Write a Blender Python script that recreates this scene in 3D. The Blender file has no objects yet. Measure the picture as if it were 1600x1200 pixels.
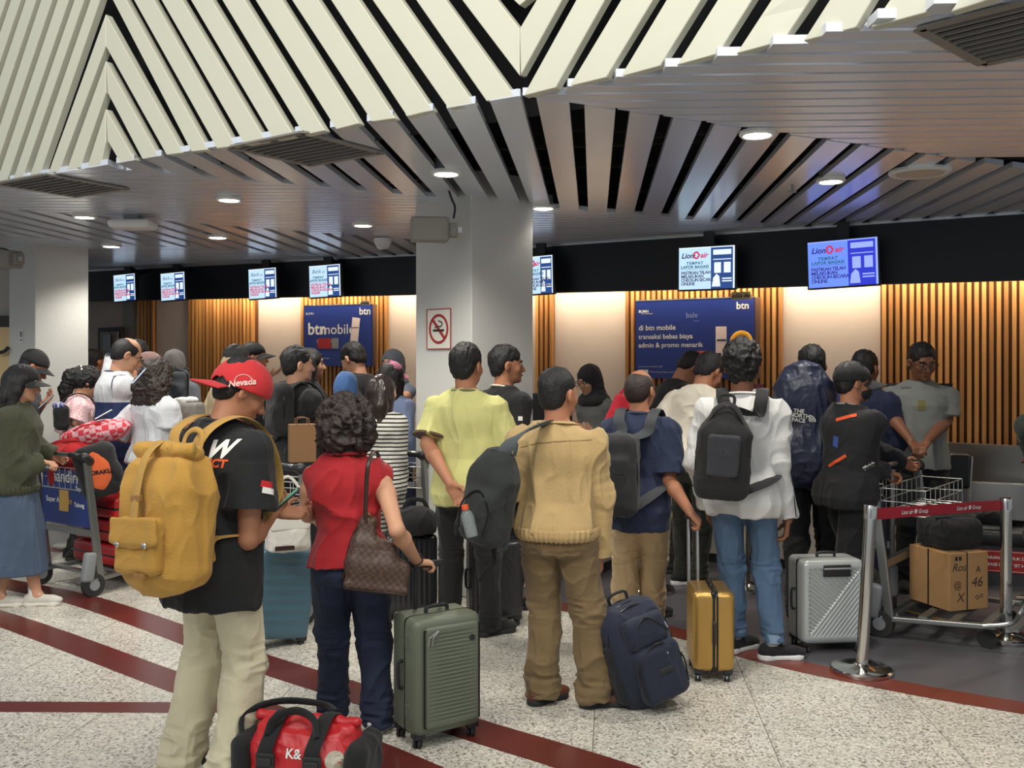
import bpy, bmesh, math, random
import numpy as np
from mathutils import Vector, Matrix, Euler
from mathutils.bvhtree import BVHTree
import openvdb
random.seed(7)
R = math.radians
sc = bpy.context.scene
COL = sc.collection
# ---------------------------------------------------------------- camera
FP, CX, CY, EH = 1500.0, 800.0, 572.0, 1.70      # focal length in pixels, principal point, eye height
cam_d = bpy.data.cameras.new('camera'); cam = bpy.data.objects.new('camera', cam_d); COL.objects.link(cam)
cam.location = (0, 0, EH); cam.rotation_euler = (R(90), 0, 0)
cam_d.sensor_width = 36; cam_d.lens = FP/1600*36; cam_d.shift_y = -(600-CY)/1600
cam_d.clip_start = .05; cam_d.clip_end = 200
sc.camera = cam
# ---------------------------------------------------------------- world, lights, exposure
w = bpy.data.worlds.new('world'); sc.world = w; w.use_nodes = True
bg = w.node_tree.nodes['Background']; bg.inputs[0].default_value = (.80, .90, 1.0, 1); bg.inputs[1].default_value = .50
sc.view_settings.view_transform = 'Standard'; sc.view_settings.look = 'None'
sc.view_settings.exposure = 0.0; sc.view_settings.gamma = 1.0; sc.view_settings.use_curve_mapping = False
def area(name, loc, target, sx, sy, power, col):
    l = bpy.data.lights.new(name, 'AREA'); l.shape = 'RECTANGLE'; l.size = sx; l.size_y = sy; l.energy = power; l.color = col
    o = bpy.data.objects.new(name, l); COL.objects.link(o); o.location = loc
    o.rotation_euler = (Vector(target)-Vector(loc)).to_track_quat('-Z', 'Y').to_euler()
    return o
# luminaires of the tall hall the picture is taken from, above and behind the camera
area('hall_ceiling_lamp', (-4.0, -1.5, 6.3), (-1.5, 4.6, 1.0), 3, 1.6, 370, (1, .97, .88))
area('hall_ceiling_lamp', (2.8, -2.0, 6.5), (1.2, 4.0, 1.2), 3, 1.6, 235, (1, .97, .88))
area('hall_ceiling_lamp', (-.5, 1.2, 6.8), (-.3, 3.2, 0), 3, 1.2, 185, (1, .97, .90))
SPOT_POWER, COVE_POWER = 92, 50

def at(px, py, d): return Vector(((px-CX)*d/FP, d, EH+(CY-py)*d/FP))
def fl(px, py):
    d = FP*EH/(py-CY); return Vector(((px-CX)*d/FP, d, 0))
ZC = 2.95
def cl(px, py, z=ZC):
    d = FP*(z-EH)/(CY-py); return Vector(((px-CX)*d/FP, d, z))
# ---------------------------------------------------------------- tags
def tag(o, label=None, cat=None, group=None, kind=None):
    if label: o['label'] = label
    if cat: o['category'] = cat
    if group: o['group'] = group
    if kind: o['kind'] = kind
    return o
def empty(name, loc=(0, 0, 0), rz=0, label=None, cat=None, group=None, rot=None):
    o = bpy.data.objects.new(name, None); COL.objects.link(o); o.empty_display_size = .1
    o.location = loc; o.rotation_euler = rot if rot else (0, 0, rz)
    return tag(o, label, cat, group)
def link(name, me, mat=None, parent=None, smooth=None, loc=None, rot=None, scale=None):
    o = bpy.data.objects.new(name, me); COL.objects.link(o)
    if mat is not None and not me.materials:
        for m in (mat if isinstance(mat, (list, tuple)) else [mat]): me.materials.append(m)
    if parent: o.parent = parent
    if smooth is not None: me.polygons.foreach_set('use_smooth', [smooth]*len(me.polygons))
    if loc is not None: o.location = loc
    if rot is not None: o.rotation_euler = rot
    if scale is not None: o.scale = scale
    return o
# ---------------------------------------------------------------- materials
MATS = {}
def mat(name, col, rough=.6, metal=0., var=0., vscale=6., bump=0., bscale=60., emit=None, estr=1., spec=None, coat=0., sheen=0., alpha=None, trans=0., detail=3, stretch=None):
    if name in MATS: return MATS[name]
    m = bpy.data.materials.new(name); m.use_nodes = True; MATS[name] = m
    nt = m.node_tree; b = nt.nodes['Principled BSDF']
    b.inputs['Base Color'].default_value = (*col, 1); b.inputs['Roughness'].default_value = rough; b.inputs['Metallic'].default_value = metal
    if spec is not None: b.inputs['Specular IOR Level'].default_value = spec
    if coat: b.inputs['Coat Weight'].default_value = coat; b.inputs['Coat Roughness'].default_value = .15
    if sheen: b.inputs['Sheen Weight'].default_value = sheen
    if trans: b.inputs['Transmission Weight'].default_value = trans
    if alpha is not None: b.inputs['Alpha'].default_value = alpha
    if emit is not None:
        b.inputs['Emission Color'].default_value = (*emit, 1); b.inputs['Emission Strength'].default_value = estr
    if var or bump:
        tc = nt.nodes.new('ShaderNodeTexCoord'); src = tc.outputs['Object']
        if stretch:
            mp = nt.nodes.new('ShaderNodeMapping'); mp.inputs['Scale'].default_value = stretch; nt.links.new(src, mp.inputs[0]); src = mp.outputs[0]
    if var:
        n = nt.nodes.new('ShaderNodeTexNoise'); n.inputs['Scale'].default_value = vscale; n.inputs['Detail'].default_value = detail
        mx = nt.nodes.new('ShaderNodeMix'); mx.data_type = 'RGBA'
        mx.inputs[6].default_value = (*[c*(1-var) for c in col], 1); mx.inputs[7].default_value = (*[min(1, c*(1+var)) for c in col], 1)
        nt.links.new(src, n.inputs['Vector']); nt.links.new(n.outputs['Fac'], mx.inputs[0]); nt.links.new(mx.outputs[2], b.inputs['Base Color'])
    if bump:
        n = nt.nodes.new('ShaderNodeTexNoise'); n.inputs['Scale'].default_value = bscale; n.inputs['Detail'].default_value = 4
        bp = nt.nodes.new('ShaderNodeBump'); bp.inputs['Strength'].default_value = bump; bp.inputs['Distance'].default_value = .01
        nt.links.new(src, n.inputs['Vector']); nt.links.new(n.outputs['Fac'], bp.inputs['Height']); nt.links.new(bp.outputs[0], b.inputs['Normal'])
    return m
def nodes(m): return m.node_tree, m.node_tree.nodes['Principled BSDF']
def S(r, g, b):   # sRGB bytes to linear
    f = lambda c: (c/255/12.92 if c <= 10 else ((c/255+.055)/1.055)**2.4)
    return (f(r), f(g), f(b))
def cloth(name, rgb, rough=.85, var=.10):
    if name in MATS: return MATS[name]
    m = mat(name, S(*rgb), rough, var=var, vscale=9, bump=.30, bscale=150, sheen=.1); nt, b = nodes(m)
    bp0 = b.inputs['Normal'].links[0].from_node; tc = nt.nodes.new('ShaderNodeTexCoord'); mp = nt.nodes.new('ShaderNodeMapping'); mp.inputs['Scale'].default_value = (1, 1, .55); nt.links.new(tc.outputs['Object'], mp.inputs[0])
    n = nt.nodes.new('ShaderNodeTexNoise'); n.noise_type = 'RIDGED_MULTIFRACTAL'; n.inputs['Scale'].default_value = 7; n.inputs['Detail'].default_value = 2; n.inputs['Distortion'].default_value = .7
    bp = nt.nodes.new('ShaderNodeBump'); bp.inputs['Strength'].default_value = .45; bp.inputs['Distance'].default_value = .022
    nt.links.new(mp.outputs[0], n.inputs['Vector']); nt.links.new(n.outputs['Fac'], bp.inputs['Height']); nt.links.new(bp0.outputs[0], bp.inputs['Normal']); nt.links.new(bp.outputs[0], b.inputs['Normal'])
    return m
def stripes_mat(name, ca, cb, freq, duty=.5, axis=2, rough=.85):
    m = mat(name, ca, rough); nt, b = nodes(m)
    tc = nt.nodes.new('ShaderNodeTexCoord'); sp = nt.nodes.new('ShaderNodeSeparateXYZ'); nt.links.new(tc.outputs['Object'], sp.inputs[0])
    mu = nt.nodes.new('ShaderNodeMath'); mu.operation = 'MULTIPLY'; mu.inputs[1].default_value = freq; nt.links.new(sp.outputs[axis], mu.inputs[0])
    fr = nt.nodes.new('ShaderNodeMath'); fr.operation = 'FRACT'; nt.links.new(mu.outputs[0], fr.inputs[0])
    gt = nt.nodes.new('ShaderNodeMath'); gt.operation = 'GREATER_THAN'; gt.inputs[1].default_value = duty; nt.links.new(fr.outputs[0], gt.inputs[0])
    mx = nt.nodes.new('ShaderNodeMix'); mx.data_type = 'RGBA'; mx.inputs[6].default_value = (*ca, 1); mx.inputs[7].default_value = (*cb, 1)
    nt.links.new(gt.outputs[0], mx.inputs[0]); nt.links.new(mx.outputs[2], b.inputs['Base Color'])
    return m
def checker_mat(name, ca, cb, scale, rough=.6, bump=0):
    m = mat(name, ca, rough, bump=bump); nt, b = nodes(m)
    tc = nt.nodes.new('ShaderNodeTexCoord'); ck = nt.nodes.new('ShaderNodeTexChecker'); ck.inputs['Scale'].default_value = scale
    ck.inputs['Color1'].default_value = (*ca, 1); ck.inputs['Color2'].default_value = (*cb, 1)
    nt.links.new(tc.outputs['Object'], ck.inputs['Vector']); nt.links.new(ck.outputs['Color'], b.inputs['Base Color'])
    return m
steel = mat('brushed_steel', (.62, .62, .60), .28, 1., bump=.05, bscale=200)
alu = mat('satin_aluminium', (.55, .56, .57), .38, 1.)
chrome = mat('chrome', (.75, .75, .75), .12, 1.)
blackp = mat('black_plastic', (.015, .015, .016), .45)
blackr = mat('black_rubber', (.02, .02, .02), .8)
greyp = mat('grey_plastic', (.22, .23, .24), .5)
whitep = mat('white_plastic', (.78, .78, .76), .4)
# ---------------------------------------------------------------- mesh building
class MB:
    def __init__(s): s.v = []; s.f = []; s.m = []
    def add(s, vs, fs, mi=0):
        k = len(s.v); s.v += [Vector(v) for v in vs]; s.f += [tuple(i+k for i in f) for f in fs]; s.m += [mi]*len(fs); return s
    def box(s, lo, hi, M=None, mi=0):
        x0, y0, z0 = lo; x1, y1, z1 = hi
        v = [Vector(p) for p in ((x0,y0,z0),(x1,y0,z0),(x1,y1,z0),(x0,y1,z0),(x0,y0,z1),(x1,y0,z1),(x1,y1,z1),(x0,y1,z1))]
        if M is not None: v = [M @ p for p in v]
        return s.add(v, [(0,3,2,1),(4,5,6,7),(0,1,5,4),(1,2,6,5),(2,3,7,6),(3,0,4,7)], mi)
    def bar(s, a, b, wd, th, up=(0, 0, 1), mi=0):
        a = Vector(a); b = Vector(b); d = (b-a); L = d.length; d.normalize(); up = Vector(up)
        x = d.cross(up)
        if x.length < 1e-4: x = d.cross(Vector((0, 1, 0)))
        x.normalize(); z = x.cross(d)
        M = Matrix((x, d, z)).transposed().to_4x4(); M.translation = a
        return s.box((-wd/2, 0, -th/2), (wd/2, L, th/2), M, mi)
    def lathe(s, prof, n=20, M=None, mi=0, cap=True):
        vs = []; fs = []; k = len(prof)
        for i in range(n):
            a = 2*math.pi*i/n
            for r, z in prof: vs.append(Vector((r*math.cos(a), r*math.sin(a), z)))
        for i in range(n):
            j = (i+1) % n
            for q in range(k-1): fs.append((i*k+q, j*k+q, j*k+q+1, i*k+q+1))
        if cap:
            if prof[0][0] > 1e-6: fs.append(tuple(i*k for i in range(n))[::-1])
            if prof[-1][0] > 1e-6: fs.append(tuple(i*k+k-1 for i in range(n)))
        if M is not None: vs = [M @ v for v in vs]
        return s.add(vs, fs, mi)
    def cyl(s, a, b, r0, r1=None, n=14, mi=0):
        a = Vector(a); b = Vector(b); L = (b-a).length
        M = (b-a).to_track_quat('Z', 'Y').to_matrix().to_4x4(); M.translation = a
        return s.lathe([(r0, 0), (r0 if r1 is None else r1, L)], n, M, mi)
    def tube(s, pts, r, n=8, closed=False, mi=0, flat=1., up=None):
        pts = [Vector(p) for p in pts]; N = len(pts); vs = []; fs = []
        t0 = None; x = None
        rs = r if isinstance(r, (list, tuple)) else [r]*N
        for i in range(N):
            if closed: t = pts[(i+1) % N]-pts[i-1]
            else: t = pts[min(i+1, N-1)]-pts[max(i-1, 0)]
            if t.length < 1e-9: t = Vector((0, 0, 1))
            t.normalize()
            if up is not None:
                x = t.cross(Vector(up)); 
                if x.length < 1e-4: x = t.cross(Vector((1, 0, 0.01)))
                x.normalize()
            elif x is None:
                x = t.cross(Vector((0, 0, 1)))
                if x.length < 1e-3: x = t.cross(Vector((0, 1, 0)))
                x.normalize()
            else:
                x = (x - t*x.dot(t)).normalized()
            y = t.cross(x)
            for k in range(n):
                a = 2*math.pi*k/n
                vs.append(pts[i]+x*math.cos(a)*rs[i]+y*math.sin(a)*rs[i]*flat)
        for i in range(N if closed else N-1):
            j = (i+1) % N
            for k in range(n):
                q = (k+1) % n
                fs.append((i*n+k, i*n+q, j*n+q, j*n+k))
        if not closed: fs += [tuple(range(n))[::-1], tuple((N-1)*n+k for k in range(n))]
        return s.add(vs, fs, mi)
    def prism(s, poly, h, mi=0):   # poly: list of 3D points, h: extrusion vector
        n = len(poly); h = Vector(h); p = [Vector(q) for q in poly]
        return s.add(p+[q+h for q in p], [tuple(range(n))[::-1], tuple(range(n, 2*n))]+[(i, (i+1) % n, (i+1) % n+n, i+n) for i in range(n)], mi)
    def build(s, name, m=None, parent=None, smooth=False, bevel=0, seg=2, fix=True, **kw):
        bm = bmesh.new(); vv = [bm.verts.new(v) for v in s.v]
        for f, mi in zip(s.f, s.m):
            try: bf = bm.faces.new([vv[i] for i in f]); bf.material_index = mi
            except ValueError: pass
        if fix: bmesh.ops.recalc_face_normals(bm, faces=bm.faces[:])
        if bevel:
            es = [e for e in bm.edges if len(e.link_faces) == 2 and e.calc_face_angle(0) > R(35)]
            bmesh.ops.bevel(bm, geom=es, offset=bevel, segments=seg, affect='EDGES', profile=.5, clamp_overlap=True)
        me = bpy.data.meshes.new(name); bm.to_mesh(me); bm.free()
        o = link(name, me, m, parent, **kw)
        if smooth: set_smooth(me)
        return o
def set_smooth(me, ang=40):
    me.polygons.foreach_set('use_smooth', [True]*len(me.polygons))
    try: me.set_sharp_from_angle(angle=R(ang))
    except Exception: pass
def rot_to(yaw=0, pitch=0, roll=0): return Euler((pitch, roll, yaw), 'XYZ').to_matrix()
def spline(pts, n=8):
    P = [Vector(p) for p in pts]; P = [P[0]*2-P[1]]+P+[P[-1]*2-P[-2]]; out = []
    for i in range(1, len(P)-2):
        for k in range(n):
            t = k/n; a, b, c, d = P[i-1:i+3]
            out.append(.5*((2*b)+(c-a)*t+(2*a-5*b+4*c-d)*t*t+(3*b-a-3*c+d)*t**3))
    out.append(P[-2]); return out
def rbox(name, half, r, mat_, parent=None, seg=3, div=(1, 1, 1), disp=None, smooth=True, **kw):
    """rounded box with sampled faces; disp(points, normals) -> points shapes ribs, bulges and grooves"""
    def axis(h, n):
        inner = h-r
        a = [-h+r*(1-math.cos(math.pi/2*i/seg)) for i in range(seg)]
        b = list(np.linspace(-inner, inner, n+1))
        return a+b+[-x for x in a[::-1]]
    ax = [axis(half[i], div[i]) for i in range(3)]
    idx = {}; vs = []; fs = []
    def vid(p):
        k = (round(p[0], 6), round(p[1], 6), round(p[2], 6))
        if k not in idx: idx[k] = len(vs); vs.append(k)
        return idx[k]
    for a in range(3):
        b, c = (a+1) % 3, (a+2) % 3
        for sgn in (-1, 1):
            for i in range(len(ax[b])-1):
                for j in range(len(ax[c])-1):
                    q = []
                    for (u, v) in ((i, j), (i+1, j), (i+1, j+1), (i, j+1)):
                        p = [0, 0, 0]; p[a] = sgn*half[a]; p[b] = ax[b][u]; p[c] = ax[c][v]; q.append(vid(p))
                    if len(set(q)) < 3: continue
                    fs.append(tuple(q) if sgn > 0 else tuple(q[::-1]))
    P = np.array(vs); inn = np.array(half)-r; Q = np.clip(P, -inn, inn); D = P-Q
    N = D/np.maximum(np.linalg.norm(D, axis=1, keepdims=True), 1e-9); P = Q+N*r
    if disp is not None: P = disp(P, N)
    me = bpy.data.meshes.new(name); me.from_pydata(P.tolist(), [], fs); me.validate()
    o = link(name, me, mat_, parent, **kw)
    if smooth: set_smooth(me, 50)
    return o
# ---------------------------------------------------------------- noise for folds, curls and cloth
def _hash(ix, iy, iz, seed):
    h = (ix*374761393 + iy*668265263 + iz*2147483647 + seed*144269).astype(np.int64) & 0xffffffff
    h = ((h ^ (h >> 13))*1274126177) & 0xffffffff
    h = ((h ^ (h >> 16))*2246822519) & 0xffffffff
    return (h & 0xffffff)/float(0xffffff)*2-1
def vnoise(P, scale, seed=0):
    q = P*scale; i = np.floor(q).astype(np.int64); f = q-i; f = f*f*(3-2*f)
    out = 0
    for dx in (0, 1):
        for dy in (0, 1):
            for dz in (0, 1):
                wgt = (f[:, 0] if dx else 1-f[:, 0])*(f[:, 1] if dy else 1-f[:, 1])*(f[:, 2] if dz else 1-f[:, 2])
                out = out+wgt*_hash(i[:, 0]+dx, i[:, 1]+dy, i[:, 2]+dz, seed)
    return out
def folds(P, amp, freq=9., seed=0, stretch=(1, 1, .45)):
    """soft ridged creases: warped, stretched ridged noise"""
    Q = P*np.array(stretch)
    wx = vnoise(P, freq*.35, seed+5); Wp = Q.copy(); Wp[:, 0] += wx*.08; Wp[:, 2] += vnoise(P, freq*.4, seed+9)*.10
    a = 1-np.abs(vnoise(Wp, freq, seed)); b = 1-np.abs(vnoise(Wp, freq*2.1, seed+3))
    return amp*((a**3-.45)*1.2 + (b**3-.4)*.55)
# ---------------------------------------------------------------- distance-field modelling
class SDF:
    def __init__(s, vox=.008): s.vox = vox; s.p = []; s.cuts = []
    def cap(s, a, b, ra, rb=None, k=.02, sub=False):
        s.p.append(('c', np.array(a, float), np.array(b, float), ra, ra if rb is None else rb, k, sub)); return s
    def ell(s, c, r, rot=None, k=.02, sub=False):
        s.p.append(('e', np.array(c, float), np.array(r, float), None if rot is None else np.array(rot, float), k, sub)); return s
    def box(s, c, h, r=.02, rot=None, k=.02, sub=False):
        s.p.append(('b', np.array(c, float), np.array(h, float), r, None if rot is None else np.array(rot, float), k, sub)); return s
    def slices(s, tab, M=None, k=.02):   # elliptical column: rows (z, half width, half depth, y centre)
        s.p.append(('s', np.array(tab, float), None if M is None else np.array(M, float), k, False)); return s
    def flat(s, a, b, ra, rb=None, k=.015):   # cone with flat ends (sleeves, trouser legs)
        s.p.append(('f', np.array(a, float), np.array(b, float), ra, ra if rb is None else rb, k, False)); return s
    def path(s, pts, rs, k=.02):
        for i in range(len(pts)-1):
            ra = rs[i] if isinstance(rs, (list, tuple)) else rs; rb = rs[i+1] if isinstance(rs, (list, tuple)) else rs
            s.cap(pts[i], pts[i+1], ra, rb, k)
        return s
    def cut(s, p, n): s.cuts.append((np.array(p, float), np.array(n, float)/np.linalg.norm(n))); return s
    def _bb(s, q):
        t = q[0]
        if t in 'cf': r = max(q[3], q[4]); return np.minimum(q[1], q[2])-r, np.maximum(q[1], q[2])+r
        if t == 'e': r = q[2] if q[3] is None else np.abs(q[3]) @ q[2]; return q[1]-r, q[1]+r
        if t == 'b': r = q[2] if q[4] is None else np.abs(q[4]) @ q[2]; return q[1]-r, q[1]+r
        tab = q[1]; w = tab[:, 1].max(); lo = np.array([-w, (tab[:, 3]-tab[:, 2]).min(), tab[0, 0]]); hi = np.array([w, (tab[:, 3]+tab[:, 2]).max(), tab[-1, 0]])
        if q[2] is not None:
            C = np.array([[x, y, z, 1] for x in (lo[0], hi[0]) for y in (lo[1], hi[1]) for z in (lo[2], hi[2])]) @ q[2].T
            lo, hi = C[:, :3].min(0), C[:, :3].max(0)
        return lo, hi
    def _d(s, q, P):
        t = q[0]
        if t == 'c':
            a, b, ra, rb = q[1:5]; ab = b-a; L = max(ab @ ab, 1e-9)
            h = np.clip(((P-a) @ ab)/L, 0, 1)
            return np.linalg.norm(P-a-h[..., None]*ab, axis=-1)-(ra+(rb-ra)*h)
        if t == 'f':
            a, b, ra, rb = q[1:5]; ab = b-a; L = math.sqrt(max(ab @ ab, 1e-9)); u = ab/L
            t_ = (P-a) @ u; h = np.clip(t_/L, 0, 1); rad = np.linalg.norm(P-a-t_[..., None]*u, axis=-1)-(ra+(rb-ra)*h)
            cp = np.abs(t_-L/2)-L/2
            return np.maximum(rad, cp)
        if t == 'e':
            X = P-q[1]
            if q[3] is not None: X = X @ q[3]
            r = q[2]; k0 = np.linalg.norm(X/r, axis=-1); k1 = np.linalg.norm(X/(r*r), axis=-1)
            return k0*(k0-1)/np.maximum(k1, 1e-6)
        if t == 'b':
            X = P-q[1]
            if q[4] is not None: X = X @ q[4]
            Q = np.abs(X)-q[2]+q[3]
            return np.linalg.norm(np.maximum(Q, 0), axis=-1)+np.minimum(Q.max(-1), 0)-q[3]
        tab = q[1]; X = P
        if q[2] is not None:
            Mi = np.linalg.inv(q[2]); X = P @ Mi[:3, :3].T+Mi[:3, 3]
        z = X[..., 2]; wv = np.interp(z, tab[:, 0], tab[:, 1]); dv = np.interp(z, tab[:, 0], tab[:, 2]); cv = np.interp(z, tab[:, 0], tab[:, 3])
        e = np.sqrt((np.abs(X[..., 0])/wv)**2.3+(np.abs(X[..., 1]-cv)/dv)**2.3)
        e = (e**(2/2.3)) if False else e
        side = (e-1)*np.minimum(wv, dv)*.9
        capd = np.maximum(tab[0, 0]-z, z-tab[-1, 0])
        return np.where(capd > 0, np.sqrt(np.maximum(side, 0)**2+capd**2)*1.0, np.maximum(side, capd))
    def mesh(s, name, disp=None, smooth_iter=0):
        v = s.vox; bbs = [s._bb(q) for q in s.p if not q[-1]]
        pad = 4*v; lo = np.min([b[0] for b in bbs], 0)-pad-.02; hi = np.max([b[1] for b in bbs], 0)+pad+.02
        n = np.ceil((hi-lo)/v).astype(int)+1
        BIG = .08; Fd = np.full(n, BIG, np.float32)
        for q in s.p:
            k = max(q[-2], 1e-5); b = s._bb(q); m = k+3*v
            i0 = np.maximum(np.floor((b[0]-m-lo)/v).astype(int), 0); i1 = np.minimum(np.ceil((b[1]+m-lo)/v).astype(int)+1, n)
            if (i1 <= i0).any(): continue
            g = np.stack(np.meshgrid(*[lo[a]+v*np.arange(i0[a], i1[a]) for a in range(3)], indexing='ij'), -1)
            d = s._d(q, g).astype(np.float32); sl = tuple(slice(i0[a], i1[a]) for a in range(3)); A = Fd[sl]
            if q[-1]:
                B = -d; h = np.clip(.5-.5*(B-A)/k, 0, 1); Fd[sl] = B*(1-h)+A*h+k*h*(1-h)
            else:
                h = np.clip(.5+.5*(A-d)/k, 0, 1); Fd[sl] = A*(1-h)+d*h-k*h*(1-h)
        if s.cuts:
            g = [lo[a]+v*np.arange(n[a]) for a in range(3)]
            for p, nn in s.cuts:
                pl = ((g[0]-p[0])*nn[0])[:, None, None]+((g[1]-p[1])*nn[1])[None, :, None]+((g[2]-p[2])*nn[2])[None, None, :]
                Fd = np.maximum(Fd, pl.astype(np.float32))
        Fd = np.clip(Fd, -BIG, BIG)
        gr = openvdb.FloatGrid(BIG); gr.copyFromArray(Fd)
        pts, quads = gr.convertToQuads(0.0)
        pts = np.array(pts, float)
        P = pts*v+lo
        if smooth_iter or disp is not None:
            ql = quads.astype(np.int64)
            def lap(P):
                acc = np.zeros_like(P); cnt = np.zeros(len(P))
                for a in range(4):
                    b = ql[:, (a+1) % 4]; aa = ql[:, a]
                    np.add.at(acc, aa, P[b]); np.add.at(cnt, aa, 1); np.add.at(acc, b, P[aa]); np.add.at(cnt, b, 1)
                return acc/np.maximum(cnt, 1)[:, None]
            for _ in range(smooth_iter): P = P*.5+lap(P)*.5
        if disp is not None:
            e1 = P[ql[:, 2]]-P[ql[:, 0]]; e2 = P[ql[:, 3]]-P[ql[:, 1]]; fn = np.cross(e1, e2); N = np.zeros_like(P)
            for a in range(4): np.add.at(N, ql[:, a], fn)
            N /= np.maximum(np.linalg.norm(N, axis=1, keepdims=True), 1e-12)
            c = P.mean(0)
            if ((P-c)*N).sum(1).mean() < 0: N = -N
            P = disp(P, N)
        me = bpy.data.meshes.new(name)
        nv = len(P); nf = len(quads)
        me.vertices.add(nv); me.vertices.foreach_set('co', P.astype(np.float32).ravel())
        me.loops.add(nf*4); me.loops.foreach_set('vertex_index', np.ascontiguousarray(quads).astype(np.int32).ravel())
        me.polygons.add(nf); me.polygons.foreach_set('loop_start', np.arange(nf, dtype=np.int32)*4)
        me.update(calc_edges=True)
        me.polygons.foreach_set('use_smooth', np.ones(nf, bool))
        return me
    def build(s, name, m, parent=None, disp=None, smooth_iter=1, **kw):
        return link(name, s.mesh(name, disp, smooth_iter), m, parent, **kw)
# ---------------------------------------------------------------- lettering
_tmp_font = {}
def text_mesh(body, size, depth=0., bold=0., align='CENTER', spacing=1., shear=0., line=1.):
    c = bpy.data.curves.new('lettering', 'FONT'); c.body = body; c.size = size; c.extrude = depth; c.offset = bold
    c.align_x = align; c.align_y = 'CENTER'; c.space_character = spacing; c.shear = shear; c.space_line = line; c.resolution_u = 3
    o = bpy.data.objects.new('lettering', c); COL.objects.link(o)
    dg = bpy.context.evaluated_depsgraph_get(); me = bpy.data.meshes.new_from_object(o.evaluated_get(dg)); 
    bpy.data.objects.remove(o); bpy.data.curves.remove(c)
    return me
TEXTQ = []      # lettering is collected and made at the end of each builder so the scene is evaluated seldom
def text(name, body, size, m, parent=None, loc=(0, 0, 0), rot=(0, 0, 0), **kw):
    me = text_mesh(body, size, **kw); me.materials.clear()
    return link(name, me, m, parent, loc=loc, rot=rot)
def wrap_on(name, me, target, origin, direc, up, m, parent, lift=.003, sub=True):
    """project flat artwork (in its own XY plane) on to a surface; all in the parent's space"""
    n = -Vector(direc).normalized(); u = Vector(up); x = u.cross(n).normalized(); y = n.cross(x)
    bm = bmesh.new(); bm.from_mesh(me)
    if sub:
        bmesh.ops.triangulate(bm, faces=bm.faces[:])
        bmesh.ops.subdivide_edges(bm, edges=[e for e in bm.edges if e.calc_length() > .02], cuts=2)
    tb = bmesh.new(); tb.from_mesh(target.data); bvh = BVHTree.FromBMesh(tb); tb.free()
    for v in bm.verts:
        p = Vector(origin)+x*v.co.x+y*v.co.y+n*.25
        hit, nn, i, dd = bvh.ray_cast(p, -n, 1.)
        v.co = (hit+n*lift) if hit else (Vector(origin)+x*v.co.x+y*v.co.y)
    out = bpy.data.meshes.new(name); bm.to_mesh(out); bm.free()
    return link(name, out, m, parent)
def rect_mesh(wd, ht, n=8):
    me = bpy.data.meshes.new('patch'); vs = [((i/n-.5)*wd, (j/n-.5)*ht, 0) for j in range(n+1) for i in range(n+1)]
    fs = [(j*(n+1)+i, j*(n+1)+i+1, (j+1)*(n+1)+i+1, (j+1)*(n+1)+i) for j in range(n) for i in range(n)]
    me.from_pydata(vs, [], fs); return me
# ================================================================ FLOOR
granite = mat('granite_terrazzo', S(206, 200, 188), .30, spec=.5)
nt, b = nodes(granite)
tc = nt.nodes.new('ShaderNodeTexCoord')
vo = nt.nodes.new('ShaderNodeTexVoronoi'); vo.inputs['Scale'].default_value = 95; nt.links.new(tc.outputs['Object'], vo.inputs['Vector'])
bwn = nt.nodes.new('ShaderNodeRGBToBW'); nt.links.new(vo.outputs['Color'], bwn.inputs[0])
cr = nt.nodes.new('ShaderNodeValToRGB'); e = cr.color_ramp.elements
e[0].position = .12; e[0].color = (*S(132, 124, 116), 1); e[1].position = .9; e[1].color = (*S(244, 240, 228), 1)
x = e.new(.35); x.color = (*S(205, 198, 184), 1); x = e.new(.6); x.color = (*S(224, 218, 204), 1)
nt.links.new(bwn.outputs[0], cr.inputs[0])
n2 = nt.nodes.new('ShaderNodeTexNoise'); n2.inputs['Scale'].default_value = 1.3; n2.inputs['Detail'].default_value = 3; nt.links.new(tc.outputs['Object'], n2.inputs['Vector'])
mx = nt.nodes.new('ShaderNodeMix'); mx.data_type = 'RGBA'; mx.blend_type = 'MULTIPLY'; mx.inputs[0].default_value = .35
nt.links.new(cr.outputs[0], mx.inputs[6]); nt.links.new(n2.outputs['Fac'], mx.inputs[7]); nt.links.new(mx.outputs[2], b.inputs['Base Color'])
redstone = mat('red_granite', S(96, 40, 34), .28, var=.22, vscale=60)
redstone2 = mat('red_granite_worn', S(112, 52, 40), .35, var=.3, vscale=40)
greyfloor = mat('grey_vinyl', S(88, 86, 90), .32, var=.10, vscale=2.2)
grout = mat('grout', S(120, 112, 100), .8)
fb = MB().box((-16, .5, -.10), (12, 17, -.004)).build('floor', grout); tag(fb, kind='structure')
S4 = [(-14, 10.6), (-6, 9.3), (-2.2, 8.35), (-.4, 7.4), (1.04, 6.13), (1.485, 5.57), (2.04, 5.10), (2.54, 4.77), (3.6, 4.15), (6.5, 2.9), (12, 1.2)]
def s4y(x):
    for (x0, y0), (x1, y1) in zip(S4, S4[1:]):
        if x0 <= x <= x1: return y0+(y1-y0)*(x-x0)/(x1-x0)
    return 99
TD = Vector((.105, 1, 0)).normalized(); TX = Vector((TD.y, -TD.x, 0)); T = .80
tile_mb = MB().box((0, 0, -.012), (T-.004, T-.004, 0)); tile_me = None
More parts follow.
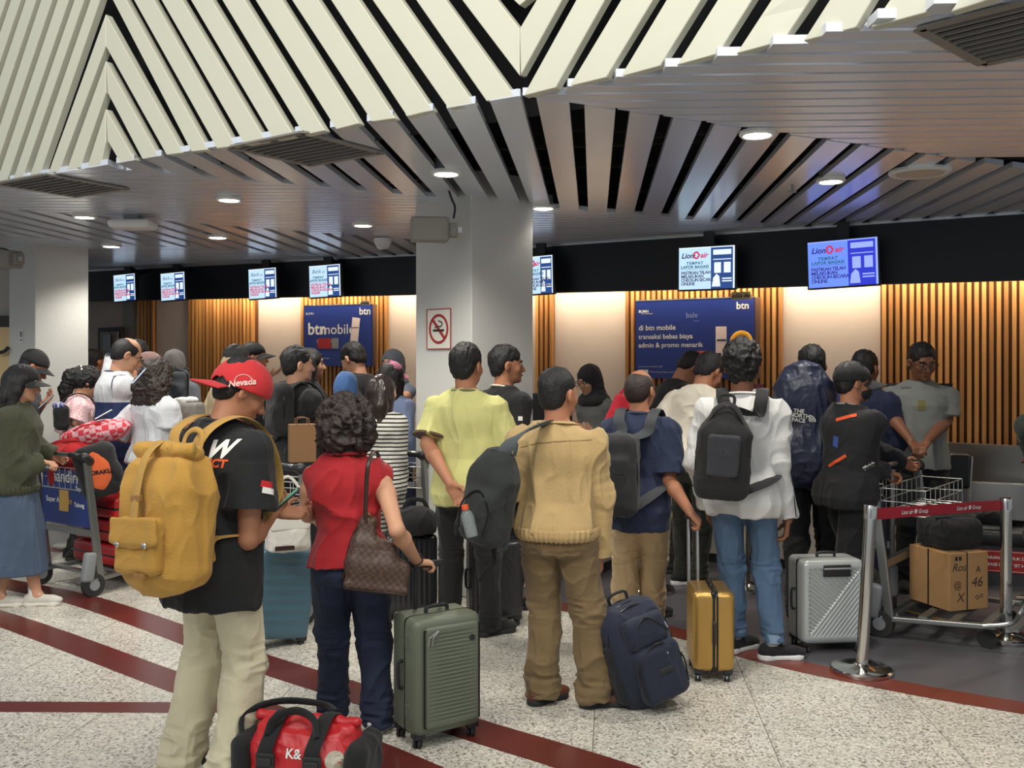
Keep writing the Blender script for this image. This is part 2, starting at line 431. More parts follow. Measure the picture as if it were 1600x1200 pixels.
for i in range(-11, 9):
    for j in range(1, 15):
        c = Vector((-.03, .55, 0))+TX*(i*T)+TD*(j*T); m_ = c+TX*T*.5+TD*T*.5
        if m_.y < 2.2 or abs(m_.x) > m_.y*.62+.9: continue
        if min(s4y(max(-14, min(12, m_.x+dx)))-m_.y-dy for dx in (-.4,.4) for dy in (-.6,)) < 0 : continue
        M = Matrix.Rotation(math.atan2(TX.y, TX.x), 4, 'Z')
        if tile_me is None: o = tile_mb.build('floor_tile', granite, fb); tile_me = o.data
        else: o = link('floor_tile', tile_me, None, fb)
        o.location = c; o.rotation_euler = (0, 0, math.atan2(TX.y, TX.x))
MB().prism([(x, y, .0) for x, y in S4]+[(12, 16.5, 0), (-14, 16.5, 0)], (0, 0, .001)).build('grey_floor_covering', greyfloor, fb)
def ribbon(name, pts, wd, m, z=.0005, th=.0015, parent=fb, cutend=False):
    pts = [Vector((p[0], p[1], 0)) for p in pts]; pts = spline(pts, 6); mb = MB(); L = []; Rr = []
    for i, p in enumerate(pts):
        t = (pts[min(i+1, len(pts)-1)]-pts[max(i-1, 0)]).normalized(); nn = Vector((-t.y, t.x, 0))
        L.append(p+nn*wd/2); Rr.append(p-nn*wd/2)
    n = len(pts); vs = [Vector((v.x, v.y, z)) for v in L+Rr]+[Vector((v.x, v.y, z+th)) for v in L+Rr]
    fs = []
    for i in range(n-1):
        fs += [(i, n+i, n+i+1, i+1), (2*n+i, 2*n+i+1, 3*n+i+1, 3*n+i), (i, i+1, 2*n+i+1, 2*n+i), (n+i+1, n+i, 3*n+i, 3*n+i+1)]
    fs += [(0, 2*n, 3*n, n), (n-1, 2*n-1, 4*n-1, 3*n-1)]
    return mb.add(vs, fs).build(name, m, parent)
ribbon('red_stripe', [(-7, 9.15), (-5.2, 8.25), (-4.05, 7.55), (-3.16, 7.0), (-2.25, 6.23), (-1.5, 5.55), (-.65, 4.87), (-.13, 4.45), (.355, 4.07), (1.0, 3.5), (1.7, 2.8)], .235, redstone)
ribbon('red_stripe', [(-5.6, 8.0), (-3.45, 6.47), (-1.92, 5.25), (-1.295, 4.77), (-.57, 4.18), (.1, 3.5), (.8, 2.7)], .215, redstone)
ribbon('red_stripe', [(-6.5, 4.82), (-4.5, 4.81), (-2.56, 4.79), (-1.77, 4.78), (-1.36, 4.78)], .145, redstone, z=.0002)
ribbon('red_border_stripe', S4[1:-1], .19, redstone2, z=.001)
ytape = mat('yellow_tape', S(196, 164, 70), .5)
ribbon('yellow_tape', [fl(1300, 925)[:2], fl(1380, 945)[:2], fl(1455, 964)[:2], fl(1560, 986)[:2]], .022, ytape, z=.0022, th=.0006)
# ================================================================ CEILING
cream = mat('cream_metal_slat', S(196, 194, 176), .42, var=.03, vscale=3)
greym = mat('grey_metal_slat', S(224, 229, 238), .22, .30, var=.05, vscale=2)
voidm = mat('black_void', (.004, .004, .005), .9)
ductm = mat('duct_grey', (.03, .03, .032), .7)
Ecurve = [(-14, 12.8), (.03, 4.443), (.547, 4.10), (1.11, 3.70), (1.54, 3.295), (1.9, 2.85), (2.2, 2.3), (2.4, 1.5)]
ceil = MB().prism([(x_+.25, y_+.38, ZC+.45) for x_, y_ in Ecurve]+[(14, 1.5, ZC+.45), (14, 18, ZC+.45), (-14, 18, ZC+.45)], (0, 0, .05)).build('ceiling', voidm); tag(ceil, kind='structure')
def clip_poly(poly, planes):     # planes: (point, inward normal)
    for p0, nn in planes:
        out = []
        for i in range(len(poly)):
            a, b_ = poly[i], poly[(i+1) % len(poly)]
            da = (a-p0).dot(nn); db = (b_-p0).dot(nn)
            if da >= 0: out.append(a)
            if (da >= 0) != (db >= 0): out.append(a+(b_-a)*(da/(da-db)))
        poly = out
        if len(poly) < 3: return []
    return poly
V2 = lambda x, y: Vector((x, y, 0))
def line(p, slope, above=True):  # half-plane above or below y = p.y + slope (x-p.x)
    n = Vector((-slope, 1, 0)).normalized(); return (V2(*p), n if above else -n)
EL = lambda above: line((.03, 4.443), -.596, above)
PL = lambda above: line((.10, 4.46), .508, above)
QL = lambda above: line((.30, 7.56), .53, above)
RL = lambda above: line((-1.01, 9.47), .61, above)
SL = lambda above: line((-3.3, 10.25), .60, above)
FASC = [(-13, 17.4, 2.58), (-5.54, 12.58, 2.55), (-3.09, 11.57, 2.52), (-1.08, 10.78, 2.50), (.234, 10.03, 2.46), (2.36, 8.84, 2.425), (4.17, 7.81, 2.398), (8.2, 5.5, 2.35)]
FL = line((.234, 10.06), -.57, False); FL2 = line((-5.54, 12.62), -.39, False)
def slat(poly, m, z=ZC, th=.035, name='ceiling_slat'):
    if len(poly) < 3: return
    ctr = sum(poly, Vector())/len(poly)
    if (abs(ctr.x) > ctr.y*.75+1.2 and len(poly) < 9 and all(abs(p.x) > p.y*.56+.9 for p in poly)) or ctr.y < 1.0: return
    if sum(((poly[i]-poly[i-1]).length for i in range(len(poly)))) < .12: return
    MB().prism([Vector((p.x, p.y, z)) for p in poly], (0, 0, th)).build(name, m, ceil)
def family(dirv, pitch, wid, planes, origin, rng, m, L=30, **kw):
    d = Vector((dirv[0], dirv[1], 0)).normalized(); nx = Vector((d.y, -d.x, 0))
    for k in range(*rng):
        c = V2(*origin)+nx*(k*pitch)
        poly = [c-d*L, c-d*L+nx*wid, c+d*L+nx*wid, c+d*L]
        slat(clip_poly(poly[::-1], planes), m, **kw)
D1 = (.085, 1); P1, W1 = .222, .150
# strip between E/P and Q (slats running in depth): phase from gap at px 888-913, y 160
g = cl(913, 160)
family(D1, P1, W1, [EL(True), line((0.02, 4.44), .508, True), QL(False), FL], (g.x, g.y), (-22, 30), greym)
g2 = cl(437, 282)
family((.115, 1), P1, W1, [RL(True), SL(False), EL(True), FL, FL2], (g2.x, g2.y), (-30, 26), greym)
# finely slatted fields
DT = (1, -.042); PT, WT = .1326, .106
a0 = cl(1200, 102)
family((1, .012), PT, WT, [EL(True), QL(True), RL(False), FL], (0, 4.4), (-70, 2), greym)
family((1, .012), PT, WT, [EL(True), SL(True), FL, FL2], (0, 4.4), (-110, 2), greym)
def e_at_y(y):
    for (x0, y0), (x1, y1) in zip(Ecurve, Ecurve[1:]):
        if y1 <= y <= y0: return x0+(x1-x0)*(y0-y)/(y0-y1)
for k in range(-24, 14):          # right-hand field: each slat starts at the stepped edge of the upright louvre or at the diagonal field
    y0 = a0.y+k*PT; sl = DT[1]
    xs = e_at_y(y0+.03) if y0 < 4.40 else None
    if xs is None: xs = (y0+.02-4.46)/.508+.05
    xs -= .02
    ys = lambda x: y0-a0.x*sl*0+sl*(x-a0.x)
    xe = y0*.62+1.3
    if xs > xe-.1: continue
    poly = [V2(xs, ys(xs)), V2(xe, ys(xe)), V2(xe, ys(xe)+WT), V2(xs, ys(xs)+WT)]
    slat(clip_poly(poly, [FL, line((.09, 4.46), .508, False)] if y0 < 99 else []), greym)
# hangers and pipes seen in the dark gaps
for i in range(26):
    x0 = random.uniform(-6, 5); y0 = max(4.443-.596*x0, 4.2+x0*-.3)+1.1+random.uniform(0, 3)
    MB().bar((x0-1.2, y0+random.uniform(-.3, .3), ZC+.12+random.random()*.2), (x0+1.2, y0+random.uniform(-.3, .3), ZC+.12+random.random()*.2), .03, .015).build('hanger_rail', ductm, ceil)
# upright louvre (faces the hall): curtain over the plan curve E
def curt(px, py, off=0.):
    dx = (px-CX)/FP; dz = (CY-py)/FP; best = None
    for (x0, y0), (x1, y1) in zip(Ecurve, Ecurve[1:]):
        # (t*dx, t) on the segment
        den = (x1-x0)-dx*(y1-y0)
        if abs(den) < 1e-9: continue
        s = (dx*y0-x0)/den; t = y0+s*(y1-y0)
        if -.001 <= s <= 1.001 and t > 0 and (best is None or t < best[0]):
            tg = Vector((x1-x0, y1-y0, 0)).normalized(); best = (t, Vector((-tg.y, tg.x, 0)) if tg.x > 0 else Vector((tg.y, -tg.x, 0)))
    t, nn = best
    if nn.y < 0: nn = -nn
    return Vector((t*dx, t, EH+t*dz))+nn*off
def louvre(l0, l1, r0, r1, seg=1, th=.05):
    """l0,l1: bottom and top of the left edge, r0,r1: of the right edge, as points of the photograph"""
    mb = MB(); rows = []
    for i in range(seg+1):
        t = i/seg; a = (l0[0]+(l1[0]-l0[0])*t, l0[1]+(l1[1]-l0[1])*t); b_ = (r0[0]+(r1[0]-r0[0])*t, r0[1]+(r1[1]-r0[1])*t)
        rows.append([curt(*a), curt(*b_), curt(*b_, off=th), curt(*a, off=th)])
    vs = [p for r in rows for p in r]; fs = []
    for i in range(seg):
        for k in range(4): fs.append((i*4+k, i*4+(k+1) % 4, i*4+4+(k+1) % 4, i*4+4+k))
    fs += [(0, 1, 2, 3), (seg*4+3, seg*4+2, seg*4+1, seg*4)]
    mb.add(vs, fs).build('louvre_slat', cream, bulk, bevel=.003, seg=1)
def ext(b_, t, y=-260):   # extend edge b->t up to y
    k = (y-b_[1])/(t[1]-b_[1]); return (b_[0]+(t[0]-b_[0])*k, y)
eb = []
mbk = MB()
for (x0, y0), (x1, y1) in zip(Ecurve[:1]+[(-6, 8.02)]+Ecurve[1:], [(-6, 8.02)]+Ecurve[1:]):
    pass
offp = []
for i, (x_, y_) in enumerate(Ecurve):
    q = Ecurve[min(i+1, len(Ecurve)-1)]; p = Ecurve[max(i-1, 0)]
    tg = Vector((q[0]-p[0], q[1]-p[1], 0)).normalized(); offp.append(Vector((x_, y_, 0))+Vector((-tg.y, tg.x, 0))*.42)
vs = []; fs = []
for p in offp: vs += [(p.x, p.y, ZC+.02), (p.x, p.y, 6.5)]
for i in range(len(offp)-1): fs.append((2*i, 2*i+2, 2*i+3, 2*i+1))
bulk = mbk.add(vs, fs).build('wall_bulkhead', voidm); tag(bulk, kind='structure')
RX = 165
# right of the ridge: gaps given as (bottom-left, top-left, bottom-right, top-right)
A2 = [((157, 255), (166, 222), (187, 253), (168, 220)), ((210, 249.5), (RX, 170), (222, 248), (RX+3, 145)), ((247, 244), (RX, 95), (260, 242), (RX, 72)), ((286, 239), (RX, 22), (299, 237), (RX+3, 0)),
      ((325, 234), (197, 0), (339, 232), (209, 0)), ((368, 228), (240, 0), (382, 226), (252, 0)), ((415, 220), (284, 0), (427, 218), (298, 0)),
      ((459, 213), (331, 0), (475, 211), (347, 0)), ((507, 204), (382, 0), (525, 202), (399, 0)), ((561, 193), (440, 0), (581, 190), (456, 0)),
      ((617, 185), (497, 0), (636, 182), (517, 0)), ((676, 172), (560, 0), (700, 169), (582, 0)), ((740, 161), (627, 0), (760, 158), (650, 0))]
def bot(p, n=0): return p
for i, g_ in enumerate(A2):
    nx_ = A2[i+1] if i+1 < len(A2) else None
    bl, tl, br, tr = g_
    if nx_ is None: continue
    l0, l1, r0, r1 = br, tr, nx_[0], nx_[1]
    if i == 0: l1 = (RX+3, 220)
    if i >= 3: l1 = ext(l0, l1) if i > 3 else ext(l0, (209-12, 0-20)) ; r1 = ext(r0, r1)
    if i == 3: l1 = ext(l0, (176, 0)); r1 = ext(r0, r1)
    louvre(l0, l1, r0, r1, 2)
louvre((760, 158), ext((760, 158), (650, 0)), (804, 150), ext((804, 142), (700, 0)), 3)
louvre((811.5, 118), ext((811.5, 118), (722, 0)), (811.5, 45), ext((811.5, 45), (777, 0)), 3)
louvre((811.5, 8), ext((811.5, 8), (803, 0)), (812, 8), ext((812, 8), (822, 0)), 3)
# left of the ridge
A1 = [((154, 257), (164, 222), (120, 262), (160, 157)), ]
LG = [((125, 262), (RX, 170), (136, 261), (RX, 145)), ((92, 268), (RX, 95), (104, 266), (RX, 72)), ((62, 273), (160, 5), (75, 271), (RX, 22)),
      ((35, 278), (131, 0), (46, 276), (141, 0)), ((10, 284), (107, 0), (20, 281), (116, 0)), ((-16, 288), (81, 0), (-6, 286), (90, 0)), ((-42, 292), (56, 0), (-31, 290), (64, 0)), ((-68, 296), (32, 0), (-58, 294), (40, 0)), ((-94, 300), (9, 0), (-84, 299), (17, 0)),
      ((-120, 304), (-17, 0), (-110, 303), (-8, 0)), ((-146, 308), (-42, 0), (-136, 307), (-33, 0)), ((-172, 313), (-68, 0), (-162, 311), (-59, 0))]
louvre((136, 261), (RX, 170), (157, 257), (RX, 222), 1)
for i in range(len(LG)-1):
    bl, tl, br, tr = LG[i]; nb = LG[i+1]
    r0, r1 = bl, tl; l0, l1 = nb[2], nb[3]
    if i == 0: r1, l1 = (RX, 145), (RX, 95)
    elif i == 1: r1, l1 = (RX, 72), (RX, 22)
    else: r1, l1 = ext(r0, r1 if i > 2 else (156, 0)), ext(l0, l1)
    louvre(l0, l1, r0, r1, 2)
# right of the valley: rising to the right, gaps (bottom-left, top-left, bottom-right, top-right)
A3 = [((811.5, 8), (822, 0), (811.5, 45), (838, 0)), ((813.5, 117), (878, 0), (817, 150), (900, 0)), ((868, 137), (945, 0), (889, 135), (970, 0)), ((947, 121), (1020, 0), (969, 120), (1041, 0)),
      ((1031, 103), (1095, 0), (1057, 102), (1121, 0)), ((1122, 84), (1175, 0), (1150, 84), (1205, 0)), ((1224, 64), (1266, 0), (1255, 64), (1296, 0)),
      ((1337, 43), (1362, 0), (1360, 43), (1390, 0)), ((1446, 20), (1462, 0), (1485, 19), (1497, 0)), ((1556, -4), (1570, -22), (1592, -5), (1606, -22)), ((1668, -30), (1682, -48), (1702, -31), (1716, -48))]
for i in range(len(A3)-1):
    g_, nx_ = A3[i], A3[i+1]
    l0, l1 = g_[2], ext(g_[2], g_[3]); r0, r1 = nx_[0], ext(nx_[0], nx_[1])
    louvre(l0, l1, r0, r1, 6)
# ================================================================ FASCIA AND WALL
fascm = mat('black_fascia', S(14, 16, 24), .45)
mb = MB()
for a, c in zip(FASC, FASC[1:]):
    a0_, c0_ = Vector(a), Vector(c); t = (c0_-a0_); t.z = 0; t.normalize(); n_ = Vector((-t.y, t.x, 0))*.06
    vs = [(a[0], a[1], a[2]), (c[0], c[1], c[2]), (c[0], c[1], ZC+.5), (a[0], a[1], ZC+.5)]
    vs = [Vector(v) for v in vs]; vs += [v+n_ for v in vs]
    mb.add(vs, [(0, 1, 2, 3), (7, 6, 5, 4), (0, 4, 5, 1), (3, 2, 6, 7)])
fas = mb.build('wall_fascia', fascm, fix=False); tag(fas, kind='structure')
mb = MB()
for a, c in zip(FASC, FASC[1:]): mb.bar((a[0], a[1]-.012, ZC-.004), (c[0], c[1]-.012, ZC-.004), .02, .02)
mb.build('edge_trim', alu, fas)
WO = .42
wallp = []      # wall line, set back from the fascia
for i, a in enumerate(FASC):
    q = FASC[min(i+1, len(FASC)-1)]; p = FASC[max(i-1, 0)]
    t = Vector((q[0]-p[0], q[1]-p[1], 0)).normalized(); wallp.append(Vector((a[0], a[1], 0))+Vector((-t.y, t.x, 0))*WO)
def wall_at(px):
    dx = (px-CX)/FP
    for a, c in zip(wallp, wallp[1:]):
        den = (c.x-a.x)-dx*(c.y-a.y); s = (dx*a.y-a.x)/den
        if 0 <= s <= 1:
            t = (c-a).normalized(); return a+(c-a)*s, t, Vector((t.y, -t.x, 0))   # point, along, towards the hall
    a, c = (wallp[0], wallp[1]) if px < 0 else (wallp[-2], wallp[-1]); t = (c-a).normalized(); return (wallp[0] if px < 0 else wallp[-1]).copy(), t, Vector((t.y, -t.x, 0))
beige = mat('beige_plaster', S(216, 200, 186), .85, var=.06, vscale=4, bump=.1, bscale=40)
greyw = mat('grey_plaster', S(176, 172, 164), .85, var=.04, vscale=4)
mb = MB(); 
for i, (a, c) in enumerate(zip(wallp, wallp[1:])):
    t = (c-a).normalized(); n_ = Vector((-t.y, t.x, 0))*.15
    vs = [a, c, c+Vector((0, 0, 3.4)), a+Vector((0, 0, 3.4))]; vs = vs+[v+n_ for v in vs]
    mb.add(vs, [(0, 1, 2, 3), (7, 6, 5, 4)], 0)
wb = mb.build('wall_back', beige, fix=False); tag(wb, kind='structure')
woodm = mat('oak_slat', S(206, 150, 86), .5, var=.28, vscale=5, stretch=(1, 1, .12)); woodd = mat('oak_slat_dark', S(176, 122, 66), .5, var=.28, vscale=5, stretch=(1, 1, .12))
backm = mat('slat_backing', S(112, 72, 38), .8)
def quad_wall(px0, px1, z0, z1, name, m, off=.01, th=.01, parent=wb):
    a, ta, na = wall_at(px0); c, tc_, nc = wall_at(px1)
    p = [a+na*off, c+nc*off, c+nc*(off+th), a+na*(off+th)]
    return MB().prism([Vector((q.x, q.y, z0)) for q in p], (0, 0, z1-z0)).build(name, m, parent)
woods = [(218, 245), (297, 404), (472, 607), (838, 867), (978, 1222), (1376, 1760)]
k = 0; pitch = .058
for x0, x1 in woods:
    a, _, _ = wall_at(x0); c, _, _ = wall_at(x1)
    quad_wall(x0, x1, .9, 3.0, 'slat_backing', backm, .005, .01)
    pts = [x0+(x1-x0)*i/400 for i in range(401)]; acc = pitch*.4; prev = None
    for px in pts:
        p, t, n_ = wall_at(px)
        if prev is not None: acc += (p-prev).length
        prev = p
        if acc >= pitch:
            acc -= pitch; hw = .0165
            q = [p-t*hw+n_*.016, p+t*hw+n_*.016, p+t*hw+n_*.060, p-t*hw+n_*.060]
            MB().prism([Vector((v.x, v.y, .95)) for v in q], (0, 0, 1.95)).build('wood_slat', woodm if random.random() < .6 else woodd, wb)
quad_wall(-400, 212, 0, 3.0, 'grey_wall_panel', greyw, .01, .03)
# cove light hidden behind the fascia
cove = mat('cove_led', (1, .8, .5), .5, emit=(1, .83, .62), estr=COVE_POWER)
for i, (a, c) in enumerate(zip(FASC[2:], FASC[3:])):
    a_, c_ = Vector(a), Vector(c); t = (c_-a_); t.z = 0; t.normalize(); n_ = Vector((-t.y, t.x, 0))
    o = MB().bar(a_+n_*.20+Vector((0, 0, .16)), c_+n_*.20+Vector((0, 0, .16)), .05, .02).build('cove_light_strip', cove, fas)
MB().bar(Vector(FASC[2])*.62+Vector(FASC[1])*.38+Vector((.06, .19, .16)), Vector(FASC[2])+Vector((.06, .19, .16)), .05, .02).build('cove_light_strip', cove, fas)
# doors on the left
dm = mat('door_grey', S(150, 142, 130), .6); dfm = mat('door_frame_dark', S(52, 46, 42), .6)
d1 = quad_wall(163, 198, 0, 2.22, 'door_1', dfm, .045, .05, None); tag(d1, kind='structure')
quad_wall(168, 194, 0, 2.16, 'door_leaf', dm, .096, .02, d1)
quad_wall(174, 184, 1.9, 2.12, 'glass_pane', mat('dark_glass', (.03, .035, .03), .15), .117, .01, d1)
a = at(-40, 572, 10.4); c = at(17, 572, 10.3)
ydoor = mat('yellow_door', S(206, 178, 128), .5)
d2 = MB().prism([(a.x, a.y, 0), (c.x, c.y, 0), (c.x, c.y+.06, 0), (a.x, a.y+.06, 0)], (0, 0, 2.2)).build('door_2', ydoor); tag(d2, kind='structure')
MB().prism([(a.x, a.y-.01, 2.12), (c.x, c.y-.01, 2.12), (c.x, c.y+.07, 2.12), (a.x, a.y+.07, 2.12)], (0, 0, .12)).build('door_frame', dfm, d2)
h_ = at(3, 550, 10.25); MB().tube([(h_.x-.03, h_.y, 1.84), (h_.x+.05, h_.y-.03, 1.86), (h_.x+.07, h_.y, 1.9)], .02).build('door_handle', blackp, d2)
d2.data.materials[0] = ydoor
ws = MB().prism([(-9.5, 10.5, 0), (c.x, c.y+.12, 0), (c.x, c.y+.3, 0), (-9.5, 10.7, 0)], (0, 0, 3.0)).build('wall_left', greyw); tag(ws, kind='structure')
# ================================================================ COLUMNS
colm = mat('white_painted_column', S(206, 205, 200), .7, var=.03, vscale=2.5, bump=.12, bscale=25)
def column(pl, pm, pr, dm_, z1=ZC+.2):
    c0 = at(pm, CY, dm_); c0.z = 0
    # directions from the near corner: left face and right face
    def hit(px, ang):
        dx = (px-CX)/FP; d = Vector((math.cos(ang), math.sin(ang), 0)); s = (dx*c0.y-c0.x)/(d.x-dx*d.y); return c0+d*s
    L_ = hit(pl, R(180-40)); Rr = hit(pr, R(28+12))
    B_ = L_+Rr-c0
    o = MB().prism([c0, Rr, B_, L_], (0, 0, z1)).build('column', colm, bevel=.008, seg=1)
    return tag(o, kind='structure'), c0, L_, Rr
col1, c1, c1L, c1R = column(649, 736.5, 833.5, 7.02)
col2, c2, c2L, c2R = column(14, 54, 138.5, 9.9)
for o, (c_, L_, R_) in ((col1, (c1, c1L, c1R)), (col2, (c2, c2L, c2R))): o.name = 'trim_column'
# ================================================================ CEILING FITTINGS
lampw = mat('lamp_white', (1, 1, 1), .5, emit=(1, .97, .90), estr=14); rimw = mat('lamp_rim', S(225, 225, 220), .4)
offw = mat('lamp_off_lens', S(196, 190, 178), .4)
def downlight(px, py, r=.085, on=True, label='', pw=1.):
    c = cl(px, py, ZC-.012)
    e_ = empty('downlight', c, label=label, cat='ceiling light', group='round downlights in the slatted ceiling')
    MB().lathe([(r*.86, -.012), (r, -.016), (r*1.12, -.004), (r*1.1, .012)], 28).build('rim', rimw, e_, smooth=True)
    MB().lathe([(0.001, -.013), (r*.84, -.013), (r*.84, -.006)], 28).build('diffuser', lampw if on else offw, e_)
    MB().lathe([(r*.9, .012), (r*.9, .09)], 16).build('housing', greyp, e_)
    if on:
        l = bpy.data.lights.new('downlight_lamp', 'SPOT'); l.energy = SPOT_POWER*pw; l.spot_size = R(130); l.spot_blend = .8; l.color = (1, .95, .86); l.shadow_soft_size = r
        o = bpy.data.objects.new('downlight_lamp', l); COL.objects.link(o); o.parent = e_; o.location = (0, 0, -.05)
downlight(697, 270, .088, label='lit round downlight just in front of the middle column')
downlight(358, 311, .085, label='lit round downlight between the two columns, second row back from the white louvres')
downlight(132, 338, .085, label='lit round downlight nearest the left end, before the left column')
downlight(567, 351, .085, label='lit round downlight left of the wall speaker on the middle column')
downlight(174, 384, .09, label='lit round downlight over the two leftmost screens')
downlight(340, 370, .09, label='small lit round downlight above the third screen from the left')
downlight(1183, 209, .085, label='lit round downlight at the corner of the diagonal slats, right of the middle column')
downlight(1298, 282, .085, label='lit round downlight in the bluish glow above the far right screen')
downlight(849, 324, .085, label='lit round downlight peeping out behind the right edge of the middle column', pw=.3)
downlight(1437, 269, .17, False, label='larger unlit round ceiling fitting above the far right')
ventm = mat('vent_grey', S(140, 136, 130), .5, .3)
def vent(c4, label, z=ZC-.010):
    P = [cl(*p, z=z) for p in c4]; c = sum(P, Vector())/4
    e_ = empty('ceiling_vent', c, label=label, cat='vent', group='square air vents in the ceiling')
    ux = ((P[1]-P[0])+(P[2]-P[3])).normalized(); uy = Vector((-ux.y, ux.x, 0)); s = .30
    M = Matrix((ux, uy, Vector((0, 0, 1)))).transposed().to_4x4()
    mb = MB()
    for a_, b_ in (((-s, -s), (s, -s)), ((s, -s), (s, s)), ((s, s), (-s, s)), ((-s, s), (-s, -s))): mb.bar(M@Vector((*a_, 0)), M@Vector((*b_, 0)), .045, .010)
    mb.build('vent_frame', ventm, e_)
    for k_ in range(9):
        y_ = -s+.06+k_*.06; MB().bar(M@Vector((-s+.02, y_, .0)), M@Vector((s-.02, y_, 0)), .012, .012).build('vent_blade', ventm, e_)
    MB().box((-s, -s, .007), (s, s, .0095), M).build('vent_back', voidm, e_)
    return c
vent([(402, 240), (500, 221), (559, 229), (460, 247)], 'square slatted air vent hanging below the diagonal slats left of the middle column')
vent([(50, 293), (100, 284), (146, 289), (90, 298)], 'square air vent low in the tight grey slats at the far left')
vent([(1546, 38), (1610, 22), (1700, 48), (1620, 66)], 'square air vent cut by the upper right corner')
# ceiling air unit / access point, dome camera, sprinklers
c = cl(208, 340, ZC-.02)
e_ = empty('wireless_access_point', c, label='white box unit hung under the ceiling before the left column', cat='ceiling device')
rbox('body', (.17, .12, .035), .03, whitep, e_, disp=None, loc=(0, 0, -.06)); MB().box((-.06, -.05, -.03), (.06, .05, .02)).build('bracket', greyp, e_)
c = cl(598, 373, ZC-.01)
e_ = empty('dome_camera', c, label='white dome camera under the ceiling left of the wall speaker', cat='camera')
MB().lathe([(.085, 0), (.085, -.03), (.055, -.09), (.04, -.1), (.001, -.1)], 20).build('housing', whitep, e_, smooth=True)
for (px, py, lb) in ((536, 362, 'small sprinkler head near the fourth screen from the left'), (296, 376, 'small sprinkler head below the slats right of the left column'), (1238, 288, 'small sprinkler head left of the bluish lit downlight')):
    c = cl(px, py, ZC); e_ = empty('sprinkler', c, label=lb, cat='sprinkler')
    MB().cyl((0, 0, .02), (0, 0, -.05), .008).lathe([(.001, -.052), (.03, -.055), (.03, -.05)], 12).build('head', greyp, e_)
# ================================================================ SPEAKERS AND SIGNS ON COLUMNS
spk = mat('speaker_grey', S(150, 146, 136), .55)
def wall_speaker(px, py, d, label, ang):
    c = at(px, py, d); e_ = empty('wall_speaker', c, rz=ang, label=label, cat='speaker')
    rbox('cabinet', (.135, .09, .085), .02, spk, e_)
    MB().box((.135, -.05, -.05), (.20, .05, .05)).build('driver_back', spk, e_, bevel=.01)
    MB().box((.13, -.03, -.02), (.23, .0, .02)).cyl((.17, -.03, 0), (.17, -.05, 0), .012).build('bracket', alu, e_)
    return e_
e_ = wall_speaker(671, 359, 6.85, 'grey box speaker on the left face of the middle column', R(8))
MB().tube(spline([(.17, -.03, .08), (.18, -.03, .16), (.15, -.02, .24), (.10, .02, .42)], 5), .008).build('cable', blackp, e_)
e_ = wall_speaker(10, 406, 9.4, 'grey box speaker on the left column at the left picture edge', R(-25))
MB().tube(spline([(.15, 0, .05), (-.1, 0, .12), (-.5, .1, .10)], 5), .008).build('cable', blackp, e_)
signw = mat('sign_white', S(222, 218, 206), .5); signk = mat('sign_black', S(24, 22, 24), .5); signr = mat('sign_red', S(158, 36, 34), .5)
c = at(687, 515, 6.98)
tl = (c1L-c1).normalized(); nl = Vector((tl.y, -tl.x, 0)); nl = nl if nl.y < 0 else -nl
def on_face(px, base, t, n_):
    dx = (px-CX)/FP; s = (dx*base.y-base.x)/(t.x-dx*t.y); return base+t*s
cc = on_face(687, c1, tl, nl)+nl*.004; dd = cc.y; cc.z = EH+(CY-514)*dd/FP
sign = empty('no_smoking_sign', cc, label='white no smoking sign with a red ring on the middle column', cat='sign', rot=Matrix((-tl, -tl.cross(nl).normalized()*0+Vector((0, 0, 1)), nl)).transposed().to_euler())
sx = abs((on_face(669, c1, tl, nl)-on_face(706, c1, tl, nl)).length)/2; sy = 31*dd/FP
MB().box((-sx, -sy, 0), (sx, sy, .006)).build('board', signw, sign)
mb = MB()
for a_, b_ in (((-sx, -sy), (sx, -sy)), ((sx, -sy), (sx, sy)), ((sx, sy), (-sx, sy)), ((-sx, sy), (-sx, -sy))): mb.bar((*a_, .007), (*b_, .007), .006, .006, up=(0, 0, 1))
mb.build('edge', signr, sign)
rr = sx*.74; ring = [(rr*math.cos(a), rr*1.0*math.sin(a)*1.12, .008) for a in [i*math.pi/16 for i in range(32)]]
MB().tube(ring, .010, 6, True, flat=.3, up=(0, 0, 1)).bar((-rr*.7, rr*.8, .009), (rr*.7, -rr*.8, .009), .02, .004, up=(0, 0, 1)).build('ring', signr, sign)
MB().box((-sx*.46, -sy*.12, .008), (sx*.46, -sy*.02, .011)).tube(spline([(-sx*.3, sy*.05, .009), (-sx*.1, sy*.15, .009), (sx*.2, sy*.12, .009), (sx*.3, sy*.3, .009), (0, sy*.42, .009)], 5), .004, 5).build('cigarette', signk, sign)
tl2 = (c2L-c2).normalized(); nl2 = Vector((tl2.y, -tl2.x, 0)); nl2 = nl2 if nl2.y < 0 else -nl2
cc = on_face(34, c2, tl2, nl2)+nl2*.004; cc.z = EH+(CY-525)*cc.y/FP
s2 = empty('notice_sheet', cc, label='small printed notice on the left column', cat='sign', rot=Matrix((-tl2, Vector((0, 0, 1)), nl2)).transposed().to_euler())
MB().box((-.05, -.07, 0), (.05, .07, .003)).build('sheet', signw, s2); MB().box((-.03, -.01, .003), (.03, .05, .005)).box((-.035, -.05, .003), (.035, -.035, .005)).build('print', greyp, s2)
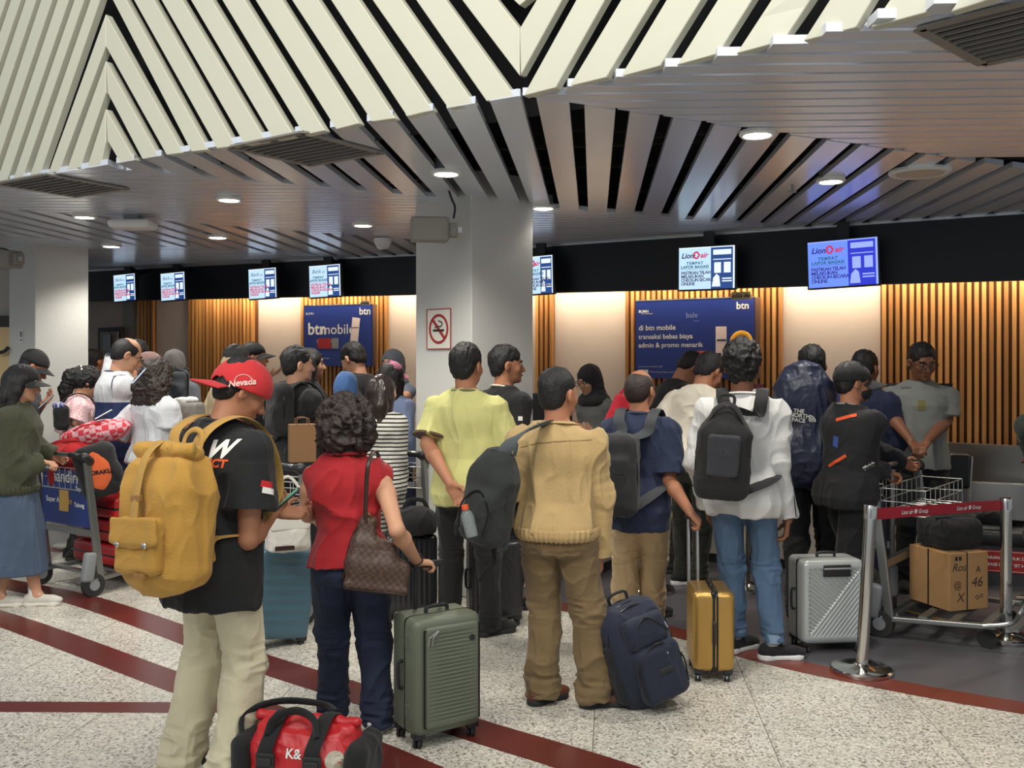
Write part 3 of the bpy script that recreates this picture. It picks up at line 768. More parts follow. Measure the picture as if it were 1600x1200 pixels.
# ================================================================ PEOPLE
def skin(name, rgb): return mat('skin_'+name, S(*rgb), .5, var=.07, vscale=14, bump=.06, bscale=180, spec=.35)
SK = skin('tan', (164, 112, 84)); SKL = skin('light', (196, 146, 116)); SKD = skin('brown', (128, 84, 62))
hairk = mat('black_hair', S(17, 14, 14), .6, var=.4, vscale=60, bump=.5, bscale=120)
hairb = mat('dark_brown_hair', S(42, 30, 25), .55, var=.45, vscale=45, bump=.5, bscale=110)
eyew = mat('eye_white', S(176, 168, 160), .35); lipm = mat('lips', S(150, 84, 74), .5)
def np3(v): return np.array([v[0], v[1], v[2]], float)
def ik(a, b, l1, l2, pole):
    a = Vector(a); b = Vector(b); d = (b-a).length
    if d > (l1+l2)*.999: s_ = d/(l1+l2)*1.002; l1 *= s_; l2 *= s_
    u = (b-a).normalized(); x = (l1*l1-l2*l2+d*d)/(2*d); h = math.sqrt(max(l1*l1-x*x, 0))
    p = Vector(pole); p = p-u*p.dot(u); p = p.normalized() if p.length > 1e-5 else Vector((0, 0, 0))
    return a+u*x+p*h
def hand_sdf(s, wr, hd, pn, k, side, curl=.3, spread=1.):
    hd = Vector(hd).normalized(); pn = Vector(pn); pn = (pn-hd*pn.dot(hd)).normalized(); lat = hd.cross(pn)*side   # lat points to the thumb side
    Rm = np.array(Matrix((lat, hd, pn)).transposed())
    c = Vector(wr)+hd*.045*k
    s.box(np3(c), (.037*k, .047*k, .0135*k), .012*k, Rm, k=.012)
    ln = [.070, .080, .074, .056]
    for i in range(4):
        o = (.027-.018*i); base = Vector(wr)+hd*(.086-.004*abs(i-1.2))*k+lat*o*k
        pts = [base]; ang = 0
        for j, f in enumerate((.45, .32, .23)):
            ang += curl*R(62 if j else 48); dv = hd*math.cos(ang)+pn*math.sin(ang)+lat*(.08*(1.2-i))*spread*(1 if j == 0 else 0)
            pts.append(pts[-1]+dv.normalized()*ln[i]*f*k*1.05)
        s.path([np3(p) for p in pts], [.0095*k, .0090*k, .0084*k, .0074*k], k=.004)
    b = Vector(wr)+hd*.026*k+lat*.026*k+pn*.006*k; m_ = b+(hd*.62+lat*.62+pn*(.25+curl*.4)).normalized()*.036*k; e_ = m_+(hd*.85+lat*(.25-.5*curl)+pn*(.2+curl*.6)).normalized()*.032*k
    s.path([np3(b), np3(m_), np3(e_)], [.015*k, .0105*k, .0088*k], k=.008)
TM = [(.78, .150, .105, -.005), (.86, .168, .122, -.012), (.95, .160, .112, -.005), (1.06, .146, .100, 0), (1.18, .158, .108, .004), (1.29, .172, .115, .004), (1.36, .160, .104, -.004), (1.41, .115, .080, -.012), (1.455, .062, .056, -.015)]
TF = [(.78, .158, .110, -.008), (.86, .172, .128, -.016), (.95, .155, .112, -.006), (1.06, .128, .094, 0), (1.18, .140, .106, .010), (1.29, .152, .112, .008), (1.36, .140, .094, -.004), (1.41, .098, .070, -.012), (1.455, .052, .050, -.015)]
class P:
    def __init__(s, label, px, d, top, yaw, vox=.009, build=1., fem=False, lean=0, side=0, twist=0, hyaw=0, hpitch=0, sk=None, H=None, group=None, hx=0., hb=1.08):
        s.d = d; s.sk = sk or SK; s.vox = vox; s.build = build; s.fem = fem; s.hb = hb
        s.x = (px-CX)*d/FP; s.H = H or (EH+(CY-top)*d/FP); s.k = k = s.H/1.70; s.yaw = R(yaw)
        s.root = empty('person', (s.x, d, 0), rz=s.yaw, label=label, cat='person', group=group)
        piv = Matrix.Translation((0, 0, .93*k)); s.M = piv @ Matrix.Rotation(R(side), 4, 'Y') @ Matrix.Rotation(-R(lean), 4, 'X') @ Matrix.Rotation(R(twist), 4, 'Z') @ piv.inverted()
        s.lean = lean
        s.hp = s.M @ Vector((0, .005+hx, 1.482*k)); s.HR = Matrix.Rotation(R(hyaw), 3, 'Z') @ Matrix.Rotation(-R(hpitch), 3, 'X')
        sh = (.160 if fem else .182)*(.6+.4*build); s.shx = sh
        s.sh = {1: s.M @ Vector((sh*k, -.008*k, 1.345*k)), -1: s.M @ Vector((-sh*k, -.008*k, 1.345*k))}
        s.arm = {}; s.handspec = {}; s.legs = {}
        s.bare = False
        for sd in (1, -1): s.setarm(sd); s.setleg(sd)
    def L(s, q):
        if q is None: return None
        if max(abs(q[0]), abs(q[1])) > 5:
            v = at(q[0], q[1], s.d+(q[2] if len(q) > 2 else 0))-Vector((s.x, s.d, 0)); return Matrix.Rotation(-s.yaw, 3, 'Z') @ v
        return Vector(q)*s.k
    def world(s, v): return Matrix.Rotation(s.yaw, 3, 'Z') @ Vector(v)+Vector((s.x, s.d, 0))
    def setarm(s, sd, wrist=None, elbow=None, hd=None, pn=None, curl=.35, pole=None):
        k = s.k; S_ = s.sh[sd]
        W = s.L(wrist) if wrist else s.M @ Vector(((s.shx+.045)*sd*k, .03*k, .845*k))
        E = s.L(elbow) if elbow else ik(S_, W, .285*k, .25*k, pole or (.35*sd, -.9, -.15))
        s.arm[sd] = (S_, E, W); h = Vector(hd) if hd else (W-E)
        s.handspec[sd] = (h, Vector(pn) if pn else Vector((-sd, 0, .1)), curl)
        return s
    def setleg(s, sd, foot=None, toe=0, knee=(.05, 1, 0)):
        k = s.k
        if foot is None: f = Vector((.105*sd*k, 0, 0))
        elif max(abs(foot[0]), abs(foot[1])) > 5: w_ = fl(foot[0], foot[1]); f = Matrix.Rotation(-s.yaw, 3, 'Z') @ (w_-Vector((s.x, s.d, 0)))
        else: f = Vector((foot[0], foot[1], 0))*k
        A = Vector((f.x, f.y, .085*k)); Hp = Vector((.088*sd*k, 0, .90*k)); K = ik(Hp, A, .43*k, .40*k, (knee[0]*sd, knee[1], 0))
        s.legs[sd] = (Hp, K, A, toe if foot is not None else 8*sd*-1)
        return s
    def hpt(s, c): return np3(s.hp+s.HR @ (Vector(c)*s.k*s.hb))
    def tab(s, z0, z1, grow=0., src=None, hem=None):
        t = np.array(src if src is not None else (TF if s.fem else TM)); zs = np.unique(np.concatenate([[z0, z1], t[(t[:, 0] > z0) & (t[:, 0] < z1), 0]]))
        o = np.stack([zs]+[np.interp(zs, t[:, 0], t[:, i]) for i in (1, 2, 3)], 1)
        b = s.build; o[:, 1] = o[:, 1]*(.35+.65*b)+grow; o[:, 2] = o[:, 2]*(b if b > 1 else (.3+.7*b))+grow
        if z0 < .78:
            pass
        return o*s.k
    def body(s, face=False, legs=False, mouth=True):
        k = s.k; g = SDF(s.vox); Rh = np.array(s.HR); kk = k*s.hb
        r = lambda *a: tuple(x*kk for x in a)
        g.ell(s.hpt((0, -.008, .128)), r(.074, .093, .090), Rh)
        g.ell(s.hpt((0, .030, .085)), r(.061, .062, .085), Rh, k=.025); g.ell(s.hpt((0, .045, .030)), r(.044, .042, .034), Rh, k=.025)
        g.ell(s.hpt((0, .074, .012)), r(.020, .020, .018), Rh, k=.015)
        g.cap(s.hpt((0, .088, .108)), s.hpt((0, .108, .072)), .008*kk, .013*kk, k=.010); g.ell(s.hpt((0, .098, .068)), r(.018, .012, .009), Rh, k=.008)
        g.ell(s.hpt((0, .080, .126)), r(.048, .014, .012), Rh, k=.012)
        for sd in (1, -1):
            g.ell(s.hpt((.031*sd, .098, .106)), r(.017, .014, .010), Rh, k=.008, sub=True)
            g.ell(s.hpt((.040*sd, .062, .075)), r(.020, .020, .022), Rh, k=.02)
            ear = np.array(s.HR @ Matrix.Rotation(R(18)*sd, 3, 'Z') @ Matrix.Rotation(R(-10), 3, 'X'))
            g.ell(s.hpt((.080*sd, -.006, .095)), r(.009, .020, .032), ear, k=.006); g.ell(s.hpt((.086*sd, .002, .097)), r(.006, .009, .016), ear, k=.004, sub=True)
        g.ell(s.hpt((0, .090, .042)), r(.023, .010, .008), Rh, k=.006); g.ell(s.hpt((0, .106, .046)), r(.020, .006, .0025), Rh, k=.003, sub=True)
        nb = s.M @ Vector((0, -.012*k, 1.42*k))
        g.cap(np3(nb), s.hpt((0, -.018, .06)), .060*k*(.5+.5*s.build), .054*kk, k=.03)
        g.slices(s.tab(.95, 1.43, -.012), np.array(s.M), k=.03)
        for sd in (1, -1):
            S_, E, W = s.arm[sd]; b = (.5+.5*s.build)*(.88 if s.fem else 1)
            g.cap(np3(s.M @ Vector((.05*sd*k, -.01*k, 1.41*k))), np3(S_), .045*k, .050*k*b, k=.03)
            m1 = S_.lerp(E, .4)
            g.cap(np3(S_), np3(m1), .053*k*b, .050*k*b, k=.02); g.cap(np3(m1), np3(E), .050*k*b, .039*k*b, k=.02)
            m2 = E.lerp(W, .28); g.cap(np3(E), np3(m2), .040*k*b, .043*k*b, k=.015); g.cap(np3(m2), np3(W), .043*k*b, .026*k*b, k=.02)
            h, pn, curl = s.handspec[sd]; hand_sdf(g, W, h, pn, k*(.92 if s.fem else 1), sd, curl)
            if legs:
                Hp, K, A, toe = s.legs[sd]
                g.cap(np3(Hp), np3(K), .078*k, .052*k, k=.03); g.cap(np3(K), np3(K.lerp(A, .3)), .050*k, .054*k); g.cap(np3(K.lerp(A, .3)), np3(A), .054*k, .036*k); g.cap(np3(A), np3(A+Vector((0, .03, -.03))), .036*k, .035*k)
        if legs: g.slices(s.tab(.80, 1.0, -.012), k=.03)
        s.skin_o = g.build('body', s.sk, s.root, smooth_iter=1)
        if face:
            for sd in (1, -1):
                e = MB().lathe([(0.0001, -.0095), (.0068, -.0068), (.0095, 0), (.0068, .0068), (.0001, .0095)], 12).build('eye', eyew, s.root, smooth=True); e.location = s.hp+s.HR @ (Vector((.031*sd, .081, .106))*kk); e.scale = (kk,)*3
                e = MB().lathe([(0.0001, -.006), (.0060, -.004), (.0060, .004), (.0001, .006)], 10).build('iris', blackp, s.root); e.location = s.hp+s.HR @ (Vector((.031*sd, .090, .105))*kk)
                mb = MB().tube([s.hpt((.016*sd, .0935, .124)), s.hpt((.032*sd, .092, .130)), s.hpt((.050*sd, .078, .124))], .0045*kk, 6); mb.build('eyebrow', hairk, s.root)
            MB().tube([s.hpt((-.021, .092, .044)), s.hpt((0, .1005, .043)), s.hpt((.021, .092, .044))], [.002*kk, .005*kk, .002*kk], 6).build('lips', lipm, s.root, smooth=True)
        return s
    # ---- hair and headgear
    def hair(s, kind='short', m=None, amp=1., vox=None):
        m = m or hairk; g = SDF(vox or max(.006, s.vox*.85)); Rh = np.array(s.HR); kk = s.k*s.hb; r = lambda *a: tuple(x*kk for x in a)
        nape = np3(s.HR @ Vector((0, .35, -1))); seed = random.randint(0, 999)
        if kind in ('short', 'fade', 'bald', 'curlytop'):
            zt = {'short': .144, 'fade': .146, 'bald': .125, 'curlytop': .152}[kind]; gr = {'short': 1, 'fade': .985, 'bald': .97, 'curlytop': 1.08}[kind]
            g.ell(s.hpt((0, -.014, zt)), r(.081*gr, .102*gr, .090*gr), Rh); g.ell(s.hpt((0, -.050, .085)), r(.066, .050, .065), Rh, k=.03)
            g.ell(s.hpt((0, .122, .066)), r(.10, .088, .108), Rh, k=.006, sub=True)
            for sd in (1, -1): g.ell(s.hpt((.084*sd, .004, .080)), r(.022, .028, .040), Rh, k=.006, sub=True)
            if kind == 'bald': g.ell(s.hpt((0, .035, .225)), r(.058, .10, .055), Rh, k=.012, sub=True)
            g.cut(s.hpt((0, -.09, .026)), nape)
            a = {'short': (.0045, .004), 'fade': (.002, .002), 'bald': (.001, .001), 'curlytop': (.010, .008)}[kind]
        elif kind == 'bigcurl':
            g.ell(s.hpt((0, -.02, .130)), r(.118, .118, .112), Rh); g.ell(s.hpt((0, -.035, .06)), r(.118, .090, .085), Rh, k=.04)
            g.ell(s.hpt((0, .125, .060)), r(.075, .075, .09), Rh, k=.01, sub=True); a = (.022, .013)
        elif kind in ('long', 'wavy', 'ponytail'):
            g.ell(s.hpt((0, -.016, .132)), r(.088, .106, .096), Rh)
            if kind == 'ponytail':
                g.ell(s.hpt((0, -.05, .085)), r(.072, .05, .065), Rh, k=.03)
                g.path([s.hpt(p) for p in ((0, -.10, .14), (0, -.135, .08), (-.01, -.12, -.03), (-.02, -.09, -.12))], [.045*kk, .055*kk, .045*kk, .02*kk], k=.03)
            else:
                ln = -.16 if kind == 'wavy' else -.22; wd = .062 if kind == 'wavy' else .05
                for x_ in (-.055, 0, .055): g.path([s.hpt((x_, -.05-(.03 if x_ == 0 else 0), .10)), s.hpt((x_*1.2, -.07, 0)), s.hpt((x_*1.25, -.065, ln*.6)), s.hpt((x_*1.1, -.06, ln))], [.055*kk, wd*kk, wd*kk*.8, .022*kk], k=.03)
                for sd in (1, -1): g.path([s.hpt((.070*sd, .005, .13)), s.hpt((.082*sd, .0, .05)), s.hpt((.078*sd, -.01, -.05)), s.hpt((.07*sd, -.01, ln*.7))], [.032*kk, .030*kk, .028*kk, .014*kk], k=.02)
            g.ell(s.hpt((0, .125, .060)), r(.072, .078, .105), Rh, k=.01, sub=True)
            a = (.012, .008) if kind == 'wavy' else ((.003, .0015) if kind == 'long' else (.010, .008))
        def dz(Pt, N, a=a):
            if kind in ('bigcurl', 'curlytop', 'wavy', 'ponytail'):
                n1 = 1-np.abs(vnoise(Pt, 26, seed))*2; n2_ = 1-np.abs(vnoise(Pt, 55, seed+1))*2
                return Pt+N*(a[0]*n1+a[1]*n2_)[:, None]*amp
            st = np.array([1, 1, .2]) if kind == 'long' else np.array([1, .35, .35])
            return Pt+N*(a[0]*vnoise(Pt*st, 60, seed)+a[1]*vnoise(Pt*st, 110, seed+1))[:, None]*amp
        s.hair_o = g.build('hair', m, s.root, disp=dz, smooth_iter=1)
        return s
    def curls(s, n=150, m=None, rad=.112):
        mb = MB(); rnd = random.Random(5); kk = s.k
        for i in range(n):
            th = rnd.uniform(0, 2*math.pi); ph = rnd.uniform(-.55, 1.45); dv = Vector((math.cos(th)*math.cos(ph), math.sin(th)*math.cos(ph), math.sin(ph)))
            if dv.y > .35 and ph < .7: continue
            c = Vector((0, -.02, .115))+Vector((dv.x*rad*1.02, dv.y*rad, dv.z*rad*.98)); t = dv.cross(Vector((rnd.uniform(-1, 1), rnd.uniform(-1, 1), rnd.uniform(-1, 1)))).normalized(); u = dv.cross(t)
            pts = []; rr = rnd.uniform(.007, .014); L = rnd.uniform(.02, .05)
            for j in range(11):
                a = j*.85; pts.append(s.hpt(c+t*(rr*math.cos(a))+dv*(rr*math.sin(a)+.004)+(u*.5+Vector((0, 0, -.8)))*L*(j/10-.5)))
            mb.tube(pts, .0028*kk, 5)
        o = mb.build('curls', m or hairk, s.root, smooth=True); o['kind'] = 'stuff'; return s
    def hijab(s, m, cape=True):
        g = SDF(max(.008, s.vox)); Rh = np.array(s.HR); kk = s.k*s.hb; r = lambda *a: tuple(x*kk for x in a)
        g.ell(s.hpt((0, -.012, .125)), r(.088, .110, .104), Rh); g.cap(s.hpt((0, -.03, .07)), s.hpt((0, -.02, -.02)), .085*kk, .088*kk, k=.04)
        sl = np3(s.M @ Vector((0, 0, 1.40*s.k)))
        g.ell(sl, (.17*s.k, .125*s.k, .075*s.k), np.array(s.M.to_3x3()), k=.06)
        if cape: g.cap(sl, np3(s.M @ Vector((0, .06*s.k, 1.28*s.k))), .12*s.k, .06*s.k, k=.05)
        g.ell(s.hpt((0, .120, .082)), r(.054, .060, .074), Rh, k=.008, sub=True)
        g.build('hijab', m, s.root, disp=lambda Pt, N: Pt+N*folds(Pt, .006, 14, 3, (1, 1, .5))[:, None]); return s
    def cap(s, m, back=False, yaw=None, mb_=None, tall=1., brimlen=.085, flatb=False, drop=0., big=1., pitch=0):
        g = SDF(max(.006, s.vox*.9)); kk = s.k*s.hb; r = lambda *a: tuple(x*kk*big for x in a)
        ya = yaw if yaw is not None else (180 if back else 0)
        HRc = s.HR @ Matrix.Rotation(R(pitch), 3, 'X'); CR = HRc @ Matrix.Rotation(R(ya), 3, 'Z'); cen = s.hp+s.HR @ (Vector((0, -.01, .13))*kk); cp = lambda v: cen+CR @ (Vector((v[0]*big, v[1]*big, (v[2]-.13)*big-drop))*kk)
        g.ell(np3(cp((0, 0, .142))), r(.088, .104, .088*tall), np.array(CR)); g.cut(np3(cp((0, 0, .128))), np3(CR @ Vector((0, .12, -1))))
        g.ell(np3(s.hp+s.HR @ (Vector((0, -.01, .118-drop))*kk)), r(.079, .094, .080), np.array(s.HR), k=.004, sub=True)
        s.cap_o = g.build('cap_crown', m, s.root, smooth_iter=2)
        MB().lathe([(0.0001, .008), (.008, .004), (.009, 0), (.0001, -.002)], 10).build('cap_button', m, s.root, loc=cp((0, 0, .142+.088*tall)))
        vs = []; nu, nv = 14, 5
        for top_ in (1, 0):
            for j in range(nv+1):
                for i in range(nu+1):
                    u = i/nu*2-1; a = u*R(68); rr_ = 1+(j/nv)*(brimlen/.104)*math.cos(a*.95)
                    x_ = math.sin(a)*.086*rr_ if j else math.sin(a)*.084; y_ = math.cos(a)*(.100+brimlen*j/nv) if j else math.cos(a)*.098
                    z_ = .140-(.010 if flatb else .034)*(u*u)-(.012 if flatb else .020)*(j/nv)-.004*(1-top_)
                    vs.append(cp((x_, y_, z_)))
        n1 = (nu+1)*(nv+1); fs = []
        for t in (0, 1):
            for j in range(nv):
                for i in range(nu):
                    q = [t*n1+j*(nu+1)+i, t*n1+j*(nu+1)+i+1, t*n1+(j+1)*(nu+1)+i+1, t*n1+(j+1)*(nu+1)+i]; fs.append(q if t else q[::-1])
        rim = [i for i in range(nu+1)]+[j*(nu+1)+nu for j in range(1, nv+1)]+[nv*(nu+1)+i for i in range(nu-1, -1, -1)]+[j*(nu+1) for j in range(nv-1, 0, -1)]
        for a_, b_ in zip(rim, rim[1:]+rim[:1]): fs.append((a_, b_, b_+n1, a_+n1))
        MB().add(vs, fs).build('cap_brim', mb_ or m, s.root, smooth=True); return s
    def glasses(s, m=None):
        kk = s.k*s.hb; mb = MB()
        for sd in (1, -1):
            mb.tube([s.hpt((.033*sd+.024*math.cos(a), .112, .104+.018*math.sin(a))) for a in [i*math.pi/7 for i in range(14)]], .0022*kk, 5, True)
            mb.tube([s.hpt((.056*sd, .110, .108)), s.hpt((.078*sd, .08, .110)), s.hpt((.084*sd, -.01, .108))], .0022*kk, 5)
        mb.tube([s.hpt((-.010, .112, .106)), s.hpt((0, .116, .109)), s.hpt((.010, .112, .106))], .002*kk, 5).build('spectacles', m or blackp, s.root); return s
    def mask(s, m):
        g = SDF(.006); Rh = np.array(s.HR); kk = s.k*s.hb
        g.ell(s.hpt((0, .055, .050)), (.062*kk, .060*kk, .050*kk), Rh); g.cut(s.hpt((0, .02, .05)), np3(s.HR @ Vector((0, -1, 0)))); g.build('face_mask', m, s.root); return s
    # ---- clothes
    def top(s, m, sleeve='short', hem=.84, loose=.014, seed=None, fold=.011, collar=None, cuff=None, sl_len=.62, flare=0., name='shirt', vox=None, band=None, colh=1., puff=0., stretch=(1, 1, .5), ffreq=8.):
        k = s.k; g = SDF(vox or s.vox); seed = seed if seed is not None else random.randint(0, 999)
        t = s.tab(hem, 1.455, loose)
        # ease at the waist so cloth hangs from chest to hem
        z = t[:, 0]/k; ch = np.interp(1.25, z, t[:, 1]); cd = np.interp(1.25, z, t[:, 2]); low = z < 1.2
        t[low, 1] = np.maximum(t[low, 1], ch*(.93+flare*(1.2-z[low]))); t[low, 2] = np.maximum(t[low, 2], cd*(.95+flare*(1.2-z[low])))
        hip = z < .97; t[hip, 1] += .012*k; t[hip, 2] += .022*k; t[hip, 3] -= .010*k
        Mn = np.array(s.M)
        if abs(s.lean) < 28 or hem > .88: g.slices(t, Mn, k=.03)
        else: g.slices(t[t[:, 0] >= .87*k], Mn, k=.03)
        g.ell(np3(s.M @ Vector((0, -.045*k, 1.30*k))), ((.150*s.build+loose)*k, (.075*s.build+loose)*k, .13*k), Mn[:3, :3], k=.04)
        for sd in (1, -1):
            S_, E, W = s.arm[sd]; b = (.5+.5*s.build)*(.9 if s.fem else 1); lo = loose*.8
            a0 = s.M @ Vector((.050*sd*k, -.016*k, 1.410*k))
            g.cap(np3(a0), np3(S_), .036*k+lo*.5, .052*k*b+lo*.6, k=.04)
            if sleeve == 'none': continue
            if sleeve == 'short':
                e = S_.lerp(E, sl_len); g.cap(np3(S_), np3(S_.lerp(E, sl_len*.5)), .056*k*b+lo, .058*k*b+lo, k=.03); g.flat(np3(S_.lerp(E, .15)), np3(e), .056*k*b+lo, .060*k*b+lo+.006+puff, k=.02)
            else:
                g.cap(np3(S_), np3(E), .057*k*b+lo, .050*k*b+lo+puff, k=.03); w_ = E.lerp(W, .97)
                g.flat(np3(E), np3(w_), .050*k*b+lo+puff, .036*k*b+lo+puff*.4, k=.02); g.cap(np3(E.lerp(W, -.02)), np3(E.lerp(W, .1)), .049*k*b+lo+puff, k=.02)
        hz = np3(s.hp)
        def dz(Pt, N):
            f = folds(Pt, fold, ffreq, seed, stretch)
            for sd in (1, -1):      # creases gathered at the elbow
                E = np3(s.arm[sd][1]); dd = np.linalg.norm(Pt-E, axis=1)
                if sleeve in ('long',): f = f+.005*np.exp(-(dd/.09)**2)*np.sin(dd*170)
            return Pt+N*f[:, None]
        o = g.build(name, m, s.root, disp=dz, smooth_iter=1); s.top_o = o
        if collar is not None:
            cm = collar if not isinstance(collar, bool) else m
            rr = .074*k*(.55+.45*s.build); nbz = 1.432*k; pts = [s.M @ Vector((rr*math.cos(a), rr*.95*math.sin(a)-.012*k, nbz+.012*k*(1-math.sin(a)))) for a in [i*math.pi/10 for i in range(20)]]
            MB().tube(pts, .021*k*colh, 8, True, flat=.42/colh*max(1, colh*.6), up=tuple((s.M.to_3x3() @ Vector((0, 0, 1))))).build('collar', cm, s.root, smooth=True)
        if cuff is not None:
            for sd in (1, -1):
                S_, E, W = s.arm[sd]; b = (.5+.5*s.build)*(.9 if s.fem else 1)
                a, c = (S_.lerp(E, sl_len-.05), S_.lerp(E, sl_len+.01)) if sleeve == 'short' else (E.lerp(W, .86), E.lerp(W, .99))
                r0 = (.060*k*b+loose*.8+.010+puff) if sleeve == 'short' else .039*k*b+loose*.8+puff*.4
                MB().cyl(a, c, r0, r0, 18).build('cuff', cuff, s.root, smooth=True)
        if band is not None:
            bt = np.array([(hem-.035, 0, 0, 0), (hem+.03, 0, 0, 0)]); w0 = np.interp(hem*k, t[:, 0], t[:, 1]); d0 = np.interp(hem*k, t[:, 0], t[:, 2]); c0_ = np.interp(hem*k, t[:, 0], t[:, 3])
            b_ = SDF(s.vox).slices([((hem-.045)*k, w0*.93, d0*.93, c0_), ((hem-.02)*k, w0+.002, d0+.002, c0_), ((hem+.015)*k, w0+.004, d0+.004, c0_)], Mn, k=.01)
            b_.build('waistband', band, s.root, disp=lambda Pt, N: Pt+N*(.004*np.sin(np.arctan2(Pt[:, 1], Pt[:, 0])*46))[:, None])
        return s
    def trousers(s, m, w=1., waist=.95, fold=.011, seed=None, bottom=.055, ank=.032, cuff=None, vox=None, name='trousers', short=None, bulge=0., wcut=None):
        k = s.k; g = SDF(vox or s.vox); seed = seed if seed is not None else random.randint(0, 999)
        waist = min(waist, wcut) if wcut else waist; t = s.tab(.80, waist, .003); t[:, 1] *= 1.0; g.slices(t, k=.03)
        for sd in (1, -1):
            Hp, K, A, toe = s.legs[sd]; b = (.5+.5*s.build)*w
            g.ell(np3(Hp+Vector((-.006*sd*k, -.040*k, -.02*k))), (.080*k*(.5+.5*s.build), .083*k*(.5+.5*s.build), .10*k), k=.04)
            g.cap(np3(Hp), np3(K), .090*k*b, .068*k*b, k=.022)
            end = Vector((A.x, A.y, ank*k)) if short is None else K.lerp(A, short)
            g.flat(np3(K), np3(end), .067*k*b, bottom*k*max(b, .9) if bottom < .08 else bottom*k, k=.02); g.cap(np3(K.lerp(A, -.03)), np3(K.lerp(A, .3)), .066*k*b, (.066*k*b+bottom*k)/2, k=.02)
        def dz(Pt, N):
            zk = Pt[:, 2]/k; low = np.exp(-((zk-.10)/.10)**2)+.7*np.exp(-((zk-.48)/.07)**2)+.5*np.exp(-((zk-.80)/.06)**2)
            f = folds(Pt, fold, 8, seed, (1, 1, .45))+low*fold*.9*(1-2*np.abs(vnoise(Pt*np.array([.5, .5, 1.6]), 22, seed+2)))
            return Pt+N*f[:, None]
        s.tr_o = g.build(name, m, s.root, disp=dz, smooth_iter=1)
        if cuff:
            for sd in (1, -1):
                A = s.legs[sd][2]; MB().cyl((A.x, A.y, ank*k-.002), (A.x, A.y, ank*k+.045*k), bottom*k*1.06, bottom*k*1.06, 20).build('turned_up_cuff', cuff, s.root, smooth=True)
        return s
    def skirt(s, m, z0=.3, z1=1.0, w0=.24, d0=.17, name='skirt', fold=.010):
        k = s.k; g = SDF(s.vox*1.1); g.slices([(z0*k, w0*k, d0*k, 0), (.55*k, (w0*.6+.08)*k, (d0*.6+.07)*k, 0), (.86*k, .185*k*s.build, .145*k*s.build, -.01), (z1*k, .150*k*s.build, .115*k*s.build, 0)])
        g.build(name, m, s.root, disp=lambda Pt, N: Pt+N*folds(Pt, fold, 10, 4, (1, 1, .12))[:, None]); return s
    def shoes(s, m, sole=None, style='sneaker', lace=None, sock=None):
        k = s.k; sole = sole or blackr
        for sd in (1, -1):
            A = s.legs[sd][2]; toe = R(s.legs[sd][3]); Mt = Matrix.Translation((A.x, A.y, 0)) @ Matrix.Rotation(toe, 4, 'Z')
            q = lambda *v: np3(Mt @ (Vector(v)*k))
            Rt = np.array(Mt.to_3x3())
            g = SDF(.0075).ell(q(0, -.045, .045), (.035*k, .040*k, .042*k), Rt).cap(q(0, -.02, .050), q(0, .10, .040), .037*k, .034*k, k=.03).ell(q(0, .135, .036), (.040*k, .050*k, .028*k), Rt, k=.03)
            g.cap(q(0, -.02, .05), q(0, -.005, .080), .036*k, .034*k, k=.02).cut(q(0, 0, .020), (0, 0, -1)); o = g.build('shoe', m, s.root, smooth_iter=1)
            g = SDF(.007).flat(q(0, -.045, .0), q(0, -.045, .030), .041*k, k=.01).flat(q(0, .13, 0), q(0, .13, .028), .044*k, k=.01).box(q(0, .045, .014), (.036*k, .09*k, .014*k), .008, Rt, k=.02); g.build('sole', sole, o)
            if lace:
                mb = MB()
                for j in range(4): y_ = .03+.02*j; mb.tube([q(-.022, y_, .078-.010*j), q(0, y_+.006, .087-.011*j), q(.022, y_, .078-.010*j)], .003, 5)
                mb.tube([q(0, .02, .09), q(.03, .01, .10), q(.03, .04, .085), q(0, .025, .09), q(-.03, .01, .10), q(-.03, .04, .085)], .0025, 5).build('lace', lace, o)
            if sock: MB().cyl(q(0, -.01, .08), q(0, -.01, .15), .040*k, .042*k, 16).build('sock', sock, s.root, smooth=True)
        return s
    def print_on(s, name, me, target, px, py, up=(0, 0, 1), dirw=None, m=None, lift=.003, rot=0.):
        """lettering printed on clothing, placed from the side the picture shows"""
        o = s.L((px, py, -.5)); cam_l = Matrix.Rotation(-s.yaw, 3, 'Z') @ (Vector((0, 0, EH))-Vector((s.x, s.d, 0)))
        p1 = s.L((px, py, 0.)); dr = (p1-cam_l).normalized()
        n = -dr; upv = Vector(up); upv = Matrix.Rotation(R(rot), 3, n) @ upv
        bm = bmesh.new(); tb = bmesh.new(); tb.from_mesh(target.data); bvh = BVHTree.FromBMesh(tb); tb.free(); bm.free()
        hit, nn, i, dd = bvh.ray_cast(p1-dr*1.2, dr, 3.)
        if hit is None: hit = p1; nn = n
        return wrap_on(name, me, target, hit, -nn.lerp(n, .4).normalized(), upv, m, s.root, lift)
# ================================================================ THE CROWD
def split_mat(name, lo, hi, z, blur=0):
    m = mat(name, lo, .85, bump=.3, bscale=150); nt, b = nodes(m)
    tc = nt.nodes.new('ShaderNodeTexCoord'); sp = nt.nodes.new('ShaderNodeSeparateXYZ'); nt.links.new(tc.outputs['Object'], sp.inputs[0])
    g_ = nt.nodes.new('ShaderNodeMath'); g_.operation = 'GREATER_THAN'; g_.inputs[1].default_value = z; nt.links.new(sp.outputs[2], g_.inputs[0])
    mx = nt.nodes.new('ShaderNodeMix'); mx.data_type = 'RGBA'; mx.inputs[6].default_value = (*lo, 1); mx.inputs[7].default_value = (*hi, 1)
    nt.links.new(g_.outputs[0], mx.inputs[0]); nt.links.new(mx.outputs[2], b.inputs['Base Color']); return m
def denim(name, rgb):
    m = mat(name, S(*rgb), .8, var=.35, vscale=5, bump=.4, bscale=220, stretch=(1, 1, .5)); return m
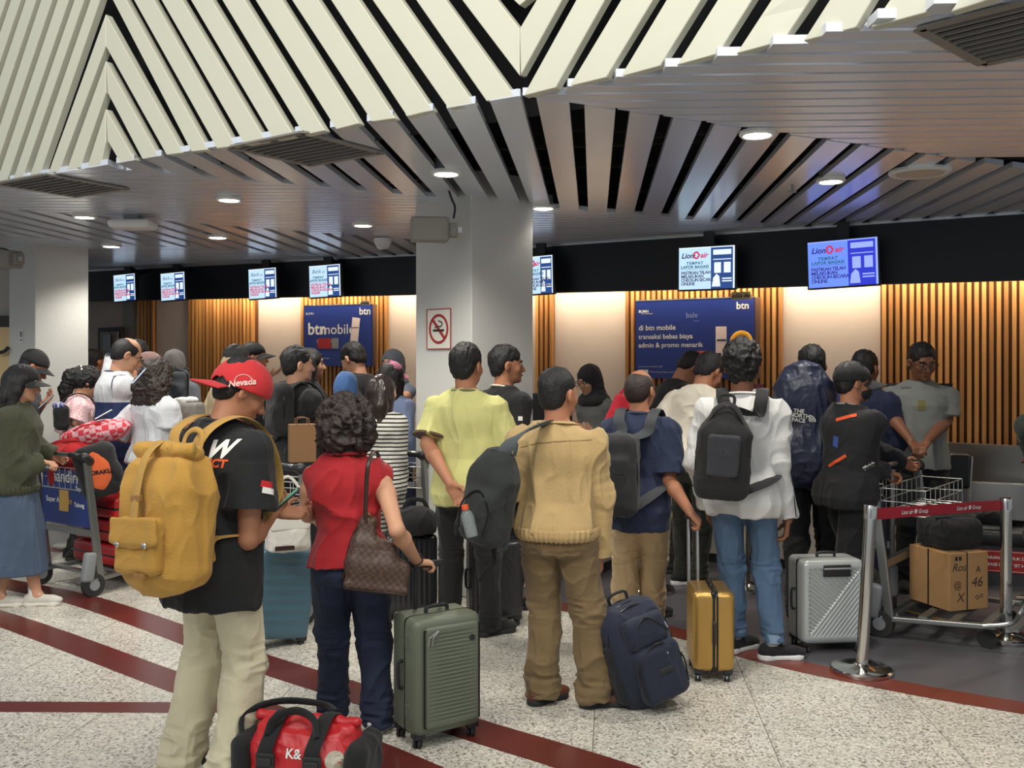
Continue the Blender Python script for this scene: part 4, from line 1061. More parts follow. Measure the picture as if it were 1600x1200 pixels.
blk = cloth('black_cotton', (15, 15, 18)); blk2 = cloth('black_trouser_cloth', (15, 15, 18)); navy = cloth('navy_pique', (28, 38, 66)); 
W_ = {}
redc = cloth('red_cap_cloth', (186, 36, 40)); crm = cloth('cream_chino', (206, 196, 166))
inkw = mat('white_ink', S(226, 224, 218), .7); inko = mat('orange_ink', S(214, 84, 36), .7); inkr = mat('red_ink', S(186, 30, 36), .7)
def person(tagname, *a, **k): p = P(*a, **k); W_[tagname] = p; return p

# -- man in the red cap
p = person('redcap', 'person in a backwards red cap, black printed tee and cream trousers looking at a phone', 338, 3.94, 575, -38, .0065, build=1.10, lean=5, hyaw=-22, hpitch=30, sk=SK, H=1.72)
p.setarm(1, (424, 804, .06), (388, 842, -.12), pn=(-.4, .2, 1), curl=.8).setarm(-1, (436, 800, .26), None, pn=(.6, 0, .6), curl=.6)
p.setleg(-1, (284, 1205), -30).setleg(1, (355, 1232), -42)
p.body().hair('fade').cap(redc, yaw=162, brimlen=.070, flatb=True, tall=1.12, drop=.022, big=1.13, pitch=16)
p.top(blk, 'short', .725, .024, sl_len=.66, fold=.016, collar=True, puff=.016, flare=.16, ffreq=7)
p.trousers(crm, 1.13, fold=.014, bottom=.074, waist=.84).shoes(cloth('dark_shoe', (50, 46, 44)), whitep)
p.print_on('chest_lettering', text_mesh('ADDICT', .045, shear=.2, bold=.002), p.top_o, 322, 724, m=inko)
p.print_on('scribble_print', text_mesh('W', .10, shear=.6, bold=.004), p.top_o, 338, 703, m=inkw)
p.print_on('flag_patch', rect_mesh(.055, .026), p.top_o, 417, 757, m=inkr, rot=-14)
p.print_on('flag_patch', rect_mesh(.055, .024), p.top_o, 419, 767, m=inkw, rot=-14)
p.print_on('cap_lettering', text_mesh('Nevada', .036, bold=.001, shear=.2), p.cap_o, 378, 598, m=mat('pale_pink_ink', S(230, 190, 180), .7), rot=6)
ring = MB().tube([(.034*math.cos(a), .026*math.sin(a), 0) for a in [i*math.pi/10-.3 for i in range(12)]], .002, 4); o = ring.build('tmp', None); mr = o.data; bpy.data.objects.remove(o)
p.print_on('cap_emblem', mr, p.cap_o, 380, 595, m=MATS['pale_pink_ink'])
# -- woman in red
p = person('redwoman', 'person with big curly hair, sleeveless red blouse and dark jeans', 546, 4.41, 625, 6, .0065, fem=True, build=1.16, lean=2, side=-2, H=1.52, sk=SKL)
p.setarm(1, (652, 878, .04), (620, 828, -.20), hd=(.8, .3, -.12), pn=(0, .1, -1), curl=1.0).setarm(-1, (494, 812, .22), (477, 800, .0))
p.setleg(-1, (520, 1124), 10).setleg(1, (592, 1142), -35)
redb = cloth('red_blouse', (162, 22, 30))
p.body().hair('bigcurl', hairb).curls(230, hairb).top(redb, 'none', .885, .018, fold=.020, collar=True, colh=1.7, ffreq=7, stretch=(1, 1, .6))
p.trousers(denim('dark_denim', (32, 42, 66)), 1.18, fold=.012, bottom=.060).shoes(cloth('white_leather', (206, 204, 196)), whitep, lace=whitep)
for sd in (1, -1): p.print_on('back_pocket', rect_mesh(.11, .11), p.tr_o, 546+sd*30, 930, m=denim('denim_pocket', (38, 50, 76)), lift=.002)
hoop = MB().tube([(.032*math.cos(a), .032*math.sin(a), 0) for a in [i*math.pi/8 for i in range(16)]], .004, 5, True).build('bracelet', blackp, p.root); hoop.location = p.arm[1][1].lerp(p.arm[1][2], .93)
hoop.rotation_euler = (p.arm[1][2]-p.arm[1][1]).to_track_quat('Z', 'Y').to_euler()
# -- yellow polo
yel = cloth('pale_yellow_polo', (192, 188, 122))
p = person('yellow', 'person in a pale yellow polo holding their hands behind the back', 729, 5.96, 543, -8, .0065, build=1.04, hyaw=-22)
p.setarm(-1, (704, 757, -.26), (668, 694, -.06), hd=(.5, -.1, -.75), pn=(0, -1, .1), curl=.45).setarm(1, (760, 772, -.24), (797, 712, -.02), hd=(-.8, -.1, -.3), pn=(0, -1, 0), curl=.6)
p.setleg(-1, (702, 984), 6).setleg(1, (766, 992), -50)
p.body().hair('short').top(yel, 'short', .80, .018, collar=cloth('olive_collar', (122, 122, 88)), cuff=cloth('brown_stripe_cuff', (84, 62, 48)), sl_len=.80, fold=.016, puff=.014, ffreq=7)
p.trousers(blk2, 1.05, fold=.010).shoes(cloth('black_leather', (26, 24, 24)))
# -- dark jacket, profile, behind the yellow polo
p = person('darkjacket', 'person in a black jacket seen in profile between the yellow polo and the column', 783, 6.75, 545, -52, .0085, lean=4, hyaw=-28, sk=SK)
p.body(face=True).hair('short').top(blk, 'long', .80, .020, collar=cloth('cream_collar', (216, 200, 176))).trousers(blk2).shoes(blk)
p.print_on('chest_badge', rect_mesh(.03, .03, 2), p.top_o, 813, 654, m=inkw)
# -- khaki jacket
khj = cloth('khaki_jacket', (176, 148, 100)); kht = cloth('olive_khaki_trousers', (116, 95, 63)); brl = mat('brown_leather', S(96, 56, 36), .5, var=.2, vscale=10)
p = person('khaki', 'person in khaki blouson jacket with a backpack on one shoulder', 872, 4.76, 583, -20, .0065, build=1.12, hyaw=-24, lean=0, sk=SK)
p.setarm(1, (937, 868, .02), (938, 770, -.02), curl=.9).setarm(-1, (800, 800, .18), (795, 760, .02), curl=.7)
p.setleg(-1, (846, 1098), -32).setleg(1, (930, 1104), -62)
p.body().hair('fade').top(khj, 'long', .915, .022, collar=True, colh=1.6, cuff=khj, band=khj, name='jacket', fold=.019, ffreq=7)
p.trousers(kht, 1.16, fold=.014, bottom=.066).shoes(brl, blackr)
p.print_on('back_pocket_welt', rect_mesh(.12, .012, 4), p.tr_o, 850, 870, m=cloth('pocket_seam', (104, 84, 56)), rot=-6)
p.print_on('yoke_seam', rect_mesh(.34, .005, 10), p.top_o, 870, 690, m=cloth('jacket_seam', (142, 116, 74)), rot=3)
# -- navy polo
p = person('navypolo', 'balding person in a navy polo and khaki trousers pulling a small gold case', 1000, 5.85, 583, -20, .0065, build=1.05, hyaw=-18, sk=SK)
p.setarm(1, (1078, 800, -.42), (1046, 752, -.12), hd=(.5, .2, -.6), pn=(-.2, .3, -1), curl=1.0).setarm(-1, (955, 780, .2))
p.setleg(-1, (975, 968), -20).setleg(1, (1018, 966), -40)
p.body().hair('bald', hairb).top(navy, 'short', .73, .020, collar=navy, sl_len=.86, fold=.011, puff=.016)
p.trousers(cloth('light_khaki_trousers', (190, 164, 124)), 1.2, bottom=.075).shoes(blk)
# -- white jacket
wj = cloth('white_track_jacket', (204, 202, 200)); blue = denim('mid_blue_denim', (76, 100, 128))
p = person('whitejacket', 'person in a white track jacket and turned-up blue jeans with a black backpack', 1160, 5.57, 543, -14, .0065, build=1.0, hyaw=-8, sk=SKD)
p.setarm(1, (1231, 812, -.02), (1216, 722, -.04), hd=(-.1, .1, -1), pn=(-1, 0, 0), curl=.6).setarm(-1, (1104, 790, .22), (1090, 720, .05))
p.setleg(-1, (1150, 1018), -40).setleg(1, (1208, 1030), -70)
p.body().hair('curlytop').top(wj, 'long', .80, .022, collar=True, colh=1.5, name='jacket', fold=.020, ffreq=7)
p.trousers(blue, 1.06, fold=.013, ank=.10, cuff=denim('cuff_denim', (130, 152, 178)), bottom=.052).shoes(cloth('black_mesh', (22, 22, 26)), whitep, sock=cloth('grey_sock', (150, 150, 150)), lace=blk)
mb = MB(); S_, E, W__ = p.arm[1]; off = Vector((.058, -.018, 0)); mb.tube(spline([S_+Vector((.05, -.04, -.02)), S_.lerp(E, .5)+Vector((.070, -.02, 0)), E+Vector((.066, -.02, 0)), E.lerp(W__, .5)+off, W__+Vector((.045, -.02, .02))], 6), .004, 5).build('sleeve_piping', blk, p.root)
# -- cream tee bending over the counter
p = person('creamtee', 'person in a loose cream tee and dark olive trousers bending towards the counter', 1078, 6.95, 0, -34, .009, lean=22, hyaw=-20, hpitch=35, H=1.84, sk=SK)
p.setarm(1, (1140, 720, .2)).setarm(-1, (1060, 700, .3)); p.setleg(-1, (1066, 913), -55).setleg(1, (1092, 920), -70)
p.body().hair('short').top(cloth('cream_tee', (204, 196, 180)), 'short', .84, .03, sl_len=.8, puff=.02, fold=.014).trousers(cloth('dark_olive', (52, 54, 46)), 1.02, ank=.07, bottom=.05).shoes(cloth('black_white_skate', (30, 30, 32)), whitep, lace=whitep)
# -- black tee, bowed head
p = person('blacktee', 'person in a black tee bowing the head before the large blue poster', 1040, 8.0, 0, -62, .010, lean=14, hyaw=-10, hpitch=52, H=1.86, sk=SK)
p.body().hair('fade').top(blk, 'short', .8, .02).trousers(blk2).shoes(blk)
# -- counter staff with dark headscarf
gsh = cloth('grey_uniform', (98, 98, 96)); gsh2 = cloth('grey_uniform_light', (128, 130, 126)); hjk = cloth('black_headscarf', (30, 28, 32))
p = person('staff1', 'check-in clerk in a grey uniform and black headscarf standing behind the counter', 934, 8.45, 572, 128, .010, fem=True, lean=6, hpitch=22, sk=SKL)
p.setarm(1, (905, 668, -.1)).setarm(-1, (925, 672, -.15)); p.body(face=True).hijab(hjk, cape=False).top(gsh, 'long', .85, .02, collar=gsh).trousers(blk2).shoes(blk)
MB().box((-.02, 0, -.03), (.02, .004, .03)).build('name_badge', inkw, p.root, loc=p.M @ Vector((-.02, .15, 1.2)))
p.glasses()
# -- rain-covered backpack bearer
p = person('raincover', 'person in dark trousers almost hidden behind a navy rain-covered rucksack', 1268, 6.75, 545, -12, .009, hyaw=4, sk=SKD, H=1.82)
nvj = cloth('royal_navy_jacket', (26, 34, 84)); p.setarm(1, (1325, 740, .2)).setarm(-1, (1215, 740, .25)); p.setleg(-1, (1245, 972), 0).setleg(1, (1296, 966), -20)
p.body().hair('short').top(nvj, 'long', .80, .03, collar=nvj, name='jacket').trousers(blk2, 1.1).shoes(blk)
MB().bar((-.24, -.165, .96), (.20, -.175, .80), .06, .012, up=(0, 1, 0)).build('grey_stripe', cloth('grey_stripe', (120, 122, 128)), p.root)
# -- one more head behind
p = person('navyback', 'dark-haired person in a navy jacket right behind the one in the black cap', 1352, 7.4, 553, -40, .010, hyaw=-10, sk=SKD)
p.setarm(1, (1410, 700, .1)); p.body().hair('short').top(cloth('dark_navy_jacket', (24, 32, 62)), 'long', .8, .03, collar=True).trousers(blk2).shoes(blk)
# -- black cap and mask
p = person('mask', 'person in black cap, face mask and black-orange jacket gripping a trolley', 1325, 6.15, 568, -62, .0075, hyaw=-24, hpitch=4, lean=3, sk=SK, H=1.70)
p.setarm(1, (1384, 738, -.05), (1338, 722, -.10), hd=(.2, 1, -.2), pn=(0, 0, -1), curl=.9).setarm(-1, (1410, 722, .45), None, curl=.9)
p.setleg(-1, (1330, 985), -50).setleg(1, (1296, 990), -40)
p.body(face=True).hair('short').cap(blk, brimlen=.09, big=1.08, drop=.01).mask(blk)
p.top(cloth('black_shell_jacket', (18, 18, 22)), 'long', .80, .03, collar=cloth('grey_collar', (140, 142, 146)), name='jacket', fold=.012).trousers(blk2, 1.08).shoes(blk)
p.print_on('orange_flash', rect_mesh(.14, .022), p.top_o, 1322, 652, m=inko, rot=14); p.print_on('orange_flash', rect_mesh(.14, .020), p.top_o, 1308, 720, m=inko, rot=32)
p.print_on('blue_white_print', rect_mesh(.04, .07), p.top_o, 1306, 690, m=mat('blue_ink', S(60, 84, 150), .7), rot=-10); p.print_on('white_floral_print', text_mesh('***', .07, bold=.004), p.top_o, 1358, 732, m=inkw, rot=20)
# -- uniformed officer
p = person('officer', 'uniformed officer with spectacles and epaulettes facing the hall behind the trolley', 1437, 7.3, 541, 168, .008, build=1.05, hpitch=16, hyaw=12, sk=SKD)
p.setarm(-1, (1447, 692, -.30), (1479, 655, -.05), curl=.8, pn=(0, 0, -1)).setarm(1, (1424, 690, -.28), (1392, 650, -.02), curl=.8, pn=(0, 0, -1))
p.body(face=True).hair('short').glasses().top(gsh2, 'short', .85, .02, collar=gsh2, sl_len=.85, puff=.012).trousers(blk2).shoes(blk)
for sd in (1, -1): MB().box((-.025, -.06, 0), (.025, .05, .012)).build('epaulette', blk, p.root, loc=p.sh[sd]+Vector((-.02*sd, .0, .085)), rot=(0, R(18)*sd, R(90)))
p.print_on('id_card', rect_mesh(.055, .075, 3), p.top_o, 1440, 633, m=mat('yellow_card', S(120, 112, 60), .5)); p.print_on('name_strip', rect_mesh(.07, .02, 3), p.top_o, 1416, 606, m=gsh)
# -- at the right edge
p = person('edge', 'person in a dark green sweater cut off by the right picture edge', 1646, 6.7, 548, 80, .011, sk=SKD)
p.setarm(-1, (1612, 712, -.1), (1607, 668, -.25)); p.body().hair('short').top(cloth('dark_green_sweater', (52, 62, 52)), 'long', .82, .03).trousers(blk2).shoes(blk)
# ---------------------------------------------------------------- left side
olv = cloth('olive_bomber', (62, 64, 44))
p = person('olive', 'person in olive bomber jacket and denim skirt pushing the left trolley', 20, 6.78, 573, -78, .0075, fem=True, build=1.05, lean=4, hpitch=12, hyaw=0, sk=SKL, H=1.69)
p.setarm(1, (66, 722, .0), (28, 735, -.12), hd=(.3, 1, -.1), pn=(0, 0, -1), curl=.9).setarm(-1, (84, 712, .45), curl=.9)
p.setleg(1, (56, 946), -6).setleg(-1, (-2, 948), 0)
p.body(face=True, legs=True).hair('long').cap(blk, brimlen=.08, tall=.95).top(olv, 'long', .86, .04, collar=True, name='jacket', fold=.014, puff=.012, band=olv)
p.skirt(denim('washed_denim', (70, 86, 108)), .24, .95, .20, .23).shoes(cloth('silver_sneaker', (196, 192, 182)), mat('pale_sole', S(214, 208, 196), .6), lace=whitep, sock=whitep)
p = person('darkcap', 'person in black cap and dark grey shirt typing beside the left column', 28, 8.3, 547, -68, .009, lean=5, hpitch=32, sk=SK, H=1.83)
p.setarm(1, (58, 634, .0), (30, 645, -.1), pn=(0, 0, 1), curl=.5).setarm(-1, (66, 634, .2), pn=(0, 0, 1))
p.body(face=True).hair('fade').cap(blk, brimlen=.07).top(cloth('charcoal_shirt', (58, 60, 66)), 'short', .8, .025).trousers(blk2).shoes(blk)
p = person('pink', 'person in a pink gingham top with a white clip in the black ponytail', 116, 8.5, 0, -58, .008, fem=True, lean=6, hpitch=30, H=1.68, sk=SKL)
gm = checker_mat('pink_gingham', S(226, 168, 176), S(236, 214, 212), 55, .85)
p.setarm(1, (152, 668, .1), (118, 660, -.15)); p.body().hair('ponytail').top(gm, 'short', .85, .025, sl_len=.9, puff=.02, collar=cloth('pale_pink_collar', (232, 200, 204))).trousers(blk2).shoes(blk)
c_ = MB().tube([(.03*math.cos(a)*(1+.4*math.cos(4*a)), 0, .022*math.sin(a)*(1+.4*math.cos(4*a))) for a in [i*math.pi/12 for i in range(24)]], .008, 6, True).build('hair_clip', whitep, p.root, smooth=True); c_.location = Vector(p.hpt((.02, -.105, .165)))
p = person('polo', 'tall person in a white and navy polo checking a phone by the left column', 180, 8.1, 0, -50, .0075, build=1.1, lean=3, hpitch=26, hyaw=-10, H=1.93, sk=SKL)
p.setarm(1, (207, 594, .05), (180, 606, -.15), pn=(0, 0, 1), curl=.5).setarm(-1, (212, 592, .25), pn=(0, 0, 1), curl=.5)
p.body(face=True).hair('bald').glasses().top(split_mat('white_navy_polo', S(36, 52, 92), S(206, 208, 212), 1.40), 'short', .72, .025, collar=navy, cuff=navy, sl_len=.82, fold=.010).trousers(blk2).shoes(blk)
p.print_on('sleeve_lettering', text_mesh('Freight', .035), p.top_o, 186, 586, m=navy, rot=8)
p = person('behindpolo', 'dark-haired person in black mostly hidden behind the tall white and navy polo', 216, 9.6, 536, -30, .011, sk=SKD); p.body().hair('short').top(blk, 'short', .8, .02).trousers(blk2).shoes(blk)
p = person('brownscarf', 'person in a mauve headscarf and turquoise dress beside the tall white and navy polo', 224, 8.9, 553, -60, .010, fem=True, hpitch=25, sk=SK)
cyn = cloth('turquoise_dress', (86, 170, 190)); p.body(face=True).hijab(cloth('mauve_headscarf', (128, 100, 96))).top(cyn, 'long', .6, .02).skirt(cyn, .1, .95).shoes(blk)
p = person('printblouse', 'person in a pale printed blouse showing only a shoulder past the left column', 146, 10.9, 533, -20, .012, fem=True, H=1.86); p.body().hair('short').top(checker_mat('printed_blouse', S(200, 180, 176), S(150, 130, 132), 26, .85), 'long', .8, .03).trousers(blk2).shoes(blk)
p = person('whiteblouse', 'person with long wavy brown hair in a loose white blouse', 241, 7.6, 566, -28, .0075, fem=True, hpitch=10, lean=2, sk=SKL)
wb_ = cloth('white_gauze', (206, 208, 212)); p.setarm(1, (286, 664, .12), (262, 664, -.05), hd=(1, .4, 0), curl=.4).setarm(-1, (225, 690, .2))
p.body().hair('wavy', hairb).top(wb_, 'short', .92, .035, sl_len=1.0, puff=.022, flare=.2, fold=.016, stretch=(1, 1, .25)).skirt(cloth('white_skirt', (196, 198, 204)), .12, 1.0, .22, .17, fold=.014).shoes(blk)
p = person('greyscarf', 'person in a grey headscarf with a charcoal backpack in front of the beige wall', 273, 9.6, 0, -4, .011, fem=True, H=1.84); p.body().hijab(cloth('grey_headscarf', (96, 90, 90))).top(cloth('grey_coat', (112, 116, 126)), 'long', .75, .035).trousers(blk2).shoes(blk)
p = person('khakishirt', 'person in a sand-coloured shirt behind the red cap', 352, 8.3, 0, -46, .010, lean=8, hpitch=10, H=1.86, sk=SK); p.setarm(1, (400, 600, .1)); p.body().hair('short').top(cloth('sand_shirt', (170, 152, 118)), 'long', .8, .03, collar=True).trousers(blk2).shoes(blk)
p = person('farcap', 'person in a black cap and black tee holding out a hand before the wood slats', 396, 9.4, 540, -80, .010, sk=SKL); p.setarm(1, (421, 588, .1), (405, 612, -.1), hd=(.2, 1, .6), curl=.2, pn=(0, 0, 1)); p.body(face=True).hair('fade').cap(blk).top(blk, 'short', .8, .02).trousers(blk2).shoes(blk)
p = person('blackback', 'person in a black tee with a black backpack left of the blue headscarf', 464, 7.4, 547, -42, .008, hyaw=-20, sk=SKL); p.setarm(1, (505, 690, .1), (500, 655, -.05)); p.body().hair('short').top(blk, 'short', .78, .02, fold=.012).trousers(blk2).shoes(blk)
p = person('darklong', 'long-haired person in dark clothes under the smaller blue poster', 484, 8.4, 548, -70, .011, fem=True, sk=SKL); p.body(face=True).hair('long').top(blk, 'long', .8, .03).trousers(blk2).shoes(blk)
p = person('lookdown', 'young person in a black tee looking down in front of the smaller blue poster', 568, 8.6, 0, 58, .009, lean=5, hpitch=30, H=1.90, sk=SKL); p.setarm(1, (600, 640, -.1)).setarm(-1, (558, 655, -.3), (562, 640, -.25)); p.body(face=True).hair('short').top(blk, 'short', .8, .02).trousers(blk2).shoes(blk)
p = person('bluescarf', 'person in a bright blue headscarf', 541, 7.5, 585, -6, .010, fem=True, sk=SK); bs = cloth('blue_headscarf', (62, 98, 150)); p.body().hijab(bs).top(blk, 'long', .8, .03).trousers(blk2).shoes(blk)
p = person('stripes', 'person with long straight dark hair in a black-and-white striped top', 598, 7.1, 590, -32, .0075, fem=True, hyaw=-14, sk=SKL); p.setarm(1, (628, 750, .1), (622, 720, -.05))
p.body(face=True).hair('long', mat('chestnut_hair', S(44, 32, 28), .35, var=.3, vscale=50)).top(stripes_mat('breton_stripes', S(214, 210, 200), S(32, 32, 36), 34, .62), 'long', .80, .025, fold=.010).trousers(stripes_mat('breton_stripes2', S(190, 186, 176), S(40, 40, 44), 30, .6)).shoes(blk)
p = person('greystaff', 'clerk in a blue-grey shirt and grey headscarf left of the middle column', 614, 9.5, 0, 150, .011, fem=True, H=1.84, sk=SKL); p.setarm(-1, (632, 618, -.2), (640, 612, -.05)); p.body(face=True).hijab(cloth('slate_headscarf', (86, 90, 98))).top(cloth('bluegrey_shirt', (116, 128, 146)), 'long', .8, .02).trousers(blk2).shoes(blk)
p = person('pinkcap', 'person in a pink cap and pale blue top behind the striped top', 612, 8.2, 569, -30, .010, fem=True, sk=SKL); p.body().hair('long').cap(cloth('pink_cap', (196, 120, 146)), brimlen=.06).top(cloth('pale_blue_top', (130, 144, 180)), 'long', .8, .02).trousers(blk2).shoes(blk)
# ================================================================ BAGS
def seamline(pts, r, m, root, name='zip', smooth=True): return MB().tube(pts, r, 5).build(name, m, root, smooth=smooth)
def strap_over(root, pr, sd, m, bag, wdt=.030, top=None, bot=None, name='strap', one=False):
    """shoulder strap in the bag's frame, over the wearer's shoulder"""
    k = pr.k; Mi = root.matrix_basis.inverted(); S_ = pr.sh[sd]; X = pr.M.to_3x3() @ Vector((1, 0, 0))
    x = .105*sd*(.6+.4*pr.build)*k; b = pr.build
    loc = [(x*.7, -.165*b, 1.33), (x*.92, -.145*b, 1.40), (x, -.075*b, 1.452), (x*1.02, .0, 1.462), (x*1.05, .085*b, 1.415), (x*1.12, .150*b, 1.30), (x*1.3, .155*b, 1.15), (x*1.6/1, .03, 1.02), (x*1.5, -.13*b, .99)]
    pts = [Mi @ pr.world(pr.M @ Vector((q[0], q[1]*k, q[2]*k+.012))) for q in loc]
    if top: pts = [Vector(top)]+pts
    if bot: pts = pts+[Vector(bot)]
    up = Mi.to_3x3() @ (Matrix.Rotation(pr.yaw, 3, 'Z') @ X)
    return MB().tube(spline(pts, 5), .006, 8, flat=wdt/.006, up=tuple(up)).build(name, m, root, smooth=True)
def on_ground_matrix(o): return o
def bag_root(name, label, px, py, d, yaw, cat='backpack', tilt=0, pitch=0):
    v = at(px, py, d); e = empty(name, v, label=label, cat=cat, rot=(R(pitch), R(tilt), R(yaw))); 
    e.matrix_basis = Matrix.Translation(v) @ Matrix.Rotation(R(yaw), 4, 'Z') @ Matrix.Rotation(R(tilt), 4, 'Y') @ Matrix.Rotation(R(pitch), 4, 'X'); return e
def cfold(a, fr, sd=3, st=(1, 1, .6)): return lambda Pt, N: Pt+N*folds(Pt, a, fr, sd, st)[:, None]
zipm = mat('zip_black', (.012, .012, .012), .35, .3)
# mustard canvas backpack
must = cloth('mustard_canvas', (184, 138, 58)); mustd = cloth('mustard_webbing', (176, 136, 66)); tanl = mat('tan_leather', S(150, 108, 60), .5)
pr = W_['redcap']
e = bag_root('backpack', 'large mustard canvas roll-top backpack on the red-capped person', 262, 812, 3.66, -30, tilt=-3, pitch=-4)
g = SDF(.0065).box((0, 0, -.03), (.185, .105, .215), .075).box((.0, .012, .13), (.165, .085, .11), .05, k=.05).ell((0, -.01, -.20), (.165, .10, .085), k=.05)
g.build('main_bag', must, e, disp=cfold(.011, 9))
g = SDF(.006).box((0, .01, .245), (.150, .050, .040), .035, k=.02).cap((-.14, -.02, .27), (.14, -.03, .265), .028, k=.02); g.build('rolled_top', must, e, disp=cfold(.008, 12))
g = SDF(.006).box((-.01, -.115, -.09), (.120, .030, .105), .03); g.build('front_pocket', must, e, disp=cfold(.005, 12))
g = SDF(.0055).box((-.01, -.150, -.030), (.126, .008, .048), .008).ell((-.01, -.148, -.07), (.118, .009, .03), k=.02); fp = g.build('pocket_flap', must, e, disp=cfold(.003, 14))
for x_ in (-.085, .065): MB().lathe([(.0001, .004), (.010, .003), (.012, 0)], 14, Matrix.Translation((x_, -.160, -.082)) @ Matrix.Rotation(R(90), 4, 'X')).build('snap', chrome, fp, smooth=True)
MB().tube(spline([(-.01, -.03, .30), (-.01, -.10, .24), (-.01, -.135, .12), (-.01, -.150, .0)], 5), .004, 8, flat=5, up=(1, 0, 0)).build('buckle_strap', mustd, e, smooth=True)
MB().box((-.035, -.145, .075), (.015, -.128, .10)).build('buckle', tanl, e, bevel=.003)
MB().box((.0, -.152, -.205), (.055, -.138, -.185)).build('leather_label', tanl, e, bevel=.002)
MB().tube(spline([(-.05, .10, .24), (-.045, .12, .32), (.0, .125, .345), (.045, .12, .32), (.05, .10, .24)], 5), .012, 8, flat=.5).build('grab_loop', mustd, e, smooth=True)
MB().tube([(.184*math.cos(a), .118*math.sin(a)-.005, -.195) for a in [i*math.pi/14 for i in range(28)]], .004, 5, True).build('bottom_seam', mustd, e, smooth=True)
for sd in (1, -1): strap_over(e, pr, sd, mustd, e, .036, top=(.07*sd, .10, .20), bot=(.13*sd, .09, -.17))
# charcoal backpack on one shoulder (khaki jacket)
chg = cloth('charcoal_nylon', (36, 39, 39)); chg2 = cloth('charcoal_webbing', (74, 80, 82)); blkn = cloth('black_nylon', (16, 16, 18))
pr = W_['khaki']
e = bag_root('backpack', 'charcoal backpack slung on the left shoulder of the khaki jacket', 765, 783, 4.60, -34, tilt=14, pitch=0)
SDF(.0065).box((0, 0, -.01), (.130, .085, .205), .075).box((0, -.075, -.06), (.085, .035, .13), .04, k=.03).ell((0, 0, .17), (.10, .08, .10), k=.03).build('main_bag', chg, e, disp=cfold(.007, 10))
seamline(spline([(-.115, -.03, -.16), (-.12, -.04, 0), (-.10, -.04, .15), (0, -.04, .255), (.10, -.04, .15), (.12, -.04, 0)], 6), .005, zipm, e)
seamline(spline([(-.07, -.112, -.14), (-.08, -.113, -.02), (0, -.110, .065), (.08, -.113, -.02), (.07, -.112, -.14)], 6), .004, zipm, e)
SDF(.006).box((-.118, .0, -.13), (.018, .06, .08), .015).build('side_pocket', blkn, e, disp=cfold(.005, 14))
MB().tube(spline([(-.03, .07, .23), (-.02, .08, .29), (.03, .08, .29), (.04, .07, .23)], 5), .010, 8, flat=.5).build('grab_loop', chg2, e, smooth=True)
Mi = e.matrix_basis.inverted()
pts = [Mi @ at(*q) for q in ((775, 742, 4.60), (788, 706, 4.53), (812, 680, 4.52), (838, 666, 4.58), (858, 662, 4.70), (862, 680, 4.86), (840, 740, 4.92), (800, 800, 4.80), (785, 860, 4.62))]
MB().tube(spline(pts, 5), .007, 8, flat=4.6, up=tuple(Mi.to_3x3() @ Vector((.8, -.3, .5)))).build('strap', chg2, e, smooth=True)
MB().tube(spline([(.03, .05, -.2), (.05, .07, -.30), (.02, .06, -.36), (.0, .06, -.42)], 5), .004, 6, flat=3).build('loose_webbing', blkn, e, smooth=True)
v = at(733, 818, 4.42); bt = empty('water_bottle', v, label='clear bottle with an orange cap in the side pocket of the charcoal backpack', cat='bottle', rot=(0, R(-14), 0))
clr = mat('clear_plastic', (.5, .55, .55), .1, alpha=.22, spec=.6)
MB().lathe([(.001, -.06), (.028, -.06), (.029, -.02), (.029, .0), (.031, .03), (.022, .055), (.013, .062), (.013, .07)], 18).build('bottle_body', clr, bt, smooth=True)
MB().lathe([(.016, .066), (.017, .07), (.017, .088), (.001, .090)], 16).build('bottle_cap', mat('orange_cap', S(214, 84, 40), .45), bt)
# dark grey backpack (navy polo)
pr = W_['navypolo']
e = bag_root('backpack', 'dark grey laptop backpack on the balding person in navy', 958, 742, 5.60, -20)
SDF(.008).box((0, 0, 0), (.150, .085, .24), .06).box((0, -.07, -.04), (.115, .04, .16), .04, k=.025).build('main_bag', cloth('dark_grey_nylon', (30, 30, 33)), e, disp=cfold(.006, 10))
seamline(spline([(-.145, -.02, -.15), (-.15, -.03, .05), (-.11, -.03, .20), (0, -.03, .235), (.11, -.03, .20), (.15, -.03, .05), (.145, -.02, -.15)], 6), .005, zipm, e)
seamline([(-.09, -.112, .02), (.09, -.112, .02)], .004, zipm, e); seamline([(-.10, -.108, .09), (.10, -.108, .09)], .004, zipm, e)
for sd in (1, -1): strap_over(e, pr, sd, cloth('grey_strap', (56, 58, 62)), e, .034, top=(.06*sd, .07, .20), bot=(.10*sd, .06, -.20))
# black backpack (white jacket)
pr = W_['whitejacket']
e = bag_root('backpack', 'black backpack worn low on the white track jacket', 1130, 710, 5.28, -12, tilt=4)
SDF(.0075).box((0, 0, -.04), (.150, .085, .21), .07).ell((0, 0, .14), (.105, .075, .15), k=.06).ell((0, -.07, -.03), (.10, .045, .19), k=.04).build('main_bag', blkn, e, disp=cfold(.006, 10))
SDF(.007).box((0, -.105, .0), (.085, .018, .115), .018).build('front_pocket', cloth('graphite_panel', (42, 43, 48)), e, disp=cfold(.004, 12))
seamline(spline([(-.135, -.03, -.2), (-.145, -.04, 0), (-.10, -.05, .16), (0, -.06, .27), (.10, -.05, .16), (.145, -.04, 0)], 6), .004, zipm, e)
MB().tube(spline([(-.04, .05, .26), (-.035, .07, .32), (.035, .07, .32), (.04, .05, .26)], 5), .009, 8, flat=.5).build('grab_loop', blkn, e, smooth=True)
MB().tube([(0.012*math.cos(a), -.127, .03+.012*math.sin(a)) for a in (R(90), R(210), R(330))], .002, 4, True).build('triangle_logo', alu, e)
